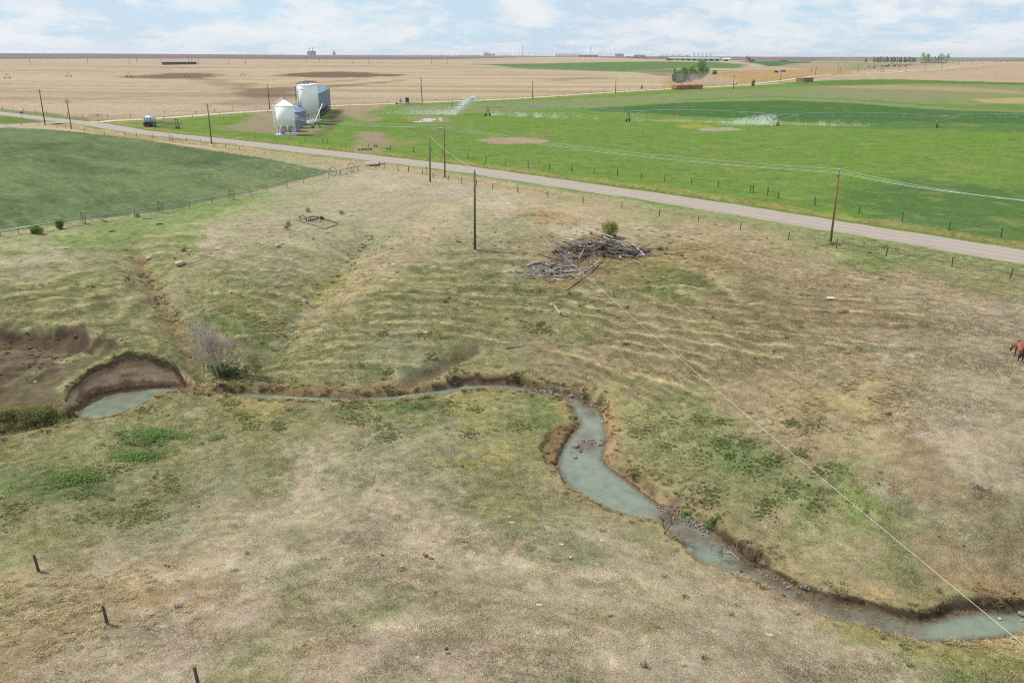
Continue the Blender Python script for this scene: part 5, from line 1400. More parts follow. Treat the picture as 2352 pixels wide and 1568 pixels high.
for k, (a1, a2, b1_, b2_) in enumerate(far_l):
    util_pole('l%d' % k, (a1, a2), (b1_, b2_), 'thin distant pole in the far stubble on the left', m_pole_d, r=.3, group='distant poles on the left', ins=False, hmax=12)
def wire(label, p0, p1, sag, r=.02, group=None, n=24, name='power_line', m=m_wire):
    p0 = Vector(p0); p1 = Vector(p1)
    pts = [p0.lerp(p1, k / n) - Vector((0, 0, 4 * sag * (k / n) * (1 - k / n))) for k in range(n + 1)]
    o = MB().path([q - p0 for q in pts], r, 4).build(name, m, None, loc=p0)
    return tag(o, label, 'power line', group)
tp = lambda k, i=0: POLES[k][1][min(i, len(POLES[k][1]) - 1)]
for i in range(3):
    wire('overhead wire strung from the road bend pole to the roadside pole on the right', tp('c', i), tp('d', i), 1.1, .014, 'wires along the gravel road')
    wire('overhead wire running from the road bend pole leftward past the grain bins', tp('e', i), tp('c', i), 1.6, .016, 'wires past the bins')
    wire('overhead wire leaving the right roadside pole toward the picture edge', tp('d', i), on_ray(2560 + 14 * i, 474 + 6 * i, 92), .6, .014, 'wires at the right edge')
    wire('overhead wire between the junction pole and the next roadside pole', tp('f', i), tp('e', i), 1.5, .016, 'wires at the junction')
wire('long pale wire crossing the valley from the lone pole to the lower right corner', tp('a'), on_ray(2420, 1536, 27.5), .9, .009, n=40)
we = on_ray(2420, 1536, 27.5); wb_ = Vector((we.x, we.y, hz(we.x, we.y)))
t = thing('utility_pole', 'grey pole just outside the lower right corner carrying the pale wire', 'utility pole', wb_)
MB().path([(0, 0, -.3), (0, 0, (we.z - wb_.z) * .5), (0, 0, we.z - wb_.z - .1)], [.17, .15, .12], 8).build('pole', m_pole_g, t, smooth=True)
MB().lathe([(.05, 0), (.09, .05), (.04, .12)], 8, (0, 0, we.z - wb_.z - .12)).build('insulator', m_ins, t)
wire('single wire between the lone grey pole and the grey pole by the fence', tp('b'), tp('a'), .5, .016)
wire('short wire between the grey and the brown pole at the road bend', tp('c', 0) - Vector((0, 0, 1.2)), tp('b'), .2, .016)

# ------------------------------------------------------------------ fences
def fence(label, posts_px, h=1.25, r=.07, m=m_wood_g, wires=3, extend=None, jitter=.06, rails=(), wire_r=.010, tall=None):
    P = [Vector(q) for q in ground(posts_px)]
    for q in P: q.z = hz(q.x, q.y)
    t = thing('fence', label, 'fence', P[0])
    rn = random.Random(len(posts_px) * 7 + int(P[0].x))
    me = MB().path([(0, 0, -.2), (0, 0, .5), (0, 0, 1)], [1, .95, .85], 6).mesh('post', m)
    for i, q in enumerate(P):
        o = obj('post', me, t, q - P[0], rn.uniform(0, 6), (r * rn.uniform(.8, 1.25), r * rn.uniform(.8, 1.25), h * rn.uniform(.86, 1.12)))
        o.rotation_euler = (rn.gauss(0, jitter), rn.gauss(0, jitter), rn.uniform(0, 6))
    for k in range(wires):
        z = h * (.9 - .27 * k)
        MB().path([q - P[0] + Vector((0, 0, z)) for q in P], wire_r, 3).build('wire', m_bwire, t)
    for i, j, z in rails:
        MB().tube(P[i] - P[0] + Vector((0, 0, z)), P[j] - P[0] + Vector((0, 0, z)), .06, n=6).build('rail', m, t)
    return t
cIx = [cI(1465, 462), cI(1613, 492), cI(1973, 570), cI(2240, 590)]
fence('wire fence with grey posts on the near side of the gravel road', cIx + [cF(*q) for q in [(392,234),(485,249),(563,274),(660,287),(750,310),(850,324),(958,347),(1127,367),(1332,404),(1567,440),(1826,474),(2077,527)]] + [cG(*q) for q in [(156,487),(438,540),(763,605),(1087,662),(1421,717),(1866,787),(2257,864)]] + [(2430,662), (2520,680)], 1.25, .075, m_wood_d, 3, rails=[(0, 1, 1.05)])
fence('wire fence with dark posts between the gravel road and the green pasture', [cF(*q) for q in [(127,68),(160,71),(273,86),(427,101),(552,110),(620,113),(672,126),(793,144),(912,166),(1043,189),(1197,206),(1341,217),(1489,227),(1642,241),(1800,259),(1956,278),(2112,297),(2293,319)]] + [cG(*q) for q in [(288,256),(505,288),(526,288),(624,306),(692,329),(941,373),(1238,429),(1530,483),(1846,539),(2196,586)]] + [(2400,575)], 1.45, .095, m_wood_d, 3, rails=[(21, 22, 1.0)])
fence('short run of thin posts in the ditch before the lone white bin', [cB(*q) for q in [(40,898),(218,911),(354,921),(500,936),(660,949),(693,949)]], 1.3, .07, m_wood_d, 2)
fence('wire fence with weathered posts between the green crop and the hillside', [(-90,572),(-45,562)] + [cE(*q) for q in [(5,662),(125,648),(905,528),(1275,478),(1425,449),(1540,427),(1682,388),(1795,364),(1930,334),(2040,307),(2208,272),(2285,257)]] + [cI(*q) for q in [(412,682),(573,657),(730,612),(1208,522),(1340,520),(1375,500),(1465,460)]], 1.3, .07, m_wood_g, 3)
fence('sparse fence along the straw verge above the green crop', [cA(*q) for q in [(60,824),(200,815),(352,810),(530,832),(605,838),(780,860),(960,898),(1150,900),(1255,912),(1400,925),(1715,952),(1848,977),(1970,1007),(2075,1010),(2200,1030)]], 1.3, .08, m_wood_d, 2)
ln = ground([cA(*q) for q in [(25,655),(220,682),(430,702),(620,722),(760,735),(990,742),(1200,730),(1515,706),(1797,699),(2140,673),(2352,655)]] + [cB(*q) for q in [(100,640),(300,628)]])
rs = resample(ln[:, :2], 9.0)
pr_ = [(float(x), float(y)) for x, y in rs]
def fence_world(label, pts, h, r, m, wires=2, skip=1):
    P = [Vector((x, y, hz(x, y))) for x, y in pts]
    t = thing('fence', label, 'fence', P[0])
    me = MB().path([(0, 0, -.2), (0, 0, 1)], [1, .9], 5).mesh('post', m)
    rn = random.Random(len(pts))
    for q in P:
        o = obj('post', me, t, q - P[0], 0, (r, r, h * rn.uniform(.8, 1.2))); o.rotation_euler = (rn.gauss(0, .05), rn.gauss(0, .05), 0)
    for k in range(wires): MB().path([q - P[0] + Vector((0, 0, h * (.85 - .3 * k))) for q in P], .015, 3).build('wire', m_bwire, t)
    return t
fence_world('long wire fence edging the stubble behind the back road on the left', pr_, 1.5, .10, m_wood_d)
T_ = np.gradient(br, axis=0); T_ /= np.linalg.norm(T_, axis=1)[:, None]
Nn = np.stack([-T_[:, 1], T_[:, 0]], 1); s_ = 1 if (Nn[5] @ br[5]) > 0 else -1
nearline = br - Nn * 9 * s_
fence_world('wire fence on the pasture side of the back road', [tuple(q) for q in resample(nearline[1:12], 11)], 1.5, .10, m_wood_d)
farline = br + Nn * 9 * s_
fence_world('wire fence on the stubble side of the back road', [tuple(q) for q in resample(farline[5:14], 13)], 1.4, .10, m_wood_d)
for k, ((x, y), nm) in enumerate([((293,727), 'leaning grey post standing in tall straw grass, first of three'), ((812,1122), 'grey post standing in orange straw grass, middle one of three'), ((1502,1600), 'grey post cut off by the bottom edge of the picture')]):
    p = g1(*cZ(x, y)); p.z = hz(p.x, p.y)
    t = thing('fence_post', nm, 'fence post', p, 0, 'old posts in the foreground')
    o = MB().path([(0, 0, -.2), (-.03, 0, .6), (-.07, 0, 1.2)], [.085, .08, .075], 8).build('shaft', m_wood_d, t)
    MB().tube((-.02, -.09, .4), (.1, -.09, .42), .015, n=4).build('staple', m_rust, t)
    MB().tube((-.05, -.08, .9), (.07, -.1, .93), .015, n=4).build('staple', m_rust, t)
for k, (x, y) in enumerate([(1560, 942), (1585, 948)]):
    p = g1(*cA(x, y)); tag(MB().path([(0, 0, -.2), (0, 0, .9), (0, 0, 1.8)], [.10, .10, .09], 6).build('marker_post', mat('orange_marker', c_(206,96,50), .6), None, loc=p), ['short orange marker post at the crop edge, left of the pair', 'taller orange marker post at the crop edge, right of the pair'][k], 'marker post', 'orange markers')
p = g1(*cF(515, 250)); tag(MB().path([(0, 0, -.2), (0, 0, 1), (0, 0, 2.2)], [.05, .05, .04], 6).build('marker_post', MATS['orange_marker'], None, loc=p), 'thin orange marker beside the grey pole at the road bend', 'marker post')

# ------------------------------------------------------------------ signs
p = g1(*cA(910, 797)); t = thing('yield_sign', 'red and white triangular yield sign at the junction', 'road sign', p)
MB().tube((0, 0, 0), (0, 0, 3.0), .06, n=6).build('post', m_galv, t)
tri = lambda s, y, m, nm: MB().add([(-.55 * s, y, 2.9 + .5 * s), (.55 * s, y, 2.9 + .5 * s), (0, y, 2.9 - .5 * s), (-.55 * s, y + .02, 2.9 + .5 * s), (.55 * s, y + .02, 2.9 + .5 * s), (0, y + .02, 2.9 - .5 * s)], [(0, 2, 1), (3, 4, 5), (0, 1, 4, 3), (1, 2, 5, 4), (2, 0, 3, 5)]).build(nm, m, t)
tri(1.0, -.08, mat('sign_red', c_(190,40,40), .4), 'panel'); tri(.5, -.11, mat('sign_white', c_(235,235,230), .4), 'white_centre')
p = g1(*cA(212, 760)); t = thing('road_sign', 'small blue sign on a post on the grass island', 'road sign', p)
MB().tube((0, 0, 0), (0, 0, 3.0), .06, n=6).build('post', m_galv, t); MB().box((0, -.06, 2.9), (1.5, .04, .75)).build('panel', mat('sign_blue', c_(70,120,170), .4), t)
p = g1(*cA(885, 742)); t = thing('pipe_gate', 'dark pipe gate frame beside the junction', 'gate', p)
MB().path([(-2.6, 0, 0), (-2.6, 0, 1.5), (2.6, 0, 1.5), (2.6, 0, 0)], .07, 5).build('gate_frame', m_rust, t); MB().tube((-2.6, 0, .8), (2.6, 0, .8), .05, n=5).build('rail', m_rust, t)

# ------------------------------------------------------------------ wheel-move irrigation lines
def wheel_mesh(R=.97):
    b = MB(); b.path([(0, R * math.cos(q), R * math.sin(q)) for q in np.linspace(0, 2 * PI, 25)], .05, 5)
    for k in range(8):
        q = 2 * PI * k / 8; b.tube((0, .08 * math.cos(q), .08 * math.sin(q)), (0, R * math.cos(q), R * math.sin(q)), .018, n=4)
    return b.mesh('wheel', m_rust)
WM = wheel_mesh(); LM = MB().path([(.05, .97 * math.cos(q), .97 * math.sin(q)) for q in np.linspace(.4, 1.9, 8)], .06, 5).mesh('lug_rim', m_galv)
def wheel_line(label, pts_px, wheels_px, h=.98):
    P = [Vector(q) for q in ground(pts_px)]
    for q in P: q.z = hz(q.x, q.y) + h
    t = thing('wheel_line', label, 'irrigation line', Vector((P[0].x, P[0].y, P[0].z - h)))
    o = t.location.copy()
    ax = (P[-1] - P[0]).normalized(); ang = math.atan2(ax.y, ax.x)
    W_ = []
    for q in ground(wheels_px):
        q = Vector(q); k = (Vector((q.x, q.y, 0)) - Vector((P[0].x, P[0].y, 0))).dot(Vector((ax.x, ax.y, 0)))
        c = P[0] + ax * k; c.z = hz(c.x, c.y) + h; W_.append((k, c))
    line = sorted([(0, P[0])] + W_ + [((P[-1] - P[0]).length, P[-1])], key=lambda e: e[0])
    MB().path([c - o for k, c in line], .075, 8).build('pipe', m_galv, t, smooth=True)
    for k, c in W_:
        w = obj('wheel', WM, t, c - o, ang); obj('lug_rim', LM, w)
        MB().tube(c - o + Vector((0, 0, -.2)) - ax * .1, c - o + Vector((0, 0, .25)) - ax * .1, .03, n=5).build('sprinkler_riser', m_galv, t)
    return t, P, o
wheel_line('long galvanised wheel line irrigation pipe with spoked wheels on the crop edge', [(-60, 556), cE(0, 640), cE(1708, 398)], [cE(577, 585), cE(1078, 502), cE(1545, 415)])
t, P, o = wheel_line('short galvanised wheel line pipe with two wheels near the field corner', [cE(2085, 290), cI(955, 535)], [cI(135, 700), cI(612, 590)])
e = P[-1] - o; ax = (P[-1] - P[0]).normalized(); sx = Vector((-ax.y, ax.x, 0))
for s in (-1, 1): MB().tube(e - ax * 1.2, e - ax * 1.2 + sx * .1 * s + ax * s * .5 + Vector((0, 0, -1.05)), .05, n=5).build('stand_leg', m_rust, t)

# ------------------------------------------------------------------ centre pivot
tw = [(cP(1838, 398), cP(1840, 214)), (cC(1122, 738), cC(1122, 645)), (cD(238, 756), cD(238, 668)), (cD(1602, 772), cD(1603, 690)), ((2470, 297), (2470, 276))]
tp_ = []
for bs, tt in tw:
    q = g1(*bs); q.z = hz(q.x, q.y); tp_.append(q)
PV = thing('centre_pivot', 'long centre pivot sprinkler with trussed pipe on wheeled towers in the green field', 'irrigation pivot', tp_[0])
o = tp_[0].copy(); PH = 4.0
m_pivot = mat('pivot_galvanised', c_(150,168,168), .6, .06, 1, metallic=.1)
dirs = (tp_[1] - tp_[0]).normalized()
endg = tp_[0] - dirs * 18
ends = [Vector((endg.x, endg.y, hz(endg.x, endg.y)))] + tp_
for i, (p, q) in enumerate(zip(ends[:-1], ends[1:])):
    n = 12; L = (q - p).length
    arch = [p.lerp(q, k / n) - o + Vector((0, 0, PH + (1.1 if i else .1) * 4 * (k / n) * (1 - k / n))) for k in range(n + 1)]
    MB().path(arch, .12, 8).build('pipe', m_pivot, PV, smooth=True)
    if i == 0: continue
    perp = Vector((-(q - p).y, (q - p).x, 0)).normalized()
    tr = MB(); low = []
    for k in range(1, 9):
        c = p.lerp(q, k / 9) - o + Vector((0, 0, PH + 1.1 * 4 * (k / 9) * (1 - k / 9)))
        dpt = 1.35 * (1 - .25 * abs(k - 4.5) / 4.5)
        a_dir = (q - p).normalized()
        for s in (-1, 1):
            v = c + perp * s * .55 + Vector((0, 0, -dpt)); tr.tube(c - a_dir * .9, v, .04, n=4).tube(c + a_dir * .9, v, .04, n=4)
        tr.tube(c + perp * .55 + Vector((0, 0, -dpt)), c - perp * .55 + Vector((0, 0, -dpt)), .035, n=4)
        low.append(c + Vector((0, 0, -dpt)))
    tr.build('truss', m_pivot, PV)
    MB().path([p - o + Vector((0, 0, PH - .2))] + low + [q - o + Vector((0, 0, PH - .2))], .022, 4).build('truss_rod', m_pivot, PV)
    m_ = 22
    for k in range(1, m_):
        c = p.lerp(q, k / m_) - o + Vector((0, 0, PH + 1.1 * 4 * (k / m_) * (1 - k / m_)))
        MB().tube(c, Vector((c.x, c.y, c.z - 2.3)), .02, n=3).build('drop_hose', m_darkm, PV)
for i, p in enumerate(tp_):
    perp = Vector((-dirs.y, dirs.x, 0)); b = p - o
    tl = MB()
    for s in (-1, 1):
        tl.tube(b + Vector((0, 0, PH)), b + perp * s * 1.9 + Vector((0, 0, .6)), .09, n=5)
        tl.tube(b + Vector((0, 0, PH)) + dirs * .5, b + perp * s * 1.7 + Vector((0, 0, .6)) + dirs * .3, .06, n=5)
    tl.tube(b + perp * 2.1 + Vector((0, 0, .6)), b - perp * 2.1 + Vector((0, 0, .6)), .10, n=5).tube(b + perp * 1.0 + Vector((0, 0, 2.2)), b - perp * 1.0 + Vector((0, 0, 2.2)), .05, n=4)
    tw_o = tl.build('tower', mat('pivot_dark_leg', c_(96,92,92), .6, .1, 2), PV)
    for s in (-1, 1): MB().tube(b + perp * s * 1.9 - dirs * .18 + Vector((0, 0, .6)), b + perp * s * 1.9 + dirs * .18 + Vector((0, 0, .6)), .6, n=14).build('wheel', m_black, PV)
    MB().box(b + Vector((0, 0, 2.3)), (.35, .35, .5)).build('drive_box', m_conc, PV)
    sp = dirs * (-1)
    MB().tube(b + Vector((0, 0, 2.0)), b + dirs * 7 + Vector((0, 0, PH + .3)), .06, n=4).build('span_stay', m_pivot, PV)
eg = ends[0] - o
MB().tube(eg + Vector((0, 0, PH)), eg + Vector((-.1, 0, PH + 1.8)), .14, n=6).tube(eg + Vector((-.1, 0, PH + 1.6)), eg + Vector((.5, .2, PH + 2.9)), .07, n=6).build('end_gun', m_darkm, PV)
# spray
def mist_mat(name, dens, col=(.93, .96, 1.0), scale=.35, lo=.42, hi=.75):
    m = bpy.data.materials.new(name); m.use_nodes = True; t = m.node_tree
    t.nodes.remove(t.nodes['Principled BSDF'])
    v = N(t, 'ShaderNodeVolumePrincipled'); v.inputs['Color'].default_value = (*col, 1); v.inputs['Anisotropy'].default_value = .2
    tx = N(t, 'ShaderNodeTexCoord'); n = N(t, 'ShaderNodeTexNoise', inp={'Scale': scale, 'Detail': 3})
    t.links.new(tx.outputs['Object'], n.inputs['Vector'])
    sp = N(t, 'ShaderNodeSeparateXYZ'); t.links.new(tx.outputs['Generated'], sp.inputs[0])
    # fades toward the edges of its own box
    def bump_(s): return M(t, 'MULTIPLY', M(t, 'MULTIPLY', s, M(t, 'SUBTRACT', 1.0, s)), 4.0)
    f = M(t, 'POWER', M(t, 'MULTIPLY', bump_(sp.outputs['X']), bump_(sp.outputs['Y'])), 1.6)
    f = M(t, 'MULTIPLY', f, M(t, 'POWER', bump_(sp.outputs['Z']), 1.3))
    f = M(t, 'MULTIPLY', f, ramp(t, n.outputs['Fac'], [(lo, (0, 0, 0)), (hi, (1, 1, 1))]))
    t.links.new(M(t, 'MULTIPLY', f, dens), v.inputs['Density'])
    t.links.new(v.outputs[0], t.nodes['Material Output'].inputs['Volume'])
    return m
def mist(name, label, c, size, rz, dens, cat='spray', tilt=None, **kw):
    o = MB().box((0, 0, 0), size).build(name, mist_mat(name + '_' + label[:12], dens, **kw), None, loc=c)
    o.rotation_euler = (tilt or 0, 0, rz)
    return tag(o, label, cat, kind='stuff')
angp = math.atan2(dirs.y, dirs.x)
gp = ends[0]
m_drop = mat('spray_droplets', srgb(246,249,252), .5)
def droplets(label, pts, size, seed):
    r = np.random.default_rng(seed); pts = np.asarray(pts, float); n = len(pts)
    pts[:, 2] = np.maximum(pts[:, 2], hmesh(pts[:, 0], pts[:, 1]) + .05)
    T = np.array([(0, 0, 1), (.94, 0, -.33), (-.47, .82, -.33), (-.47, -.82, -.33)])
    a = r.uniform(0, 2 * PI, n); R_ = np.zeros((n, 3, 3)); R_[:, 0, 0] = np.cos(a); R_[:, 0, 1] = -np.sin(a); R_[:, 1, 0] = np.sin(a); R_[:, 1, 1] = np.cos(a); R_[:, 2, 2] = 1
    V = pts[:, None, :] + np.einsum('nij,kj->nki', R_, T) * (size * r.uniform(.5, 1.4, n))[:, None, None]
    F = (np.arange(n)[:, None, None] * 4 + np.array([(0, 1, 2), (0, 2, 3), (0, 3, 1), (1, 3, 2)])[None]).reshape(-1, 3)
    return tag(mesh_np('water_spray', V.reshape(-1, 3), F, m_drop, False), label, 'water spray', kind='stuff')
rd_n = np.random.default_rng(21)
def span_spray(a, b, n, lo, hi, spread, seed, f0=0.0, f1=1.0):
    f = rd_n.uniform(f0, f1, n * 3); k = fbm(f * 22, f * 0 + seed, 3, seed) + .25; f = f[rd_n.uniform(size=len(f)) < np.clip(k, .05, 1)][:n]
    P = np.array(a)[None] * (1 - f)[:, None] + np.array(b)[None] * f[:, None]
    pr = np.array([-(b - a).y, (b - a).x, 0]); pr /= np.linalg.norm(pr)
    P = P + pr[None] * rd_n.normal(0, spread, len(f))[:, None]; P[:, 2] += lo + (hi - lo) * rd_n.beta(1.3, 2.0, len(f)); return P
droplets('fine spray falling under the first pivot span', span_spray(tp_[0], tp_[1], 4200, .1, 2.6, 2.0, 3, 0, .8), .075, 1)
droplets('faint spray under the middle pivot span', span_spray(tp_[1], tp_[2], 1500, .1, 2.4, 2.0, 4), .07, 2)
droplets('faint spray under the right pivot span', span_spray(tp_[2], tp_[3], 1500, .1, 2.4, 2.0, 5, 0, .6), .07, 3)
c3_ = np.array(tp_[2]); n3 = 3800; t3 = rd_n.beta(1.1, 2.4, n3)
droplets('dense white spray thrown left beside the third pivot tower', c3_[None] + np.column_stack([-1 - t3 * 24 + rd_n.normal(0, 1.0, n3), rd_n.normal(0, 2.0, n3), 3.6 * (1 - t3) ** .6 * rd_n.uniform(.05, 1.15, n3) + rd_n.normal(0, .3, n3)]), .072, 4)
n4 = 3200; c4 = np.array(gp)
droplets('thin spray drifting left from the pivot end', c4[None] + np.column_stack([2 - np.abs(rd_n.normal(0, 17, n4)), rd_n.normal(0, 3.0, n4), np.abs(rd_n.normal(.8, 1.1, n4))]), .08, 5)
g0 = eg + o + Vector((.5, .2, PH + 2.9)); tip = on_ray(*cP(1590, 40), math.hypot(g0.x, g0.y))
jet = MB(); pts = [g0.lerp(tip, k / 5) for k in range(6)]
mw = mat('white_water', c_(240,244,248), .35)
tag(MB().path([q - g0 for q in pts], [.06, .1, .16, .22, .28, .2], 6).build('water_jet', mw, None, loc=g0), 'bright white water jet shooting up from the pivot end gun', 'water jet', kind='thing')
n5 = 5200; t5 = rd_n.beta(.9, 1.8, n5); tp5 = np.array(tip)
sp5 = .25 + 1.3 * t5
droplets('white plume fanning left and falling from the water jet', tp5[None] + np.column_stack([-t5 * 11 + rd_n.normal(0, 1, n5) * sp5, rd_n.normal(0, 1, n5) * sp5, -t5 ** 1.5 * 7.5 - rd_n.gamma(1.2, 1.0, n5) * (.4 + t5) + rd_n.normal(0, .3, n5)]), .082, 6)
# pump station
p = g1(*cP(205, 180)); t = thing('pump_station', 'small irrigation pump with grey panels and pale pipe by the back road', 'pump station', p)
MB().box((0, 0, 1.6), (1.0, .5, 2.0)).tube((0, 0, 0), (0, 0, 3.4), .12, n=6).build('control_panel', m_galv, t)
MB().box((3.4, .2, 2.3), (1.7, 1.0, 2.4)).box((2.8, .2, .5), (.2, .2, 1.2)).box((4.0, .2, .5), (.2, .2, 1.2)).build('transformer_box', m_darkm, t)
MB().tube((-2.4, -1, .6), (1.8, -1, .5), .35, n=8).build('pump', m_conc, t)
MB().tube((2.2, -1.2, .8), (12, -1.6, .8), .32, n=10).build('pipe', m_galv, t)
MB().tube((-2.5, -1, .5), (-1.9, -1, .5), .6, n=10).build('motor', m_darkm, t)
# puddle
pud = ground([cP(*q) for q in [(420,515),(480,498),(560,490),(600,470),(560,455),(620,445),(740,442),(800,450),(850,445),(880,462),(870,478),(800,485),(810,505),(740,510),(660,508),(600,515),(500,518)]])
po, PVv, PD = fill_grid('puddle', pud[:, :2], 0.0, .5, mat('still_water', c_(120,128,132), .04), .2)
po.data.vertices.foreach_set('co', np.column_stack([PVv[:, :2], np.full(len(PVv), hmesh(PVv[:, 0], PVv[:, 1]).max() + .03)]).astype(np.float32).ravel()); po.data.update()
tag(po, 'shallow bright puddle reflecting the sky in the pasture', 'puddle', kind='structure')
pud2 = ground([cP(*q) for q in [(880,435),(960,432),(1000,440),(990,452),(960,460),(1000,485),(960,497),(930,485),(920,460)]])
po, PVv, PD = fill_grid('puddle', pud2[:, :2], 0.0, .4, MATS['still_water'], .2)
po.data.vertices.foreach_set('co', np.column_stack([PVv[:, :2], np.full(len(PVv), hmesh(PVv[:, 0], PVv[:, 1]).max() + .03)]).astype(np.float32).ravel()); po.data.update()
tag(po, 'small bright puddle right of the larger one in the pasture', 'puddle', kind='structure')
# ------------------------------------------------------------------ stones
def rock_mat(name, a, b):
    return mat(name, a, .9, color2=b, scale=3, bump=.03, bscale=9)
m_rk = [rock_mat('grey_stone', c_(162,154,142), c_(108,100,92)), rock_mat('pink_stone', c_(176,156,146), c_(132,112,104)), rock_mat('dark_stone', c_(112,106,108), c_(78,72,72)), rock_mat('white_stone', c_(208,200,188), c_(168,160,148)), rock_mat('lichen_stone', c_(206,196,180), c_(190,132,84))]
rock_me = [[MB().rock((0, 0, 0), (1, 1, 1), 40 + k * 7 + j, sub=2).mesh('stone', m_rk[k], True) for j in range(4)] for k in range(5)]
rr_ = random.Random(5)
def stone(u, v, rpx, kind, label, group, flat=.62, name='stone', z=None, sink=.25, long=1.0):
    p = g1(u, v)
    if z is not None:
        p = Vector(at_z([(u, v)], z)[0])
    r = max(rpx * mpp(p), .04)
    if z is None: p.z = hz(p.x, p.y)
    o = obj(name, rock_me[kind][rr_.randrange(4)], None, p + Vector((0, 0, r * flat * (1 - sink) - r * flat * .25)), rr_.uniform(-.5, .5) if long != 1 else rr_.uniform(0, 6), (r * long, r * rr_.uniform(.75, .95), r * flat * rr_.uniform(.8, 1.1)))
    return tag(o, label, 'stone' if name == 'stone' else name, group)
sc = 1 / (2.24 * 1.7415)
for x, y, r in [(520,245,16),(555,252,15),(590,268,20),(625,240,20),(630,258,18),(685,275,30),(735,250,26),(765,257,20),(800,264,22),(830,277,16),(870,290,33),(932,314,24),(965,325,18),(981,349,20),(1010,360,14),(1045,379,14),(1070,391,12),(1095,396,10),(992,332,12),(650,238,10),(602,250,10),(712,262,11),(845,300,12),(900,305,11),(950,330,9),(1030,370,9),(1055,370,8)]:
    big = {870: 'largest dark boulder in the stone row along the creek bend', 685: 'flat pale boulder in the stone row along the creek bend', 735: 'upright dark boulder at the middle of the creek stone row'}.get(x)
    stone(*cR(x, y + r * .5), r * sc, 0 if x == 685 else rr_.choice([0, 2, 2, 1]), big or 'rounded grey stone in the row lining the creek bend', None if big else 'stones lining the creek bend', z=ZW - .02, flat=.7)
for x, y, r, lb in [(900,735,42,'large pale grey boulder standing in the creek'),(898,845,22,'angular brown boulder downstream of the large pale one in the creek'),(945,793,18,'dark wet stone between the two creek boulders')]:
    stone(*cR(x, y + r * .4), r * sc, 0 if r > 40 else (1 if r > 20 else 2), lb, None, z=ZW - .02, flat=.72)
for x, y, r in [(965,705,12),(1010,700,9),(1062,702,9),(993,730,12),(968,740,10),(860,808,11),(910,787,10),(914,878,7),(960,777,12),(1172,680,12),(1128,702,8),(930,760,8)]:
    stone(*cR(x, y), r * sc, rr_.choice([0, 1, 2]), 'small stone breaking the shallow water near the large boulder', 'small stones around the creek boulder', z=ZW - .02)
stone(*cR(1140, 532), 17 * sc, 3, 'pale flat stone at the foot of the straw bank', None, z=ZW)
sc = 1 / (2.851 * 1.7415)
for x, y, r, lb in [(1412,1078,28,'rounded pink boulder at the narrow stretch of the creek'),(560,348,27,'flat pink stone on the gravel bar by the bare sapling'),(1995,1203,19,'pale round stone against the dark undercut bank'),(1330,955,22,'dark wet stone in the lower riffle')]:
    stone(*cU(x, y), r * sc, 2 if r == 22 else 1, lb, None, z=ZW - .01)
for x, y, r in [(420,207,14),(390,225,10),(370,227,8),(455,222,10),(500,265,9),(630,337,18),(585,292,10),(695,414,14),(735,434,16),(755,392,18),(780,412,22),(810,430,22),(840,437,16),(865,464,14),(900,457,14),(915,497,14),(945,512,14),(440,240,9),(475,250,9),(530,285,10),(640,360,11),(665,370,10),(720,385,12),(825,455,10)]:
    stone(*cU(x, y), r * sc, rr_.choice([0, 1, 2, 0]), 'rounded stone on the gravel bar below the pool', 'stones on the gravel bar', z=ZW + .03)
for x, y, r in [(880,538,16),(580,548,12),(560,525,12),(605,537,10),(1500,972,10),(1530,942,14),(1550,977,12),(1600,997,14),(1745,1247,12),(1980,1184,12),(2095,1222,10),(1680,1047,9),(1740,1092,9),(1850,1132,10),(1570,1062,8),(1900,1150,9),(2040,1190,9),(2200,1235,9)]:
    stone(*cU(x, y), r * sc, rr_.choice([0, 1, 2, 2]), 'small wet stone along the lower creek', 'stones along the lower creek', z=ZW - .01)
sc = 1 / (2.485 * 1.7415)
for x, y, r, lb in [(1735,934,19,'white stone in the creek under the pale wire'),(1955,950,15,'small white stone by the creek at the right edge'),(1957,890,42,'grey boulder half under the right end of the creek bank')]:
    stone(*cV(x, y), r * sc, 3 if r < 40 else 0, lb, None, z=ZW)
sc = 1 / (1.742 * 1.7415)
HS = [(1940,150,22,3,'white boulder on the hillside, larger of the touching pair'),(1970,134,17,3,'white boulder on the hillside, smaller of the touching pair'),(1320,187,17,4,'orange lichen covered stone on the slope'),(1382,186,12,4,'pale stone next to the orange lichen stone'),(1465,197,11,4,'small reddish stone right of the lichen stones'),(1040,239,20,3,'pale stone beside a grey shrub on the slope'),(1262,278,38,4,'large layered grey boulder with orange lichen'),(1610,470,14,3,'clean white stone low on the slope'),(1918,436,12,1,'round brownish stone on the terraced slope'),(1748,425,10,3,'small white cube shaped stone on the terraced slope'),(2245,520,14,3,'pale stone at the edge of the straw patch'),(845,802,17,1,'pink stone on the bare slump above the pond'),(250,1097,11,3,'white stone on the dark slump left of the pond')]
for x, y, r, k, lb in HS: stone(*cH(x, y), r * sc, k, lb, None, flat=.7)
for x, y, r in [(1755,367,8),(1700,381,6),(1810,269,8),(1960,321,6),(1745,279,8),(2090,552,10),(1925,329,6)]:
    stone(*cH(x, y), r * sc, 3, 'small pale stone scattered on the terraced slope', 'pale stones on the slope')
W_ST = [(1908,687,9,1.7,'long white stone lying on the right hillside'),(1384,1243,7,1.1,'white stone on the dry knoll near the creek bend'),(1240,1390,7,1.3,'white stone in the dry foreground turf, centre'),(1770,1459,8,1.2,'white stone near the lower creek bank'),(805,495,6,1.2,'white stone on the bare hilltop path'),(1291,1251,5,1.2,'small white stone left of the larger knoll stone'),(1178,1201,6,1.9,'white bone like stone on the knoll'),(1171,1187,4,1.2,'tiny white stone above the bone like stone')]
for u, v, r, lg, lb in W_ST: stone(u, v, r, 3, lb, None, flat=.5, long=lg)
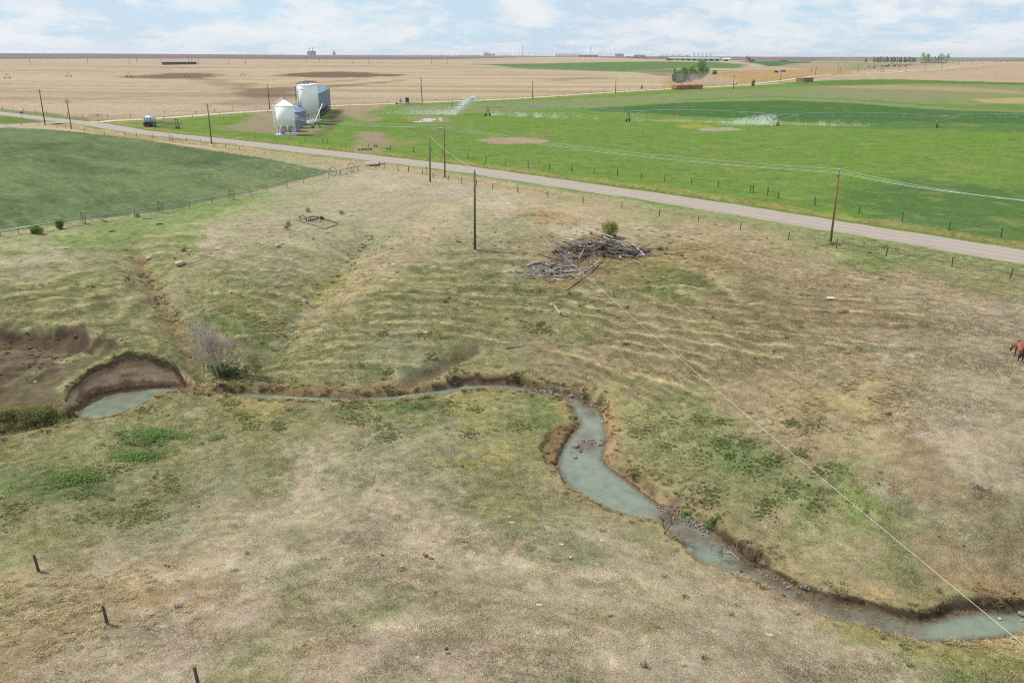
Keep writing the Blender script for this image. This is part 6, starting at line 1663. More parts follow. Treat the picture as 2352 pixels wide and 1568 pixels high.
for u, v in [(1100,1410),(1490,1485),(1415,1370),(1690,1493),(1205,1377),(1310,1280),(1520,1440),(1640,1420),(235,1520),(985,1560),(960,1510),(1610,1205),(1372,1297),(1830,1478)]:
    stone(u, v, rr_.uniform(3, 5.5), 3, 'small pale stone in the dry foreground turf', 'pale stones in the foreground', flat=.45)
# pebbly margins
pb = []
for poly, n in [([cU(*q) for q in [(345,200),(430,185),(600,260),(760,370),(960,500),(930,520),(760,440),(560,350),(400,270)]], 230), ([cR(*q) for q in [(500,238),(700,240),(900,285),(1100,385),(1095,405),(960,350),(800,285),(520,262)]], 130), ([cU(*q) for q in [(1490,920),(1700,1020),(2000,1170),(2260,1240),(2250,1260),(1960,1200),(1660,1060),(1500,985)]], 60), ([cR(*q) for q in [(940,690),(1190,690),(1190,730),(930,800)]], 60)]:
    W = at_z(poly, ZW)[:, :2]
    lo = W.min(0); hi = W.max(0); k = 0
    while k < n:
        x = rr_.uniform(lo[0], hi[0]); y = rr_.uniform(lo[1], hi[1])
        if inside(np.array([x]), np.array([y]), W)[0]: pb.append((x, y)); k += 1
mb = MB()
pbm = [mat('pebble_grey', c_(132,120,104), .9, .3, 2), ]
for x, y in pb:
    r = abs(rr_.gauss(.07, .04)) + .03
    V = [(x + r * math.cos(a) * rr_.uniform(.7, 1.1), y + r * math.sin(a) * rr_.uniform(.7, 1.1), max(ZW, hz(x, y)) - .02 + (0 if k else 0)) for k, a in enumerate(np.linspace(0, 2 * PI, 6)[:-1])]
    T = [(v[0] * .55 + x * .45, v[1] * .55 + y * .45, v[2] + r * .8) for v in V]
    mb.add(V + T, [(k, (k + 1) % 5, 5 + (k + 1) % 5, 5 + k) for k in range(5)] + [(5, 6, 7, 8, 9)])
tag(mb.build('pebbles', pbm[0]), 'loose pebbles and cobbles on the creek margins', 'pebbles', kind='stuff')
# dung heaps
def dung(u, v, r, label, group=None):
    p = g1(u, v); p.z = hz(p.x, p.y); b = MB(); k = max(2, int(r * 4))
    for i in range(k): b.rock((rr_.gauss(0, r * .5), rr_.gauss(0, r * .3), .03), (r * rr_.uniform(.25, .5), r * rr_.uniform(.25, .45), r * rr_.uniform(.15, .3)), i, sub=1)
    tag(b.build('dung_heap', mat('dry_dung', c_(104,80,62), .95, .25, 5), None, True, p), label, 'dung heap', group)
dung(985, 1285, .55, 'dark spread dung heap in the middle foreground')
for u, v in [(700,1482),(1027,1493),(882,1277),(1392,1413),(815,1436),(925,1310),(380,1300),(455,1165),(2205,1250),(2015,1110),(2160,1235)]:
    dung(u, v, rr_.uniform(.2, .35), 'small dark dung heap on the dry turf', 'small dung heaps')

# ------------------------------------------------------------------ log pile
lg_m = [mat('log_grey_pale', c_(182,172,162), .9, .25, 2.5), mat('log_grey', c_(140,130,122), .9, .28, 2.5), mat('log_dark', c_(86,78,74), .95, .3, 2.5), mat('log_brown', c_(140,116,96), .9, .25, 2.5)]
def crooked(n, r, seed, m):
    q = random.Random(seed); pts = [(0, 0, 0)]; x = -.5
    pts = [(-.5 + k / (n - 1), q.uniform(-.025, .025), q.uniform(-.02, .02)) for k in range(n)]
    return MB().path(pts, [r * q.uniform(.8, 1.2) * (1.15 - .5 * k / (n - 1)) for k in range(n)], 6).mesh('log', m, False)
log_me = [[crooked(5, .03, 100 + 10 * k + j, lg_m[k]) for j in range(4)] for k in range(4)]
def log_at(c, L, a, tilt, k, label, group=None, name='log', fat=1.0):
    o = obj(name, log_me[k][rr_.randrange(4)], None, c, a, (L, L * fat, L * fat)); o.rotation_euler = (rr_.uniform(0, 6), tilt, a)
    return tag(o, label, name, group)
c0 = g1(*cL(1090, 395)); e0 = g1(*cL(560, 380)); e1 = g1(*cL(1690, 440)); ax0 = (e1 - e0); hw = ax0.length / 2; ax0.normalize(); an0 = math.atan2(ax0.y, ax0.x)
pv0 = Vector((-ax0.y, ax0.x, 0)); cen = (e0 + e1) / 2
for i in range(250):
    s = rr_.gauss(-.05, .48); s = max(-.95, min(.95, s)); w = rr_.gauss(-.2, 1.25) * (1 - .35 * abs(s))
    q = cen + ax0 * s * hw + pv0 * (w + .6)
    hh = max(0, 1.35 * (1 - s * s) * math.exp(-(w / 1.6) ** 2) * (1 + .35 * math.sin(s * 7))) * rr_.uniform(.05, 1.0) ** .7
    q.z = hz(q.x, q.y) + .08 + hh
    a = an0 + (rr_.gauss(-.35, .45) if rr_.random() < .6 else rr_.uniform(-1.57, 1.57))
    log_at(q, rr_.uniform(1.4, 4.6), a, rr_.gauss(0, .24), rr_.choices([0, 1, 2, 3], [.14, .28, .48, .10])[0], 'weathered grey log tangled in the big brush pile', 'logs in the brush pile', fat=rr_.uniform(.42, .95))
for (xa, ya), (xb, yb), k, fat, lb in [((680,890),(1140,520),3,.55,'long pale log lying downhill below the brush pile'),((825,715),(1095,520),0,.6,'shorter log beside the long one below the brush pile'),((940,165),(1260,290),0,.9,'stout log sticking out at the top of the brush pile'),((1500,310),(1690,400),0,.7,'pale log at the right slope of the brush pile'),((820,540),(960,340),1,.7,'log leaning up the front of the brush pile'),((1300,425),(1370,505),0,.9,'short pale log poking out at the foot of the pile'),((1515,520),(1655,580),1,.8,'dark short log lying apart to the right of the pile'),((1900,430),(2150,465),2,.6,'dark log lying in straw right of the pile'),((1950,470),(2020,410),0,.5,'thin pale stick leaning on the dark log right of the pile'),((1560,470),(1880,445),1,.5,'long thin log in the grass right of the pile'),((570,385),(850,480),0,.7,'pale log across the left front of the pile'),((775,245),(800,330),0,1.6,'thick pale log end standing on the pile'),((715,280),(860,410),0,1.0,'pale split log on the upper left of the pile'),((175,585),(440,510),0,.9,'pale broad plank at the left tip of the lower heap')]:
    a = g1(*cL(xa, ya)); b = g1(*cL(xb, yb))
    if 'thick' in lb: b = a + Vector((.5, .8, 1.2))
    up = .9 if ('top' in lb or 'upper' in lb or 'leaning up' in lb) else (1.3 if 'thick' in lb else .15)
    a.z = hz(a.x, a.y) + .12 + (up * .4 if up > .5 else 0); b.z = hz(b.x, b.y) + up
    d = b - a; L = d.length
    o = log_at((a + b) / 2, L, math.atan2(d.y, d.x), -math.asin(max(-1, min(1, d.z / L))), k, lb, None, fat=fat * 5.5 / max(L, 2.0))
for i in range(46):
    q = g1(*cL(rr_.gauss(720, 130), rr_.gauss(500, 45))); q.z = hz(q.x, q.y) + .08 + rr_.uniform(0, .45)
    log_at(q, rr_.uniform(1.2, 3.2), rr_.uniform(-1.57, 1.57), rr_.gauss(0, .18), rr_.choice([0, 1, 2, 2]), 'weathered grey log between the brush pile and the lumber heap', 'logs between the heaps', fat=rr_.uniform(.45, .9))
# lower heap of boards
m_bd = [mat('board_pale', c_(176,164,154), .9, .2, 3), mat('board_grey', c_(140,130,122), .9, .25, 3)]
bd_me = [MB().box((0, 0, 0), (1, .13, .035)).mesh('board', m) for m in m_bd]
f0 = g1(*cL(520, 620))
for i in range(150):
    q = f0 + Vector((rr_.gauss(-.2, 1.9), rr_.gauss(-.2, 1.7), 0)); q.z = hz(q.x, q.y) + .06 + rr_.uniform(0, .5) * math.exp(-((q - f0).length / 1.6) ** 2)
    L = rr_.uniform(.8, 2.8); o = obj('board', bd_me[i % 2], None, q, 0, (L, rr_.uniform(.8, 1.5), 1.2)); o.rotation_euler = (rr_.gauss(0, .3), rr_.gauss(0, .15), rr_.gauss(.4, .9))
    tag(o, 'weathered board in the broken lumber heap below the logs', 'board', 'boards in the lumber heap')
for (x, y), (L, w), lb, lean in [((655,622),(2.3,.28),'tall plank standing upright in the lumber heap',.08),((612,690),(1.5,.22),'short upright plank at the front of the lumber heap',.05),((672,600),(1.3,.12),'thin upright stick right of the tall plank',-.1),((730,600),(.9,.1),'low upright stick at the right of the lumber heap',-.1),((380,760),(.9,.1),'small stake at the lower left of the lumber heap',.1),((440,800),(.9,.12),'bundle stake at the bottom tip of the lumber heap',.15)]:
    p = g1(*cL(x, y)); p.z = hz(p.x, p.y)
    o = MB().box((0, 0, L / 2), (w, .06, L)).build('plank', m_bd[0], None, loc=p); o.rotation_euler = (-.15, lean, .2); tag(o, lb, 'plank')
t0 = g1(*cL(710, 575)); t = thing('pallet_crate', 'small pale crate frame among the boards', 'crate', Vector((t0.x, t0.y, hz(t0.x, t0.y))), .3)
for k in range(4): MB().box((0, -.35, .12 + .2 * k), (.9, .03, .12)).build('slat', m_bd[0], t)
for s in (-.4, .4): MB().box((s, -.3, .4), (.08, .06, .85)).build('post', m_bd[0], t)
for (ua, va), (ub, vb), lb in [((1268,690),(1285,725),'grey driftwood stick in the grass below the lumber heap'),((1255,695),(1290,700),'thin crossing stick below the lumber heap'),((1275,705),(1300,730),'second thin stick under the crossing one'),((1404,680),(1408,660),'short pale stake in the straw right of the wire'),((1045,886),(1062,868),'pale board fallen on the creek bank'),((1160,800),(1215,790),'thin pale branch on the lower slope')]:
    a = g1(ua, va); b = g1(ub, vb); a.z = hz(a.x, a.y) + .05; b.z = hz(b.x, b.y) + .08
    d = b - a; L = max(d.length, .5); log_at((a + b) / 2, L, math.atan2(d.y, d.x), 0, 0, lb, None, 'branch', fat=.9)
for (xa, ya), (xb, yb), lb in [((730,638),(775,632),'dark driftwood board on the green strip by the fence'),((1050,587),(1095,583),'brown board on the green strip by the fence'),((958,547),(1022,545),'pale board beside the wheel line'),((670,553),(720,570),'dark stick leaning near the first wheel')]:
    a = g1(*cE(xa, ya)); b = g1(*cE(xb, yb)); d = b - a; c = (a + b) / 2; c.z = hz(c.x, c.y) + .1
    o = MB().box((0, 0, 0), (d.length, .25, .12)).build('board', m_wood_g if 'pale' in lb else m_wood_d, None, loc=c); o.rotation_euler = (0, 0, math.atan2(d.y, d.x)); tag(o, lb, 'board')
# dead branch in the creek
a = Vector(at_z([cU(1065, 738)], ZW)[0]); b = Vector(at_z([cU(1215, 757)], ZW)[0]); c = Vector(at_z([cU(1300, 822)], ZW)[0]); d = Vector(at_z([cU(1185, 735)], ZW)[0])
t = thing('dead_branch', 'bleached forked branch lying in the creek', 'branch', a)
MB().path([(0, 0, .03), b - a + Vector((0, 0, .12)), c - a + Vector((0, 0, .03))], [.015, .04, .03], 5).build('stem', m_bd[0], t)
MB().path([b - a + Vector((0, 0, .12)), d - a + Vector((0, 0, .2))], [.03, .012], 5).build('fork', m_bd[0], t)

# old harrow frame on the hill
P = lambda x, y: g1(*cM(x, y))
o = P(840, 300); o.z = hz(o.x, o.y)
t = thing('harrow_frame', 'rusty old implement frame lying on the grassy hilltop', 'implement frame', o)
def bar(a, b, za, zb, r, nm, m):
    a = P(*a) - o; b = P(*b) - o; a.z = hz(a.x + o.x, a.y + o.y) - o.z + za; b.z = hz(b.x + o.x, b.y + o.y) - o.z + zb
    MB().tube(a, b, r, n=6).build(nm, m, t)
for a, b, za, zb, m in [((515,250),(700,300),.12,.12,m_wood_g),((740,310),(1140,440),.15,.15,m_wood_g),((1180,445),(1450,350),.08,.08,m_wood_g),((1135,225),(1495,340),.2,.2,m_wood_d),((890,150),(1050,200),.2,.3,m_wood_g),((600,190),(840,245),.45,.4,m_wood_g),((600,200),(695,295),.45,.15,m_wood_g),((690,205),(1040,205),.3,.3,m_wood_d)]:
    bar(a, b, za, zb, .07, 'frame_bar', m)
bar((780, 305), (1080, 245), .3, .45, .12, 'axle', m_darkm); bar((1060, 185), (1050, 300), .8, .1, .07, 'lever', m_wood_g); bar((570, 215), (680, 180), .35, .45, .09, 'drawbar', m_rust)
for q in [(840, 270), (745, 290), (1080, 240), (590, 230)]: bar(q, (q[0] + 4, q[1] + 8), .1, .75, .07, 'upright', m_rust)
q = P(1110, 235) - o; MB().lathe([(.18, 0), (.26, .1), (.26, .4), (.15, .5)], 10, (q.x, q.y, hz(q.x + o.x, q.y + o.y) - o.z + .1)).build('hub', m_darkm, t)

# ------------------------------------------------------------------ shrubs and trees
def leaf_mat2(name, col, col2, transl=.42):
    m = bpy.data.materials.new(name); m.use_nodes = True
    t = m.node_tree; b = t.nodes['Principled BSDF']; o = t.nodes['Material Output']
    b.inputs['Roughness'].default_value = .7; b.inputs['Specular IOR Level'].default_value = .15
    a = N(t, 'ShaderNodeAttribute', attribute_name='shade')
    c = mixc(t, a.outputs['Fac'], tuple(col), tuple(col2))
    tr = N(t, 'ShaderNodeBsdfTranslucent'); t.links.new(c, b.inputs['Base Color']); t.links.new(c, tr.inputs['Color'])
    mx = N(t, 'ShaderNodeMixShader'); mx.inputs[0].default_value = transl
    t.links.new(b.outputs[0], mx.inputs[1]); t.links.new(tr.outputs[0], mx.inputs[2]); t.links.new(mx.outputs[0], o.inputs['Surface'])
    MATS[name] = m; return m
def leaves(centers, n_each, spread, size, seed, m, name='crown', parent=None, flat=1.0, loc=None):
    r = np.random.default_rng(seed); centers = np.asarray(centers, float)
    k = len(centers) * n_each
    c = np.repeat(centers[:, :3], n_each, 0)
    sp = np.repeat(centers[:, 3] if centers.shape[1] > 3 else np.full(len(centers), spread), n_each)
    d = r.normal(size=(k, 3)); d /= np.linalg.norm(d, axis=1)[:, None]; d *= (r.uniform(.35, 1, k) ** .6)[:, None]; d[:, 2] *= flat
    p = c + d * sp[:, None]
    u = r.normal(size=(k, 3)); u /= np.linalg.norm(u, axis=1)[:, None]; w = r.normal(size=(k, 3)); w -= u * (u * w).sum(1)[:, None]; w /= np.linalg.norm(w, axis=1)[:, None]
    s = size * r.uniform(.6, 1.35, k)[:, None]
    V = np.stack([p - u * s, p + w * s * .5, p + u * s, p - w * s * .5], 1).reshape(-1, 3)
    F = np.arange(4 * k).reshape(-1, 4)
    o = mesh_np(name, V, F, m, False, parent)
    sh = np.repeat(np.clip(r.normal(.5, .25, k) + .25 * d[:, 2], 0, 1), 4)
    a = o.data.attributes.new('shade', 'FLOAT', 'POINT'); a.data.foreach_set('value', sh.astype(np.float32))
    if loc is not None: o.location = loc
    return o
def twigs(t, base_pts, h, spread, seed, m, levels=4, r0=.04, up=.9, kids=(3, 5), name='branches', stem='stem', lean=(0, 0)):
    q = random.Random(seed); st = MB(); tw = MB(); tips = []
    def grow(b, p, d, L, r, lv):
        mid = p + d * L * .5 + Vector((q.gauss(0, .05), q.gauss(0, .05), 0)) * L; e = p + d * L
        b.path([p, mid, e], [r, r * .8, r * .55], 4 if lv < 2 else 3)
        if lv >= levels: tips.append(e); return
        for k in range(q.randint(*kids)):
            f = q.uniform(.35, 1.0); s = p.lerp(e, f)
            nd = (d + Vector((q.gauss(0, spread), q.gauss(0, spread), q.gauss(.12, spread * .6)))).normalized()
            grow(tw, s, nd, L * q.uniform(.5, .8), r * .55, lv + 1)
    for bp_ in base_pts:
        d = Vector((q.gauss(lean[0], .22), q.gauss(lean[1], .22), up)).normalized()
        grow(st, Vector(bp_), d, h * q.uniform(.38, .5), r0 * q.uniform(.7, 1.2), 1)
    st.build(stem, m, t); tw.build(name, m, t)
    return tips
m_tw = mat('pale_twig_bark', c_(198,184,168), .9, .15, 4); m_tw2 = mat('olive_twig_bark', c_(164,156,116), .9, .15, 4); m_tw2b = mat('grey_brown_twig', c_(150,132,112), .9, .15, 4); m_tw3 = mat('brown_twig_bark', c_(128,104,92), .9, .15, 4)
m_juni = leaf_mat2('juniper_green', c_(59,81,54), c_(106,132,81)); m_snow = leaf_mat2('snowberry_green', c_(112,142,76), c_(168,190,118)); m_yel = leaf_mat2('spring_willow', c_(128,134,58), c_(182,182,88)); m_dk = leaf_mat2('shrub_dark_green', c_(86,118,52), c_(147,174,81)); m_oliv = leaf_mat2('olive_shrub', c_(115,125,69), c_(176,171,108))
m_brightg = leaf_mat2('bright_reed', c_(104,144,62), c_(150,180,94)); m_tumb = mat('tumbleweed', c_(146,118,96), .95, .2, 6)
def shrub(label, u, v, h, seed, m, name='bare_shrub', n=5, spread=.45, rad=.35, r0=.03, levels=4, cat='shrub', lean=(0, 0), kids=(3, 5)):
    p = g1(u, v); p.z = hz(p.x, p.y); t = thing(name, label, cat, p)
    q = random.Random(seed)
    tips = twigs(t, [(q.gauss(0, rad), q.gauss(0, rad * .6), -.05) for _ in range(n)], h, spread, seed, m, levels, r0, lean=lean, kids=kids)
    return t, p, tips
t, p, tips = shrub('tall leafless pale tree beside the pond outlet', 505, 858, 5.8, 3, m_tw, 'bare_tree', 12, .40, 1.0, .075, 5, 'tree', (-.12, 0))
t, p, tips = shrub('smaller leafless yellowish shrub right of the tall bare tree', 590, 868, 3.0, 4, m_tw2, 'bare_shrub', 5, .45, .3, .035, 5)
leaves([tuple(e) + (.12,) for e in tips[::2]], 2, .12, .035, 9, m_oliv, 'buds', t)
p = g1(517, 862); p.z = hz(p.x, p.y); t = thing('juniper', 'dark green bush in the shade under the bare tree', 'shrub', p)
leaves([(random.Random(k).gauss(0, .95), random.Random(k + 50).gauss(0, .5), .25 + .75 * random.Random(k + 99).random(), .4) for k in range(24)], 90, .4, .07, 3, m_juni, 'foliage', t)
MB().tube((0, 0, -.1), (0, 0, .8), .08, .03).build('stem', m_tw3, t)
shrub('leafless reddish shrub standing on the left slope', 300, 655, 1.9, 6, m_tw3, n=6, rad=.25)
shrub('small leafless shrub in the gully', 367, 697, 1.3, 7, m_tw3, n=7, rad=.5, spread=.6)
shrub('tiny leafless shrub right of the gully', 426, 671, 1.1, 8, m_tw, n=5, rad=.25, spread=.6)
shrub('grey twiggy shrub beside a pale stone on the slope', 328, 602, .9, 9, m_tw, n=12, rad=.8, spread=.7)
shrub('bare sapling at the water edge below the pool', *cU(460, 524), 2.3, 10, m_tw3, 'bare_sapling', 2, .5, .06, .035, 5)
shrub('grey leafless willow scrub along the lower bank', *cU(1410, 790), 1.2, 11, m_tw2b, n=22, rad=1.3, spread=.6, r0=.02)
shrub('pale leafless scrub right of the willow scrub on the bank', *cU(1560, 840), 1.1, 12, m_tw2b, n=10, rad=.5, spread=.55, r0=.02)
shrub('brown leafless scrub at the drift fence corner of the creek', 2250, 1135, .9, 13, m_tw3, n=10, rad=.6, spread=.7, r0=.02)
def bush(label, u, v, w, h, seed, m, name, leafsize=.08, n=26, each=70, flat=1.0, cat='shrub', depth=.7, group=None, rmin=0):
    p = g1(u, v); p.z = hz(p.x, p.y); t = thing(name, label, cat, p, 0, group); q = random.Random(seed)
    cs = []
    for k in range(n):
        a = q.uniform(0, 2 * PI); r = min(1.25, abs(q.gauss(0, .5))) if rmin else math.sqrt(q.random()) * .8
        x = w / 2 * r * math.cos(a); y = w / 2 * depth * r * math.sin(a)
        z = hz(p.x + x, p.y + y) - p.z + h * (q.uniform(.2, .85) * math.sqrt(max(.04, 1 - r * r)))
        cs.append((x, y, z, max(rmin * q.uniform(.7, 1.1), min(w, h) * q.uniform(.16, .28))))
    leaves(cs, each, .3, leafsize, seed, m, 'foliage', t, .55 if rmin else flat)
    st = MB()
    for k in range(6): c = cs[k]; st.tube((c[0] * .3, c[1] * .3, -.1), (c[0], c[1], c[2]), .03, .012, n=4)
    st.build('stem', m_tw3, t)
    return t
bush('yellow green upright bush behind the log pile', 1400, 545, 2.6, 3.0, 21, m_yel, 'willow_bush', .09, 40, 60)
bush('dark green base of growth under the yellow bush', 1404, 548, 2.2, 1.1, 22, m_dk, 'low_bush', .08, 14, 60)
bush('round green bush at the fence, left of the two', 87, 537, 2.0, 1.6, 23, m_dk, 'green_bush', .09, 26, 70)
bush('upright green bush at the fence, right of the two', 139, 526, 1.4, 1.8, 24, m_dk, 'green_bush', .09, 22, 70)
bush('broad low patch of bright green shrubs on the creek flat', 345, 1010, 8.5, .5, 25, m_snow, 'shrub_patch', .07, 260, 34, depth=.55, rmin=.38)
bush('low green shrub patch just below the broad one', 322, 1050, 6.0, .45, 26, m_snow, 'shrub_patch', .07, 150, 34, depth=.5, rmin=.36)
bush('round low green shrub patch near the left edge', 178, 1100, 5.2, .42, 27, m_snow, 'shrub_patch', .07, 150, 30, depth=.75, rmin=.34)
bush('low olive shrubs on the bank left of the pond', 118, 965, 6.5, 1.1, 28, m_oliv, 'shrub_patch', .07, 190, 34, depth=.5, rmin=.4)
bush('dark olive shrubs at the left picture edge above the creek', 25, 965, 8.0, 1.2, 36, m_oliv, 'shrub_patch', .07, 190, 34, depth=.5, rmin=.4)
bush('small green weed clump on the right bank meadow', 1685, 1050, 2.0, .35, 29, m_snow, 'weed_clump', .06, 16, 50, depth=.8, cat='weeds')
bush('bright green reed clump beside the gravel bar', *cU(1000, 400), 1.7, .45, 30, m_snow, 'reed_clump', .06, 20, 50, cat='reeds', rmin=.2)
bush('small bright grass clump above the gravel bar', *cU(690, 330), 1.2, .3, 31, m_snow, 'reed_clump', .05, 12, 40, cat='reeds', rmin=.16)
bush('low green weeds in the ditch by the approach', *cF(100, 85), 5.0, .7, 32, m_dk, 'weed_clump', .1, 26, 40, cat='weeds')
bush('green weeds around the foot of the right roadside pole', 1918, 562, 2.0, .4, 33, m_dk, 'weed_clump', .07, 14, 40, cat='weeds')
bush('green weeds growing between the logs', *cL(1880, 375), 2.2, .5, 34, m_dk, 'weed_clump', .07, 16, 40, cat='weeds')
0 and bush('dark green low growth under the terrace step right of the bare shrub', 700, 832, 5.0, .35, 35, m_oliv, 'low_bush', .07, 100, 30, depth=.4, rmin=.3)
def tumbleweed(u, v, r, label, seed, group=None):
    p = g1(u, v); p.z = hz(p.x, p.y) + r * .55; q = random.Random(seed); b = MB()
    for k in range(60):
        d = Vector((q.gauss(0, 1), q.gauss(0, 1), q.gauss(0, .8))).normalized(); d2 = (d + Vector((q.gauss(0, .5), q.gauss(0, .5), q.gauss(0, .5)))).normalized()
        b.path([d * r * .15, d * r * .6, d2 * r], [.02, .016, .008], 3)
    tag(b.build('tumbleweed', m_tumb, None, loc=p), label, 'tumbleweed', group)
for k, (uv, r, lb) in enumerate([(cF(175, 66), .8, 'brown tumbleweed against the fence by the approach, larger one'), (cF(252, 80), .55, 'brown tumbleweed against the fence by the approach, smaller one'), (cM(270, 470), .7, 'brown tumbleweed heap left of the old frame'), (cM(320, 360), .6, 'reddish dry weed tuft above the tumbleweed heap'), (cM(780, 45), .6, 'dry weed tuft above the old frame'), (cM(1560, 105), .55, 'dry weed tuft right of the old frame'), (cE(925, 535), .6, 'dark tumbleweed caught at a fence post under the wheel line'), (cH(1278, 185), .5, 'reddish dry tuft beside the lichen stone')]):
    tumbleweed(*uv, r, lb, 70 + k)

# ------------------------------------------------------------------ cut bank of the pond : raw earth face under a turf lip
def cut_bank():
    W = resample(at_z([(166,960),(180,945),(198,925),(224,906),(264,898),(330,889),(395,890),(428,896)], ZW)[:, :2], .12)
    n = len(W); T = np.gradient(W, axis=0); T /= np.linalg.norm(T, axis=1)[:, None]; Nr = np.stack([-T[:, 1], T[:, 0]], 1)
    if (Nr[n // 2][1]) < 0: Nr = -Nr
    for _ in range(40): Nr[1:-1] = (Nr[:-2] + 2 * Nr[1:-1] + Nr[2:]) / 4
    Nr /= np.linalg.norm(Nr, axis=1)[:, None]
    top = np.array([hmesh(W[:, 0] + Nr[:, 0] * o_, W[:, 1] + Nr[:, 1] * o_) for o_ in (1.7, 2.0, 2.3)]).max(0)
    for _ in range(30): top[1:-1] = (top[:-2] + 2 * top[1:-1] + top[2:]) / 4
    end = np.minimum(np.arange(n), np.arange(n)[::-1]) * .12
    H_ = (top - ZW) * sstep(0, 2.4, end) * (1 + .22 * fbm(np.arange(n) * .12 / 1.1, np.zeros(n) + .5, 4, 404)) + .05
    lv = np.concatenate([np.linspace(0, .12, 3), np.linspace(.16, .93, 22), [.96, 1.0, 1.03, 1.02, 1.01]])
    V = []; L = []; sarr = np.arange(n) * .12
    for l in lv:
        if l <= .12: off = .35 + l * 2.6
        elif l < .95: off = .68 + .22 * l
        else: off = {.96: .84, 1.0: .78, 1.03: 1.1, 1.02: 1.7, 1.01: 2.4}[round(float(l), 2)]
        z = ZW + H_ * min(l, 1.03)
        d = fbm(sarr / .8, z / .5, 4, 400) * .16 + fbm(sarr / 2.4, z / 2.0, 3, 401) * .45 - .12 * np.abs(fbm(sarr / .35, z / 1.2, 2, 402))
        lip = (fbm(sarr / .7, np.full(n, 3.0), 3, 403) * .22 + fbm(sarr / 2.2, np.full(n, 5.0), 3, 406) * .35) if l > .9 else 0
        q = W + Nr * (off + d * (1 if l < .95 else .6) + lip)[:, None]
        zz = z + (lip * .6 if l > .9 else 0)
        if round(float(l), 2) in (1.02, 1.01): zz = hmesh(q[:, 0], q[:, 1]) - (.05 if l > 1.015 else .3)
        V.append(np.column_stack([q, zz])); L.append(np.full(n, l))
    V = np.array(V); m = len(lv)
    i, j = np.meshgrid(np.arange(m - 1), np.arange(n - 1), indexing='ij'); i = i.ravel(); j = j.ravel()
    F = np.stack([i * n + j, i * n + j + 1, (i + 1) * n + j + 1, (i + 1) * n + j], 1)
    mt = bpy.data.materials.new('raw_earth'); mt.use_nodes = True; t = mt.node_tree; b = t.nodes['Principled BSDF']; b.inputs['Roughness'].default_value = .95; b.inputs['Specular IOR Level'].default_value = .1
    at = N(t, 'ShaderNodeAttribute', attribute_name='level'); g = N(t, 'ShaderNodeNewGeometry')
    n1 = N(t, 'ShaderNodeTexNoise', inp={'Scale': 1.6, 'Detail': 6, 'Roughness': .65}); t.links.new(g.outputs['Position'], n1.inputs['Vector'])
    n2 = N(t, 'ShaderNodeTexNoise', inp={'Scale': 7, 'Detail': 5, 'Roughness': .7}); t.links.new(g.outputs['Position'], n2.inputs['Vector'])
    hzn = M(t, 'ADD', at.outputs['Fac'], M(t, 'MULTIPLY', M(t, 'SUBTRACT', n1.outputs['Fac'], .5), .34))
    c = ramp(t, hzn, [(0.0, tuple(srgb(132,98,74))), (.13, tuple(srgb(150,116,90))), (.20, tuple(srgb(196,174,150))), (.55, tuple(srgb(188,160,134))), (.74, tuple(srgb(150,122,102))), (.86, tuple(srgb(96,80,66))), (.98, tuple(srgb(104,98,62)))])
    c = mixc(t, M(t, 'MULTIPLY', ramp(t, n2.outputs['Fac'], [(.5, (0, 0, 0)), (.7, (1, 1, 1))]), .4), c, tuple(c_(104,84,70)))
    c = mixc(t, M(t, 'MULTIPLY', ramp(t, n1.outputs['Fac'], [(.58, (0, 0, 0)), (.66, (1, 1, 1))]), .45), c, tuple(srgb(212,200,184)))
    t.links.new(c, b.inputs['Base Color'])
    bp = N(t, 'ShaderNodeBump', inp={'Strength': .8, 'Distance': .06}); t.links.new(n2.outputs['Fac'], bp.inputs['Height']); t.links.new(bp.outputs[0], b.inputs['Normal'])
    o = mesh_np('cut_bank', V.reshape(-1, 3), F, mt, True)
    a = o.data.attributes.new('level', 'FLOAT', 'POINT'); a.data.foreach_set('value', np.array(L).ravel().astype(np.float32))
    tag(o, 'steep raw earth bank curving round the pond', 'bank', kind='structure')
    # grass hanging over the lip
    k = np.repeat(np.arange(8, n - 8), 2); k = k[fbm(k * .12 / .9, k * 0.0 + .5, 3, 405) > .0]; q = V[-3][k] + np.random.default_rng(2).normal(0, .12, (len(k), 3)) * np.array([1, 1, .2])
    rr2 = np.random.default_rng(4)
    tag(scatter('lip_grass', q, np.tile(c_(128,124,76), (len(q), 1)) * rr2.uniform(1.0, 2.0, len(q))[:, None], rr2.uniform(.5, .9, len(q)), lay + turf, 9), 'grass overhanging the lip of the raw earth bank', 'grass', kind='stuff')
cut_bank()
cl = MB(); rc = random.Random(77); lo = SLP.min(0); hi = SLP.max(0); k = 0
while k < 160:
    x, y = rc.uniform(max(lo[0], -60), hi[0]), rc.uniform(lo[1], hi[1])
    if inside(np.array([x]), np.array([y]), SLP)[0]:
        r = abs(rc.gauss(.1, .08)) + .05; cl.rock((x, y, hz(x, y)), (r * 1.4, r, r * .7), k, sub=1); k += 1
for q in resample(WALL, .3):
    for e in range(2):
        x, y = q[0] + rc.gauss(0, .35), q[1] + rc.uniform(.1, .7); r = abs(rc.gauss(.06, .05)) + .03; cl.rock((x, y, max(hz(x, y), ZW)), (r * 1.3, r, r * .7), k, sub=1); k += 1
tag(cl.build('soil_clods', mat('damp_clods', c_(104,82,66), .95, .3, 3)), 'broken clods of earth on the slump and under the cut bank', 'clods', kind='stuff')
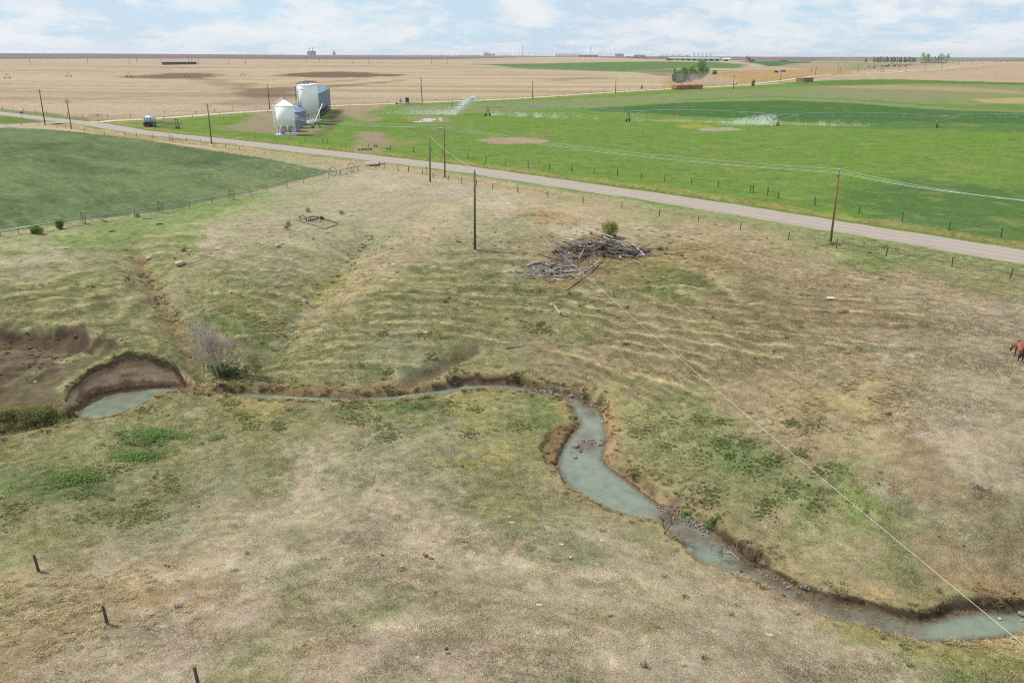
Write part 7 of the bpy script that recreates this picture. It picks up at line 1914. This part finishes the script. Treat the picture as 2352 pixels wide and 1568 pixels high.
# ------------------------------------------------------------------ horse
def skinned(name, verts, edges, radii, m, parent, sub=2, root=0):
    bm = bmesh.new(); lay = bm.verts.layers.skin.verify()
    vs = []
    for i, (co, r) in enumerate(zip(verts, radii)):
        v = bm.verts.new(co); v[lay].radius = (r, r) if not hasattr(r, '__len__') else r; v[lay].use_root = (i == root); vs.append(v)
    for a, b in edges: bm.edges.new((vs[a], vs[b]))
    me = bpy.data.meshes.new(name); bm.to_mesh(me); bm.free()
    me.materials.append(m)
    o = bpy.data.objects.new(name, me); COL.objects.link(o); o.parent = parent
    k = o.modifiers.new('skin', 'SKIN'); k.use_smooth_shade = True
    s = o.modifiers.new('sub', 'SUBSURF'); s.levels = sub; s.render_levels = sub
    return o
def coat(name, body, point):
    m = bpy.data.materials.new(name); m.use_nodes = True; t = m.node_tree; b = t.nodes['Principled BSDF']; b.inputs['Roughness'].default_value = .55
    tx = N(t, 'ShaderNodeTexCoord'); sp = N(t, 'ShaderNodeSeparateXYZ'); t.links.new(tx.outputs['Object'], sp.inputs[0])
    n = N(t, 'ShaderNodeTexNoise', inp={'Scale': 3, 'Detail': 3}); t.links.new(tx.outputs['Object'], n.inputs['Vector'])
    legs = ramp(t, M(t, 'ADD', sp.outputs['Z'], M(t, 'MULTIPLY', n.outputs['Fac'], .2)), [(.62, (1, 1, 1)), (.85, (0, 0, 0))])
    c = mixc(t, n.outputs['Fac'], tuple(x * .75 for x in body), tuple(x * 1.25 for x in body))
    c = mixc(t, legs, c, tuple(point)); t.links.new(c, b.inputs['Base Color']); return m
a = g1(2342, 829); a.z = hz(a.x, a.y); b = g1(2330, 814)
hd = math.atan2(b.y - a.y, b.x - a.x)
H = thing('horse', 'bay horse grazing with lowered head at the right picture edge', 'horse', a, hd)
hv = [(0,0,1.38),(.42,0,1.30),(.82,0,1.36),(1.12,.02,1.22),(1.40,.12,.98),(1.62,.24,.72),(1.74,.30,.50),(1.82,.34,.24),
      (.02,.17,1.02),(-.16,.17,.56),(-.10,.17,.16),(-.05,.17,.03),(.02,-.17,1.02),(-.10,-.17,.56),(-.03,-.17,.16),(.03,-.17,.03),
      (.95,.16,.98),(1.0,.15,.52),(.98,.15,.15),(1.02,.15,.03),(.95,-.16,.98),(.93,-.15,.52),(.90,-.15,.15),(.94,-.15,.03)]
he = [(0,1),(1,2),(2,3),(3,4),(4,5),(5,6),(6,7),(0,8),(8,9),(9,10),(10,11),(0,12),(12,13),(13,14),(14,15),(2,16),(16,17),(17,18),(18,19),(2,20),(20,21),(21,22),(22,23)]
hr = [.29,.31,.27,.20,.15,.115,.10,.065,.17,.07,.05,.065,.17,.07,.05,.065,.13,.065,.045,.06,.13,.065,.045,.06]
skinned('body', hv, he, hr, coat('bay_coat', c_(150,84,62), c_(44,36,34)), H)
m_mane = mat('black_mane', c_(46,38,36), .7)
skinned('tail', [(-.26,0,1.36),(-.40,.02,1.1),(-.44,.10,.72),(-.42,.20,.36)], [(0,1),(1,2),(2,3)], [.06,.09,.11,.03], m_mane, H, 1)
skinned('mane', [(.86,0,1.56),(1.16,.03,1.40),(1.44,.13,1.12),(1.66,.25,.84)], [(0,1),(1,2),(2,3)], [.03,.06,.06,.03], m_mane, H, 1)
for s in (-1, 1): MB().lathe([(.045, 0), (.05, .06), (.004, .17)], 6, (1.66, .25 + s * .075, .80)).build('ear', m_mane, H)

# ------------------------------------------------------------------ hay stacks
m_hay = mat('straw_bale', c_(172,132,98), .95, .25, 2.5, bump=.05, bscale=12); m_hay2 = mat('straw_bale_dark', c_(150,112,88), .95, .25, 2.5, bump=.05, bscale=12)
bale_me = [MB().box((0, 0, 0), (1, 1, 1)).mesh('bale', m) for m in (m_hay, m_hay2)]
def bale_stack(label, pa, pb, layers, deep, bw, bh, group=None):
    A = g1(*pa); B = g1(*pb); A.z = hz(A.x, A.y); B.z = hz(B.x, B.y); d = B - A; L = d.length; d.z = 0; d.normalize(); a = math.atan2(d.y, d.x); n = max(1, round(L / bw)); w = L / n
    t = thing('bale_stack', label, 'hay stack', A, a, group); q = random.Random(int(L * 10))
    for i in range(n):
        for j in range(layers):
            for k in range(deep):
                obj('bale', bale_me[q.random() < .4], t, ((i + .5) * w, .9 + k * 2.45 + q.uniform(-.08, .08), (j + .5) * bh), 0, (w * .965, 2.35, bh * .965))
bale_stack('long stack of tan square bales by the back road', cX(492, 846), cX(782, 833), 3, 2, 1.25, 1.0, 'bale stacks')
bale_stack('shorter stack of tan square bales right of the long one', cX(792, 834), cX(985, 828), 3, 2, 1.25, 1.0, 'bale stacks')
bale_stack('single loose tan bale at the end of the long stack', cX(432, 845), cX(486, 846), 1, 1, 2.2, 1.1)
bale_stack('reddish brown bale stack on the green field edge', cD(455, 385), cD(540, 380), 3, 3, 1.3, 1.2)

# ------------------------------------------------------------------ trees far and near
m_bark = mat('tree_bark', c_(110,96,84), .9, .2, 2)
m_pop = leaf_mat2('poplar_spring', c_(123,162,81), c_(179,210,118)); m_cot = leaf_mat2('cottonwood_green', c_(118,156,84), c_(170,198,118)); m_spr = leaf_mat2('spruce_needles', c_(58,74,64), c_(92,108,88)); m_gry = leaf_mat2('grey_budding', c_(104,104,88), c_(146,144,124)); m_haz = leaf_mat2('pale_spring_crown', c_(152,179,132), c_(201,220,171))
def tree(label, u, vb, w, h, seed, m, name='tree', group=None, n=16, each=26, shape='round', trunk=.18, leaf=None, metres=False, cat='tree'):
    p = g1(u, vb); p.z = hz(p.x, p.y)
    if not metres: k = mpp(p); w *= k; h *= k
    t = thing(name, label, cat, p, 0, group); q = random.Random(seed)
    cs = []
    for i in range(n):
        f = (i + .5) / n
        if shape == 'spire': z = trunk * h * .6 + f * h * .92; R = w / 2 * (1 - f) * 1.0 + .03 * w; rr0 = w * .16 * (1.1 - f)
        elif shape == 'column': z = trunk * h + f * h * (1 - trunk) * .97; R = w / 2 * .55 * math.sqrt(max(.02, 1 - (2 * f - .8) ** 2 * .7)); rr0 = w * .28
        else: z = trunk * h + f * h * (1 - trunk) * .9; R = w / 2 * .8 * math.sqrt(max(.03, 1 - (2 * f - .85) ** 2)); rr0 = w * q.uniform(.14, .22)
        a = q.uniform(0, 2 * PI); r = R * math.sqrt(q.random())
        cs.append((r * math.cos(a), r * math.sin(a), z, rr0))
    leaves(cs, each, 1, leaf or max(.12, .045 * h), seed, m, 'crown', t)
    tk = MB().path([(0, 0, -.3), (0.01 * h, 0, h * .4), (0, 0, h * .8)], [.035 * h * .6, .02 * h, .008 * h], 6)
    for c in cs[1::3]: tk.tube((0, 0, max(.1 * h, c[2] * .6)), (c[0] * .8, c[1] * .8, c[2]), .01 * h, .004 * h, n=4)
    tk.build('trunk', m_bark, t)
    return t
for k, (x, y, w, h, m, lb) in enumerate([(955,625,270,330,m_cot,'tallest cottonwood in the clump behind the hay stacks'),(790,650,190,235,m_cot,'cottonwood left of the tallest one in the clump'),(620,690,170,260,m_cot,'bushy green tree in the middle of the clump'),(530,700,150,205,m_cot,'broad green tree at the left of the clump'),(450,705,70,260,m_pop,'narrow poplar at the left end of the clump'),(700,600,150,150,m_pop,'pale green low tree at the back of the clump'),(1210,560,70,75,m_cot,'small round tree right of the clump')]):
    u, v = cX(x, y); tree(lb, u, v, w / 8.19 * 1.08, h / 8.19 * .92, 200 + k, m, 'cottonwood', 'tree clump behind the hay stacks', 70, 60, leaf=.5, trunk=.08)
for k, (x, y, w, h) in enumerate([(640,700,130,100),(740,690,150,120),(820,660,120,130),(545,715,120,70),(890,640,90,110)]):
    u, v = cX(x, y); bush_p = g1(u, v); tree('grey budding thicket at the foot of the tree clump', u, v, w / 8.19, h / 8.19, 230 + k, m_gry, 'thicket', 'grey thickets', 18, 40, trunk=.02, leaf=.4, cat='shrub')
tree('leafless grey bush beside the back road right of the pickup', *cX(1938, 780), 70 / 8.19, 115 / 8.19, 240, m_gry, 'bare_bush', None, 20, 30, trunk=.05, leaf=.35, cat='shrub')
tree('small leafless bush left of the hay stacks', *cC(1245, 452), 22 / 3.82, 30 / 3.82, 241, m_gry, 'bare_bush', None, 10, 20, trunk=.05, leaf=.3, cat='shrub')
q = random.Random(9)
def row(lab, x0, x1, y, n, w, h, m, c, shape, name, group, jit=.25, each=14, nn=9, cat='tree'):
    for k in range(n):
        x = x0 + (x1 - x0) * (k + .5) / n + q.uniform(-.3, .3) * (x1 - x0) / n
        s = {cB: 3.908, cC: 3.82, cD: 3.737, cX: 8.19}[c]
        tree(lab, *c(x, y + q.uniform(-1, 1)), w / s * q.uniform(1 - jit, 1 + jit), h / s * q.uniform(1 - jit, 1 + jit), q.randrange(9999), m, name, group, nn, each, shape, trunk=.1, leaf=1.1, cat=cat)
row('spruce in the dark shelterbelt row on the right horizon', 1052, 1425, 215, 26, 25, 38, m_spr, cD, 'spire', 'spruce', 'shelterbelt spruces', .15)
for x, h, lb in [(1480, 72, 'pale rounded tree at the left of the right horizon grove'), (1520, 62, 'second rounded tree of the right horizon grove'), (1640, 62, 'large pale tree of the right horizon grove'), (1685, 60, 'pale tree closing the right horizon grove')]:
    tree(lb, *cD(x, 216), 52 / 3.737, h / 3.737, x, m_haz, 'grove_tree', 'right horizon grove', 14, 24, leaf=1.2)
row('dark spruce inside the right horizon grove', 1500, 1640, 216, 6, 22, 55, m_spr, cD, 'spire', 'spruce', 'grove spruces')
row('slim young tree in the windbreak on the horizon', 0, 470, 164, 26, 15, 28, m_haz, cC, 'column', 'windbreak_tree', 'windbreak on the left part of the horizon')
row('tree among the far farm buildings', 856, 1000, 168, 9, 22, 30, m_pop, cC, 'column', 'farm_tree', 'trees among the farm buildings')
row('bushy tree behind the farm sheds', 1180, 1370, 170, 9, 22, 26, m_haz, cC, 'round', 'farm_tree', 'trees behind the sheds')
row('young poplar in the row left of the pole barn', 1385, 1670, 188, 18, 16, 32, m_pop, cC, 'column', 'poplar', 'poplars left of the pole barn')
for k, x in enumerate([1703, 1740, 1775, 1811, 1846]):
    tree('slender poplar standing behind the pole barn, number %s from the left' % ['one', 'two', 'three', 'four', 'five'][k], *cC(x, 186), 20 / 3.82, 44 / 3.82, 300 + k, m_pop, 'poplar', 'five poplars behind the pole barn', 12, 22, 'column', leaf=.9)
row('hazy tree in the windbreak near the white house', 1385, 2090, 159, 30, 17, 24, m_haz, cB, 'column', 'windbreak_tree', 'windbreak near the white house')
row('tree beside the white house on the horizon', 2210, 2340, 163, 8, 24, 32, m_pop, cB, 'round', 'farm_tree', 'trees beside the white house')
for k, (x, y, w, h) in enumerate([(2165, 212, 28, 46), (2185, 212, 22, 36)]): tree(['leafless tall tree by the abandoned shed', 'smaller leafless tree by the abandoned shed'][k], *cC(x, y), w / 3.82, h / 3.82, 330 + k, m_gry, 'bare_tree', None, 12, 20, leaf=.8)
tree('round tree in front of the shelterbelt', *cD(990, 217), 30 / 3.737, 30 / 3.737, 340, m_gry, 'round_tree', None, 12, 20, leaf=.8)

# ------------------------------------------------------------------ farm buildings
m_wh = mat('white_cladding', c_(226,228,230), .6); m_gr = mat('grey_cladding', c_(176,178,184), .6); m_rf = mat('pale_metal_roof', c_(206,212,216), .5); m_dr = mat('dark_roof', c_(92,96,108), .6); m_dk_ = mat('dark_opening', c_(40,40,46), .9); m_rd = mat('brown_cladding', c_(150,120,100), .8)
def building(label, c, x0, x1, yb, hpx, depth, wm, rm, roof=.35, doors=0, name='farm_shed', rot=0.0, group=None):
    s = {cB: 3.908, cC: 3.82, cD: 3.737, cX: 8.19, cA: 4.0}[c]
    p = g1(*c((x0 + x1) / 2, yb)); p.z = hz(p.x, p.y); k = mpp(p); w = (x1 - x0) / s * k; h = hpx / s * k; e = h * (1 - roof)
    t = thing(name, label, 'building', p, -math.atan2(p.x, p.y) + rot, group)
    MB().box((0, depth / 2, e / 2 - .5), (w, depth, e + 1)).build('wall', wm, t)
    MB().add([(-w/2-.4,-.5,e),(w/2+.4,-.5,e),(w/2+.4,depth+.5,e),(-w/2-.4,depth+.5,e),(-w/2-.4,depth/2,h),(w/2+.4,depth/2,h)], [(0,1,5,4),(2,3,4,5),(0,4,3),(1,2,5),(0,3,2,1)]).build('roof', rm, t)
    for i in range(doors):
        MB().box((-w / 2 + w * (i + .5) / doors, -.06, e * .42), (w / doors * .5, .1, e * .72)).build('door', m_dk_, t)
    return t
building('long white barn with a pale roof on the horizon', cC, 492, 690, 166, 26, 22, m_wh, m_rf, .5, 0, 'barn')
building('low open shed with a dark roof right of the long barn', cC, 694, 855, 171, 16, 14, m_gr, m_dr, .4, 4, 'open_shed')
building('grey gabled shed among the farm trees', cC, 1010, 1085, 168, 22, 14, m_gr, m_dr, .5, 1)
building('small white shed left of the pens', cC, 1100, 1150, 176, 14, 10, m_wh, m_rf, .4, 1)
building('grey shed behind the pens', cC, 1180, 1270, 172, 16, 12, m_gr, m_dr, .4, 2)
building('long grey pole barn with open bays', cC, 1500, 1905, 206, 24, 16, m_gr, m_rf, .25, 9, 'pole_barn')
building('brown lean-to at the left end of the pole barn', cC, 1462, 1500, 203, 18, 10, m_rd, m_dr, .3, 1, 'lean_to')
building('white garage right of the pole barn', cC, 1950, 2015, 208, 24, 12, m_wh, m_rf, .4, 1, 'garage')
building('dark abandoned shed by two bare trees', cC, 2185, 2228, 210, 18, 8, m_dr, m_dr, .4, 1)
building('white house with two wings on the horizon', cB, 2098, 2145, 165, 32, 12, m_wh, m_wh, .3, 2, 'farm_house')
building('low white wing beside the horizon house', cB, 2146, 2200, 165, 22, 10, m_wh, m_wh, .3, 2, 'farm_house')
building('low white greenhouse left of the horizon house', cB, 1880, 2060, 158, 12, 12, m_wh, m_rf, .5, 0, 'greenhouse')
building('dark shed far out on the right plain', cD, 268, 322, 207, 9, 10, m_dr, m_dr, .3, 0)
building('red roofed low shed in the right horizon grove', cD, 1488, 1660, 222, 10, 10, mat('red_cladding', c_(176,120,104), .8), m_rd, .3, 0)
building('dark farmstead among trees on the far horizon', cD, 0, 36, 207, 18, 10, m_dr, m_dr, .4, 1)
# pens of tan bales
for k, (x0, x1, y, h) in enumerate([(1150, 1230, 184, 12), (1240, 1320, 186, 14)]):
    A = g1(*cC(x0, y)); B = g1(*cC(x1, y)); bale_stack(['tan bale wall left of the pens', 'tan bale wall right of the pens'][k], cC(x0, y), cC(x1, y), 3, 1, 4.0, 1.6, 'bale walls at the pens')
# dark covered bale row on the left stubble
A = g1(*cA(1507, 253)); B = g1(*cA(1812, 248)); d = B - A; L = d.length; a = math.atan2(d.y, d.x)
t = thing('covered_bale_row', 'long dark covered bale row in the far left stubble', 'bale row', Vector((A.x, A.y, hz(A.x, A.y))), a)
mcov = mat('dark_tarp', c_(66,64,76), .6, .2, .4)
for i in range(6): MB().box((L * (i + .5) / 6, 3, 2.1), (L / 6 * .97, 6, 4.2), 0, None, .85).build('tarp', mcov, t)
# leg tower and elevators
def leg_tower(label, c, x, yt, yb, w, name='elevator_leg', dist=None):
    p = g1(*c(x, yb)) if dist is None else on_ray(*c(x, yb), dist); k = mpp(p); s = {cC: 3.82, cY: 18.62}[c]
    h = (yb - yt) / s * k; t = thing(name, label, 'grain elevator', p); r = w / s * k / 2
    MB().tube((-r * .5, 0, -3), (-r * .5, 0, h), r * .3, n=5).build('leg', m_gr, t); MB().box((-r * .5, 0, h), (r * 1.3, r, r)).build('head', m_gr, t)
    MB().tube((-r * .5, 0, h * .95), (r * 2.2, 0, h * .25), r * .18, n=4).build('spout', m_gr, t)
    return t, k / s
leg_tower('slim elevator leg with spout among the farm trees', cC, 198, 85, 165, 8)
leg_tower('elevator leg with angled spout above the dark roofed shed', cC, 795, 95, 165, 12)
D_ = 6500
def far_box(t, base, s, x0, x1, y0, y1, xc, yc, nm, m, cyl=0):
    x = ((x0 + x1) / 2 - xc) * s; h = (yc - y0) * s
    if cyl:
        w = (x1 - x0) * s / cyl
        for i in range(cyl): MB().lathe([(w / 2, -12), (w / 2, h), (w * .1, h + w * .15)], 12, ((x0 - xc) * s + w * (i + .5), 0, 0)).build(nm, m, t, smooth=False)
    else: MB().box((x, 0, (h - 12) / 2), ((x1 - x0) * s, 14, h + 12)).build(nm, m, t)
for label, xc, yb, parts in [('pale grain elevator with two tall legs on the left horizon', 700, 395, [(540,640,290,'silo',m_gr,3),(650,870,285,'silo',m_rd,5),(612,642,165,'leg_tower',m_gr,0),(735,765,130,'leg_tower',m_gr,0)]), ('small blue grey grain elevator right of the pale one', 1672, 405, [(1620,1730,320,'silo',m_gr,3),(1655,1680,240,'leg_tower',m_gr,0)])]:
    p = on_ray(*cY(xc, yb), D_); s = mpp(p) / 18.62
    t = thing('grain_elevator', label, 'grain elevator', p, -math.atan2(p.x, p.y))
    for x0, x1, y0, nm, m, cy in parts: far_box(t, p, s, x0, x1, y0, yb, xc, yb, nm, m, cy)
# far pivot on the left stubble
TW = [(68,378),(632,362),(1186,365),(1720,365),(2232,352)]
P_ = [g1(*cA(*q_)) for q_ in TW]
for q_ in P_: q_.z = hz(q_.x, q_.y)
t = thing('centre_pivot', 'thin idle pivot line standing in the far left stubble', 'irrigation pivot', P_[0])
MB().path([q_ - P_[0] + Vector((0, 0, 4.5)) for q_ in P_], .09, 5).build('pipe', m_pivot, t)
for q_ in P_:
    b_ = q_ - P_[0]; MB().tube(b_ + Vector((-1.4, -1.4, .5)), b_ + Vector((0, 0, 4.6)), .18, n=4).tube(b_ + Vector((1.4, 1.4, .5)), b_ + Vector((0, 0, 4.6)), .18, n=4).tube(b_ + Vector((-1.8, -1.8, .5)), b_ + Vector((1.8, 1.8, .5)), .22, n=4).build('tower', m_gr, t)
    for s in (-1, 1): MB().tube(b_ + Vector((s * 1.6 - .2, s * 1.6, .6)), b_ + Vector((s * 1.6 + .2, s * 1.6, .6)), .65, n=10).build('wheel', m_black, t)

# ------------------------------------------------------------------ pickup with dust
p = g1(*cX(1605, 752)); p.z = hz(p.x, p.y); i0 = 12
hd = math.atan2(br[13][1] - br[11][1], br[13][0] - br[11][0])
t = thing('pickup_truck', 'pale pickup truck driving on the back road trailing dust', 'pickup truck', p + Vector((0, 0, .15)), hd)
m_pk = mat('pale_truck_paint', c_(206,206,204), .35)
MB().box((0, 0, .85), (5.4, 1.9, .6)).box((2.0, 0, 1.2), (1.4, 1.8, .25)).box((-1.6, .88, 1.3), (2.1, .1, .35)).box((-1.6, -.88, 1.3), (2.1, .1, .35)).build('body', m_pk, t)
cb = MB().box((.45, 0, 1.55), (2.0, 1.75, .8), 0, None, .82).build('cab', m_pk, t)
MB().box((.45, 0, 1.6), (1.85, 1.78, .45), 0, None, .86).build('window', m_dk_, cb)
for x in (-1.75, 1.75):
    for s in (-1, 1): MB().tube((x, s * .98, .4), (x, s * .7, .4), .4, n=12).build('wheel', m_black, t)
for k in range(4):
    f = g1(*cX(1520 - k * 150, 752 + 8 * k)); L_ = 44
    mist('dust_trail', ['thick tan dust just behind the pickup', 'tan dust drifting further behind the pickup', 'thin tan dust near the hay stacks', 'last faint dust left of the truck'][k], f + Vector((-4 * k, 6 + 4 * k, 2.4 + k * .8)), (L_ + 8 * k, 16 + 8 * k, 6 + 2.2 * k), hd, [.09, .06, .035, .022][k], cat='dust', col=(.93, .84, .72), scale=.15)
# ------------------------------------------------------------------ cattle
cow = MB(); cow.path([(-1.0, 0, 1.15), (-.6, 0, 1.1), (.3, 0, 1.08), (.85, 0, 1.15), (1.15, 0, 1.2), (1.5, 0, 1.05), (1.7, 0, .9)], [.22, .38, .40, .34, .2, .17, .1], 8)
for x in (-.8, .7):
    for s in (-.22, .22): cow.tube((x, s, .9), (x, s, 0), .11, .07, n=5)
cow.tube((-1.05, 0, 1.2), (-1.1, 0, .5), .04, n=4)
cow_me = [cow.mesh('cow', mat(n_, c, .8), True) for n_, c in (('dark_red_hide', c_(98,56,46)), ('black_hide', c_(52,44,44)))]
CWS = [(1020,258),(1070,254),(1065,272),(1130,252),(1148,255),(1165,252),(1178,250),(1190,240),(1195,248),(1205,238),(1222,233),(1232,252),(1245,252),(1258,236),(1266,237),(1275,250),(1290,250),(1305,240),(1310,238),(1325,252),(1335,250),(1345,242),(1360,236),(1372,238),(1385,236),(1412,236),(1240,246),(1185,254)]
for x, y in CWS:
    p = g1(*cD(x, y)); p.z = hz(p.x, p.y)
    o = obj('cow', cow_me[q.random() < .35], None, p, q.uniform(0, 6.28), q.uniform(1.2, 1.5)); tag(o, 'small dark cow in the herd on the tan pasture below the shelterbelt', 'cow', 'cattle herd')
for x, y in [(1742,210),(1800,209),(1830,211),(1862,210),(1905,210),(1980,211),(2110,211),(2150,212),(2200,210)]:
    p = g1(*cD(x, y)); p.z = hz(p.x, p.y)
    o = obj('cow', cow_me[1], None, p, q.uniform(0, 6.28), 1.6); tag(o, 'tiny dark cow on the far plain right of the grove', 'cow', 'far cattle')
p = g1(*cD(283, 297)); t = thing('water_tank', 'blue water tank beyond the back road', 'tank', p); MB().lathe([(3.2, 0), (3.2, 2.2), (3.0, 2.4)], 14).build('wall', mat('blue_tank', c_(80,130,180), .5), t); MB().lathe([(3.0, 2.38), (2.6, 2.6), (.2, 2.8)], 14).build('lid', mat('blue_lid', c_(100,150,196), .5), t)
p = g1(*cD(226, 302)); building('small black calf shelter left of the blue tank', cD, 212, 238, 303, 16, 5, m_dk_, m_dr, .3, 0, 'calf_shelter')
# pale canal in the dip
cn = ground([cX(1020, 490), cX(1230, 508), cX(1500, 520), cX(1830, 524), cX(2080, 520)])[:, :2]
tag(ribbon('canal_water', cn, 5.0, mat('pale_canal_water', c_(150,158,164), .1), lift=.35, step=12, crown=0, seed=9), 'pale strip of canal water in the dip behind the trees', 'canal', kind='structure')

# ------------------------------------------------------------------ air
hzb = MB().box((0, 0, 36), (33000, 33000, 92)).build('haze', None)
hzb.location = (0, 0, 0)
hm = bpy.data.materials.new('pale_haze'); hm.use_nodes = True; t_ = hm.node_tree; t_.nodes.remove(t_.nodes['Principled BSDF'])
v_ = N(t_, 'ShaderNodeVolumePrincipled'); v_.inputs['Density'].default_value = 5e-5; v_.inputs['Color'].default_value = (.90, .94, 1.0, 1); v_.inputs['Anisotropy'].default_value = .3
t_.links.new(v_.outputs[0], t_.nodes['Material Output'].inputs['Volume'])
hzb.data.materials.append(hm)
tag(hzb, 'thin pale summer haze over the plain', 'haze', kind='stuff')
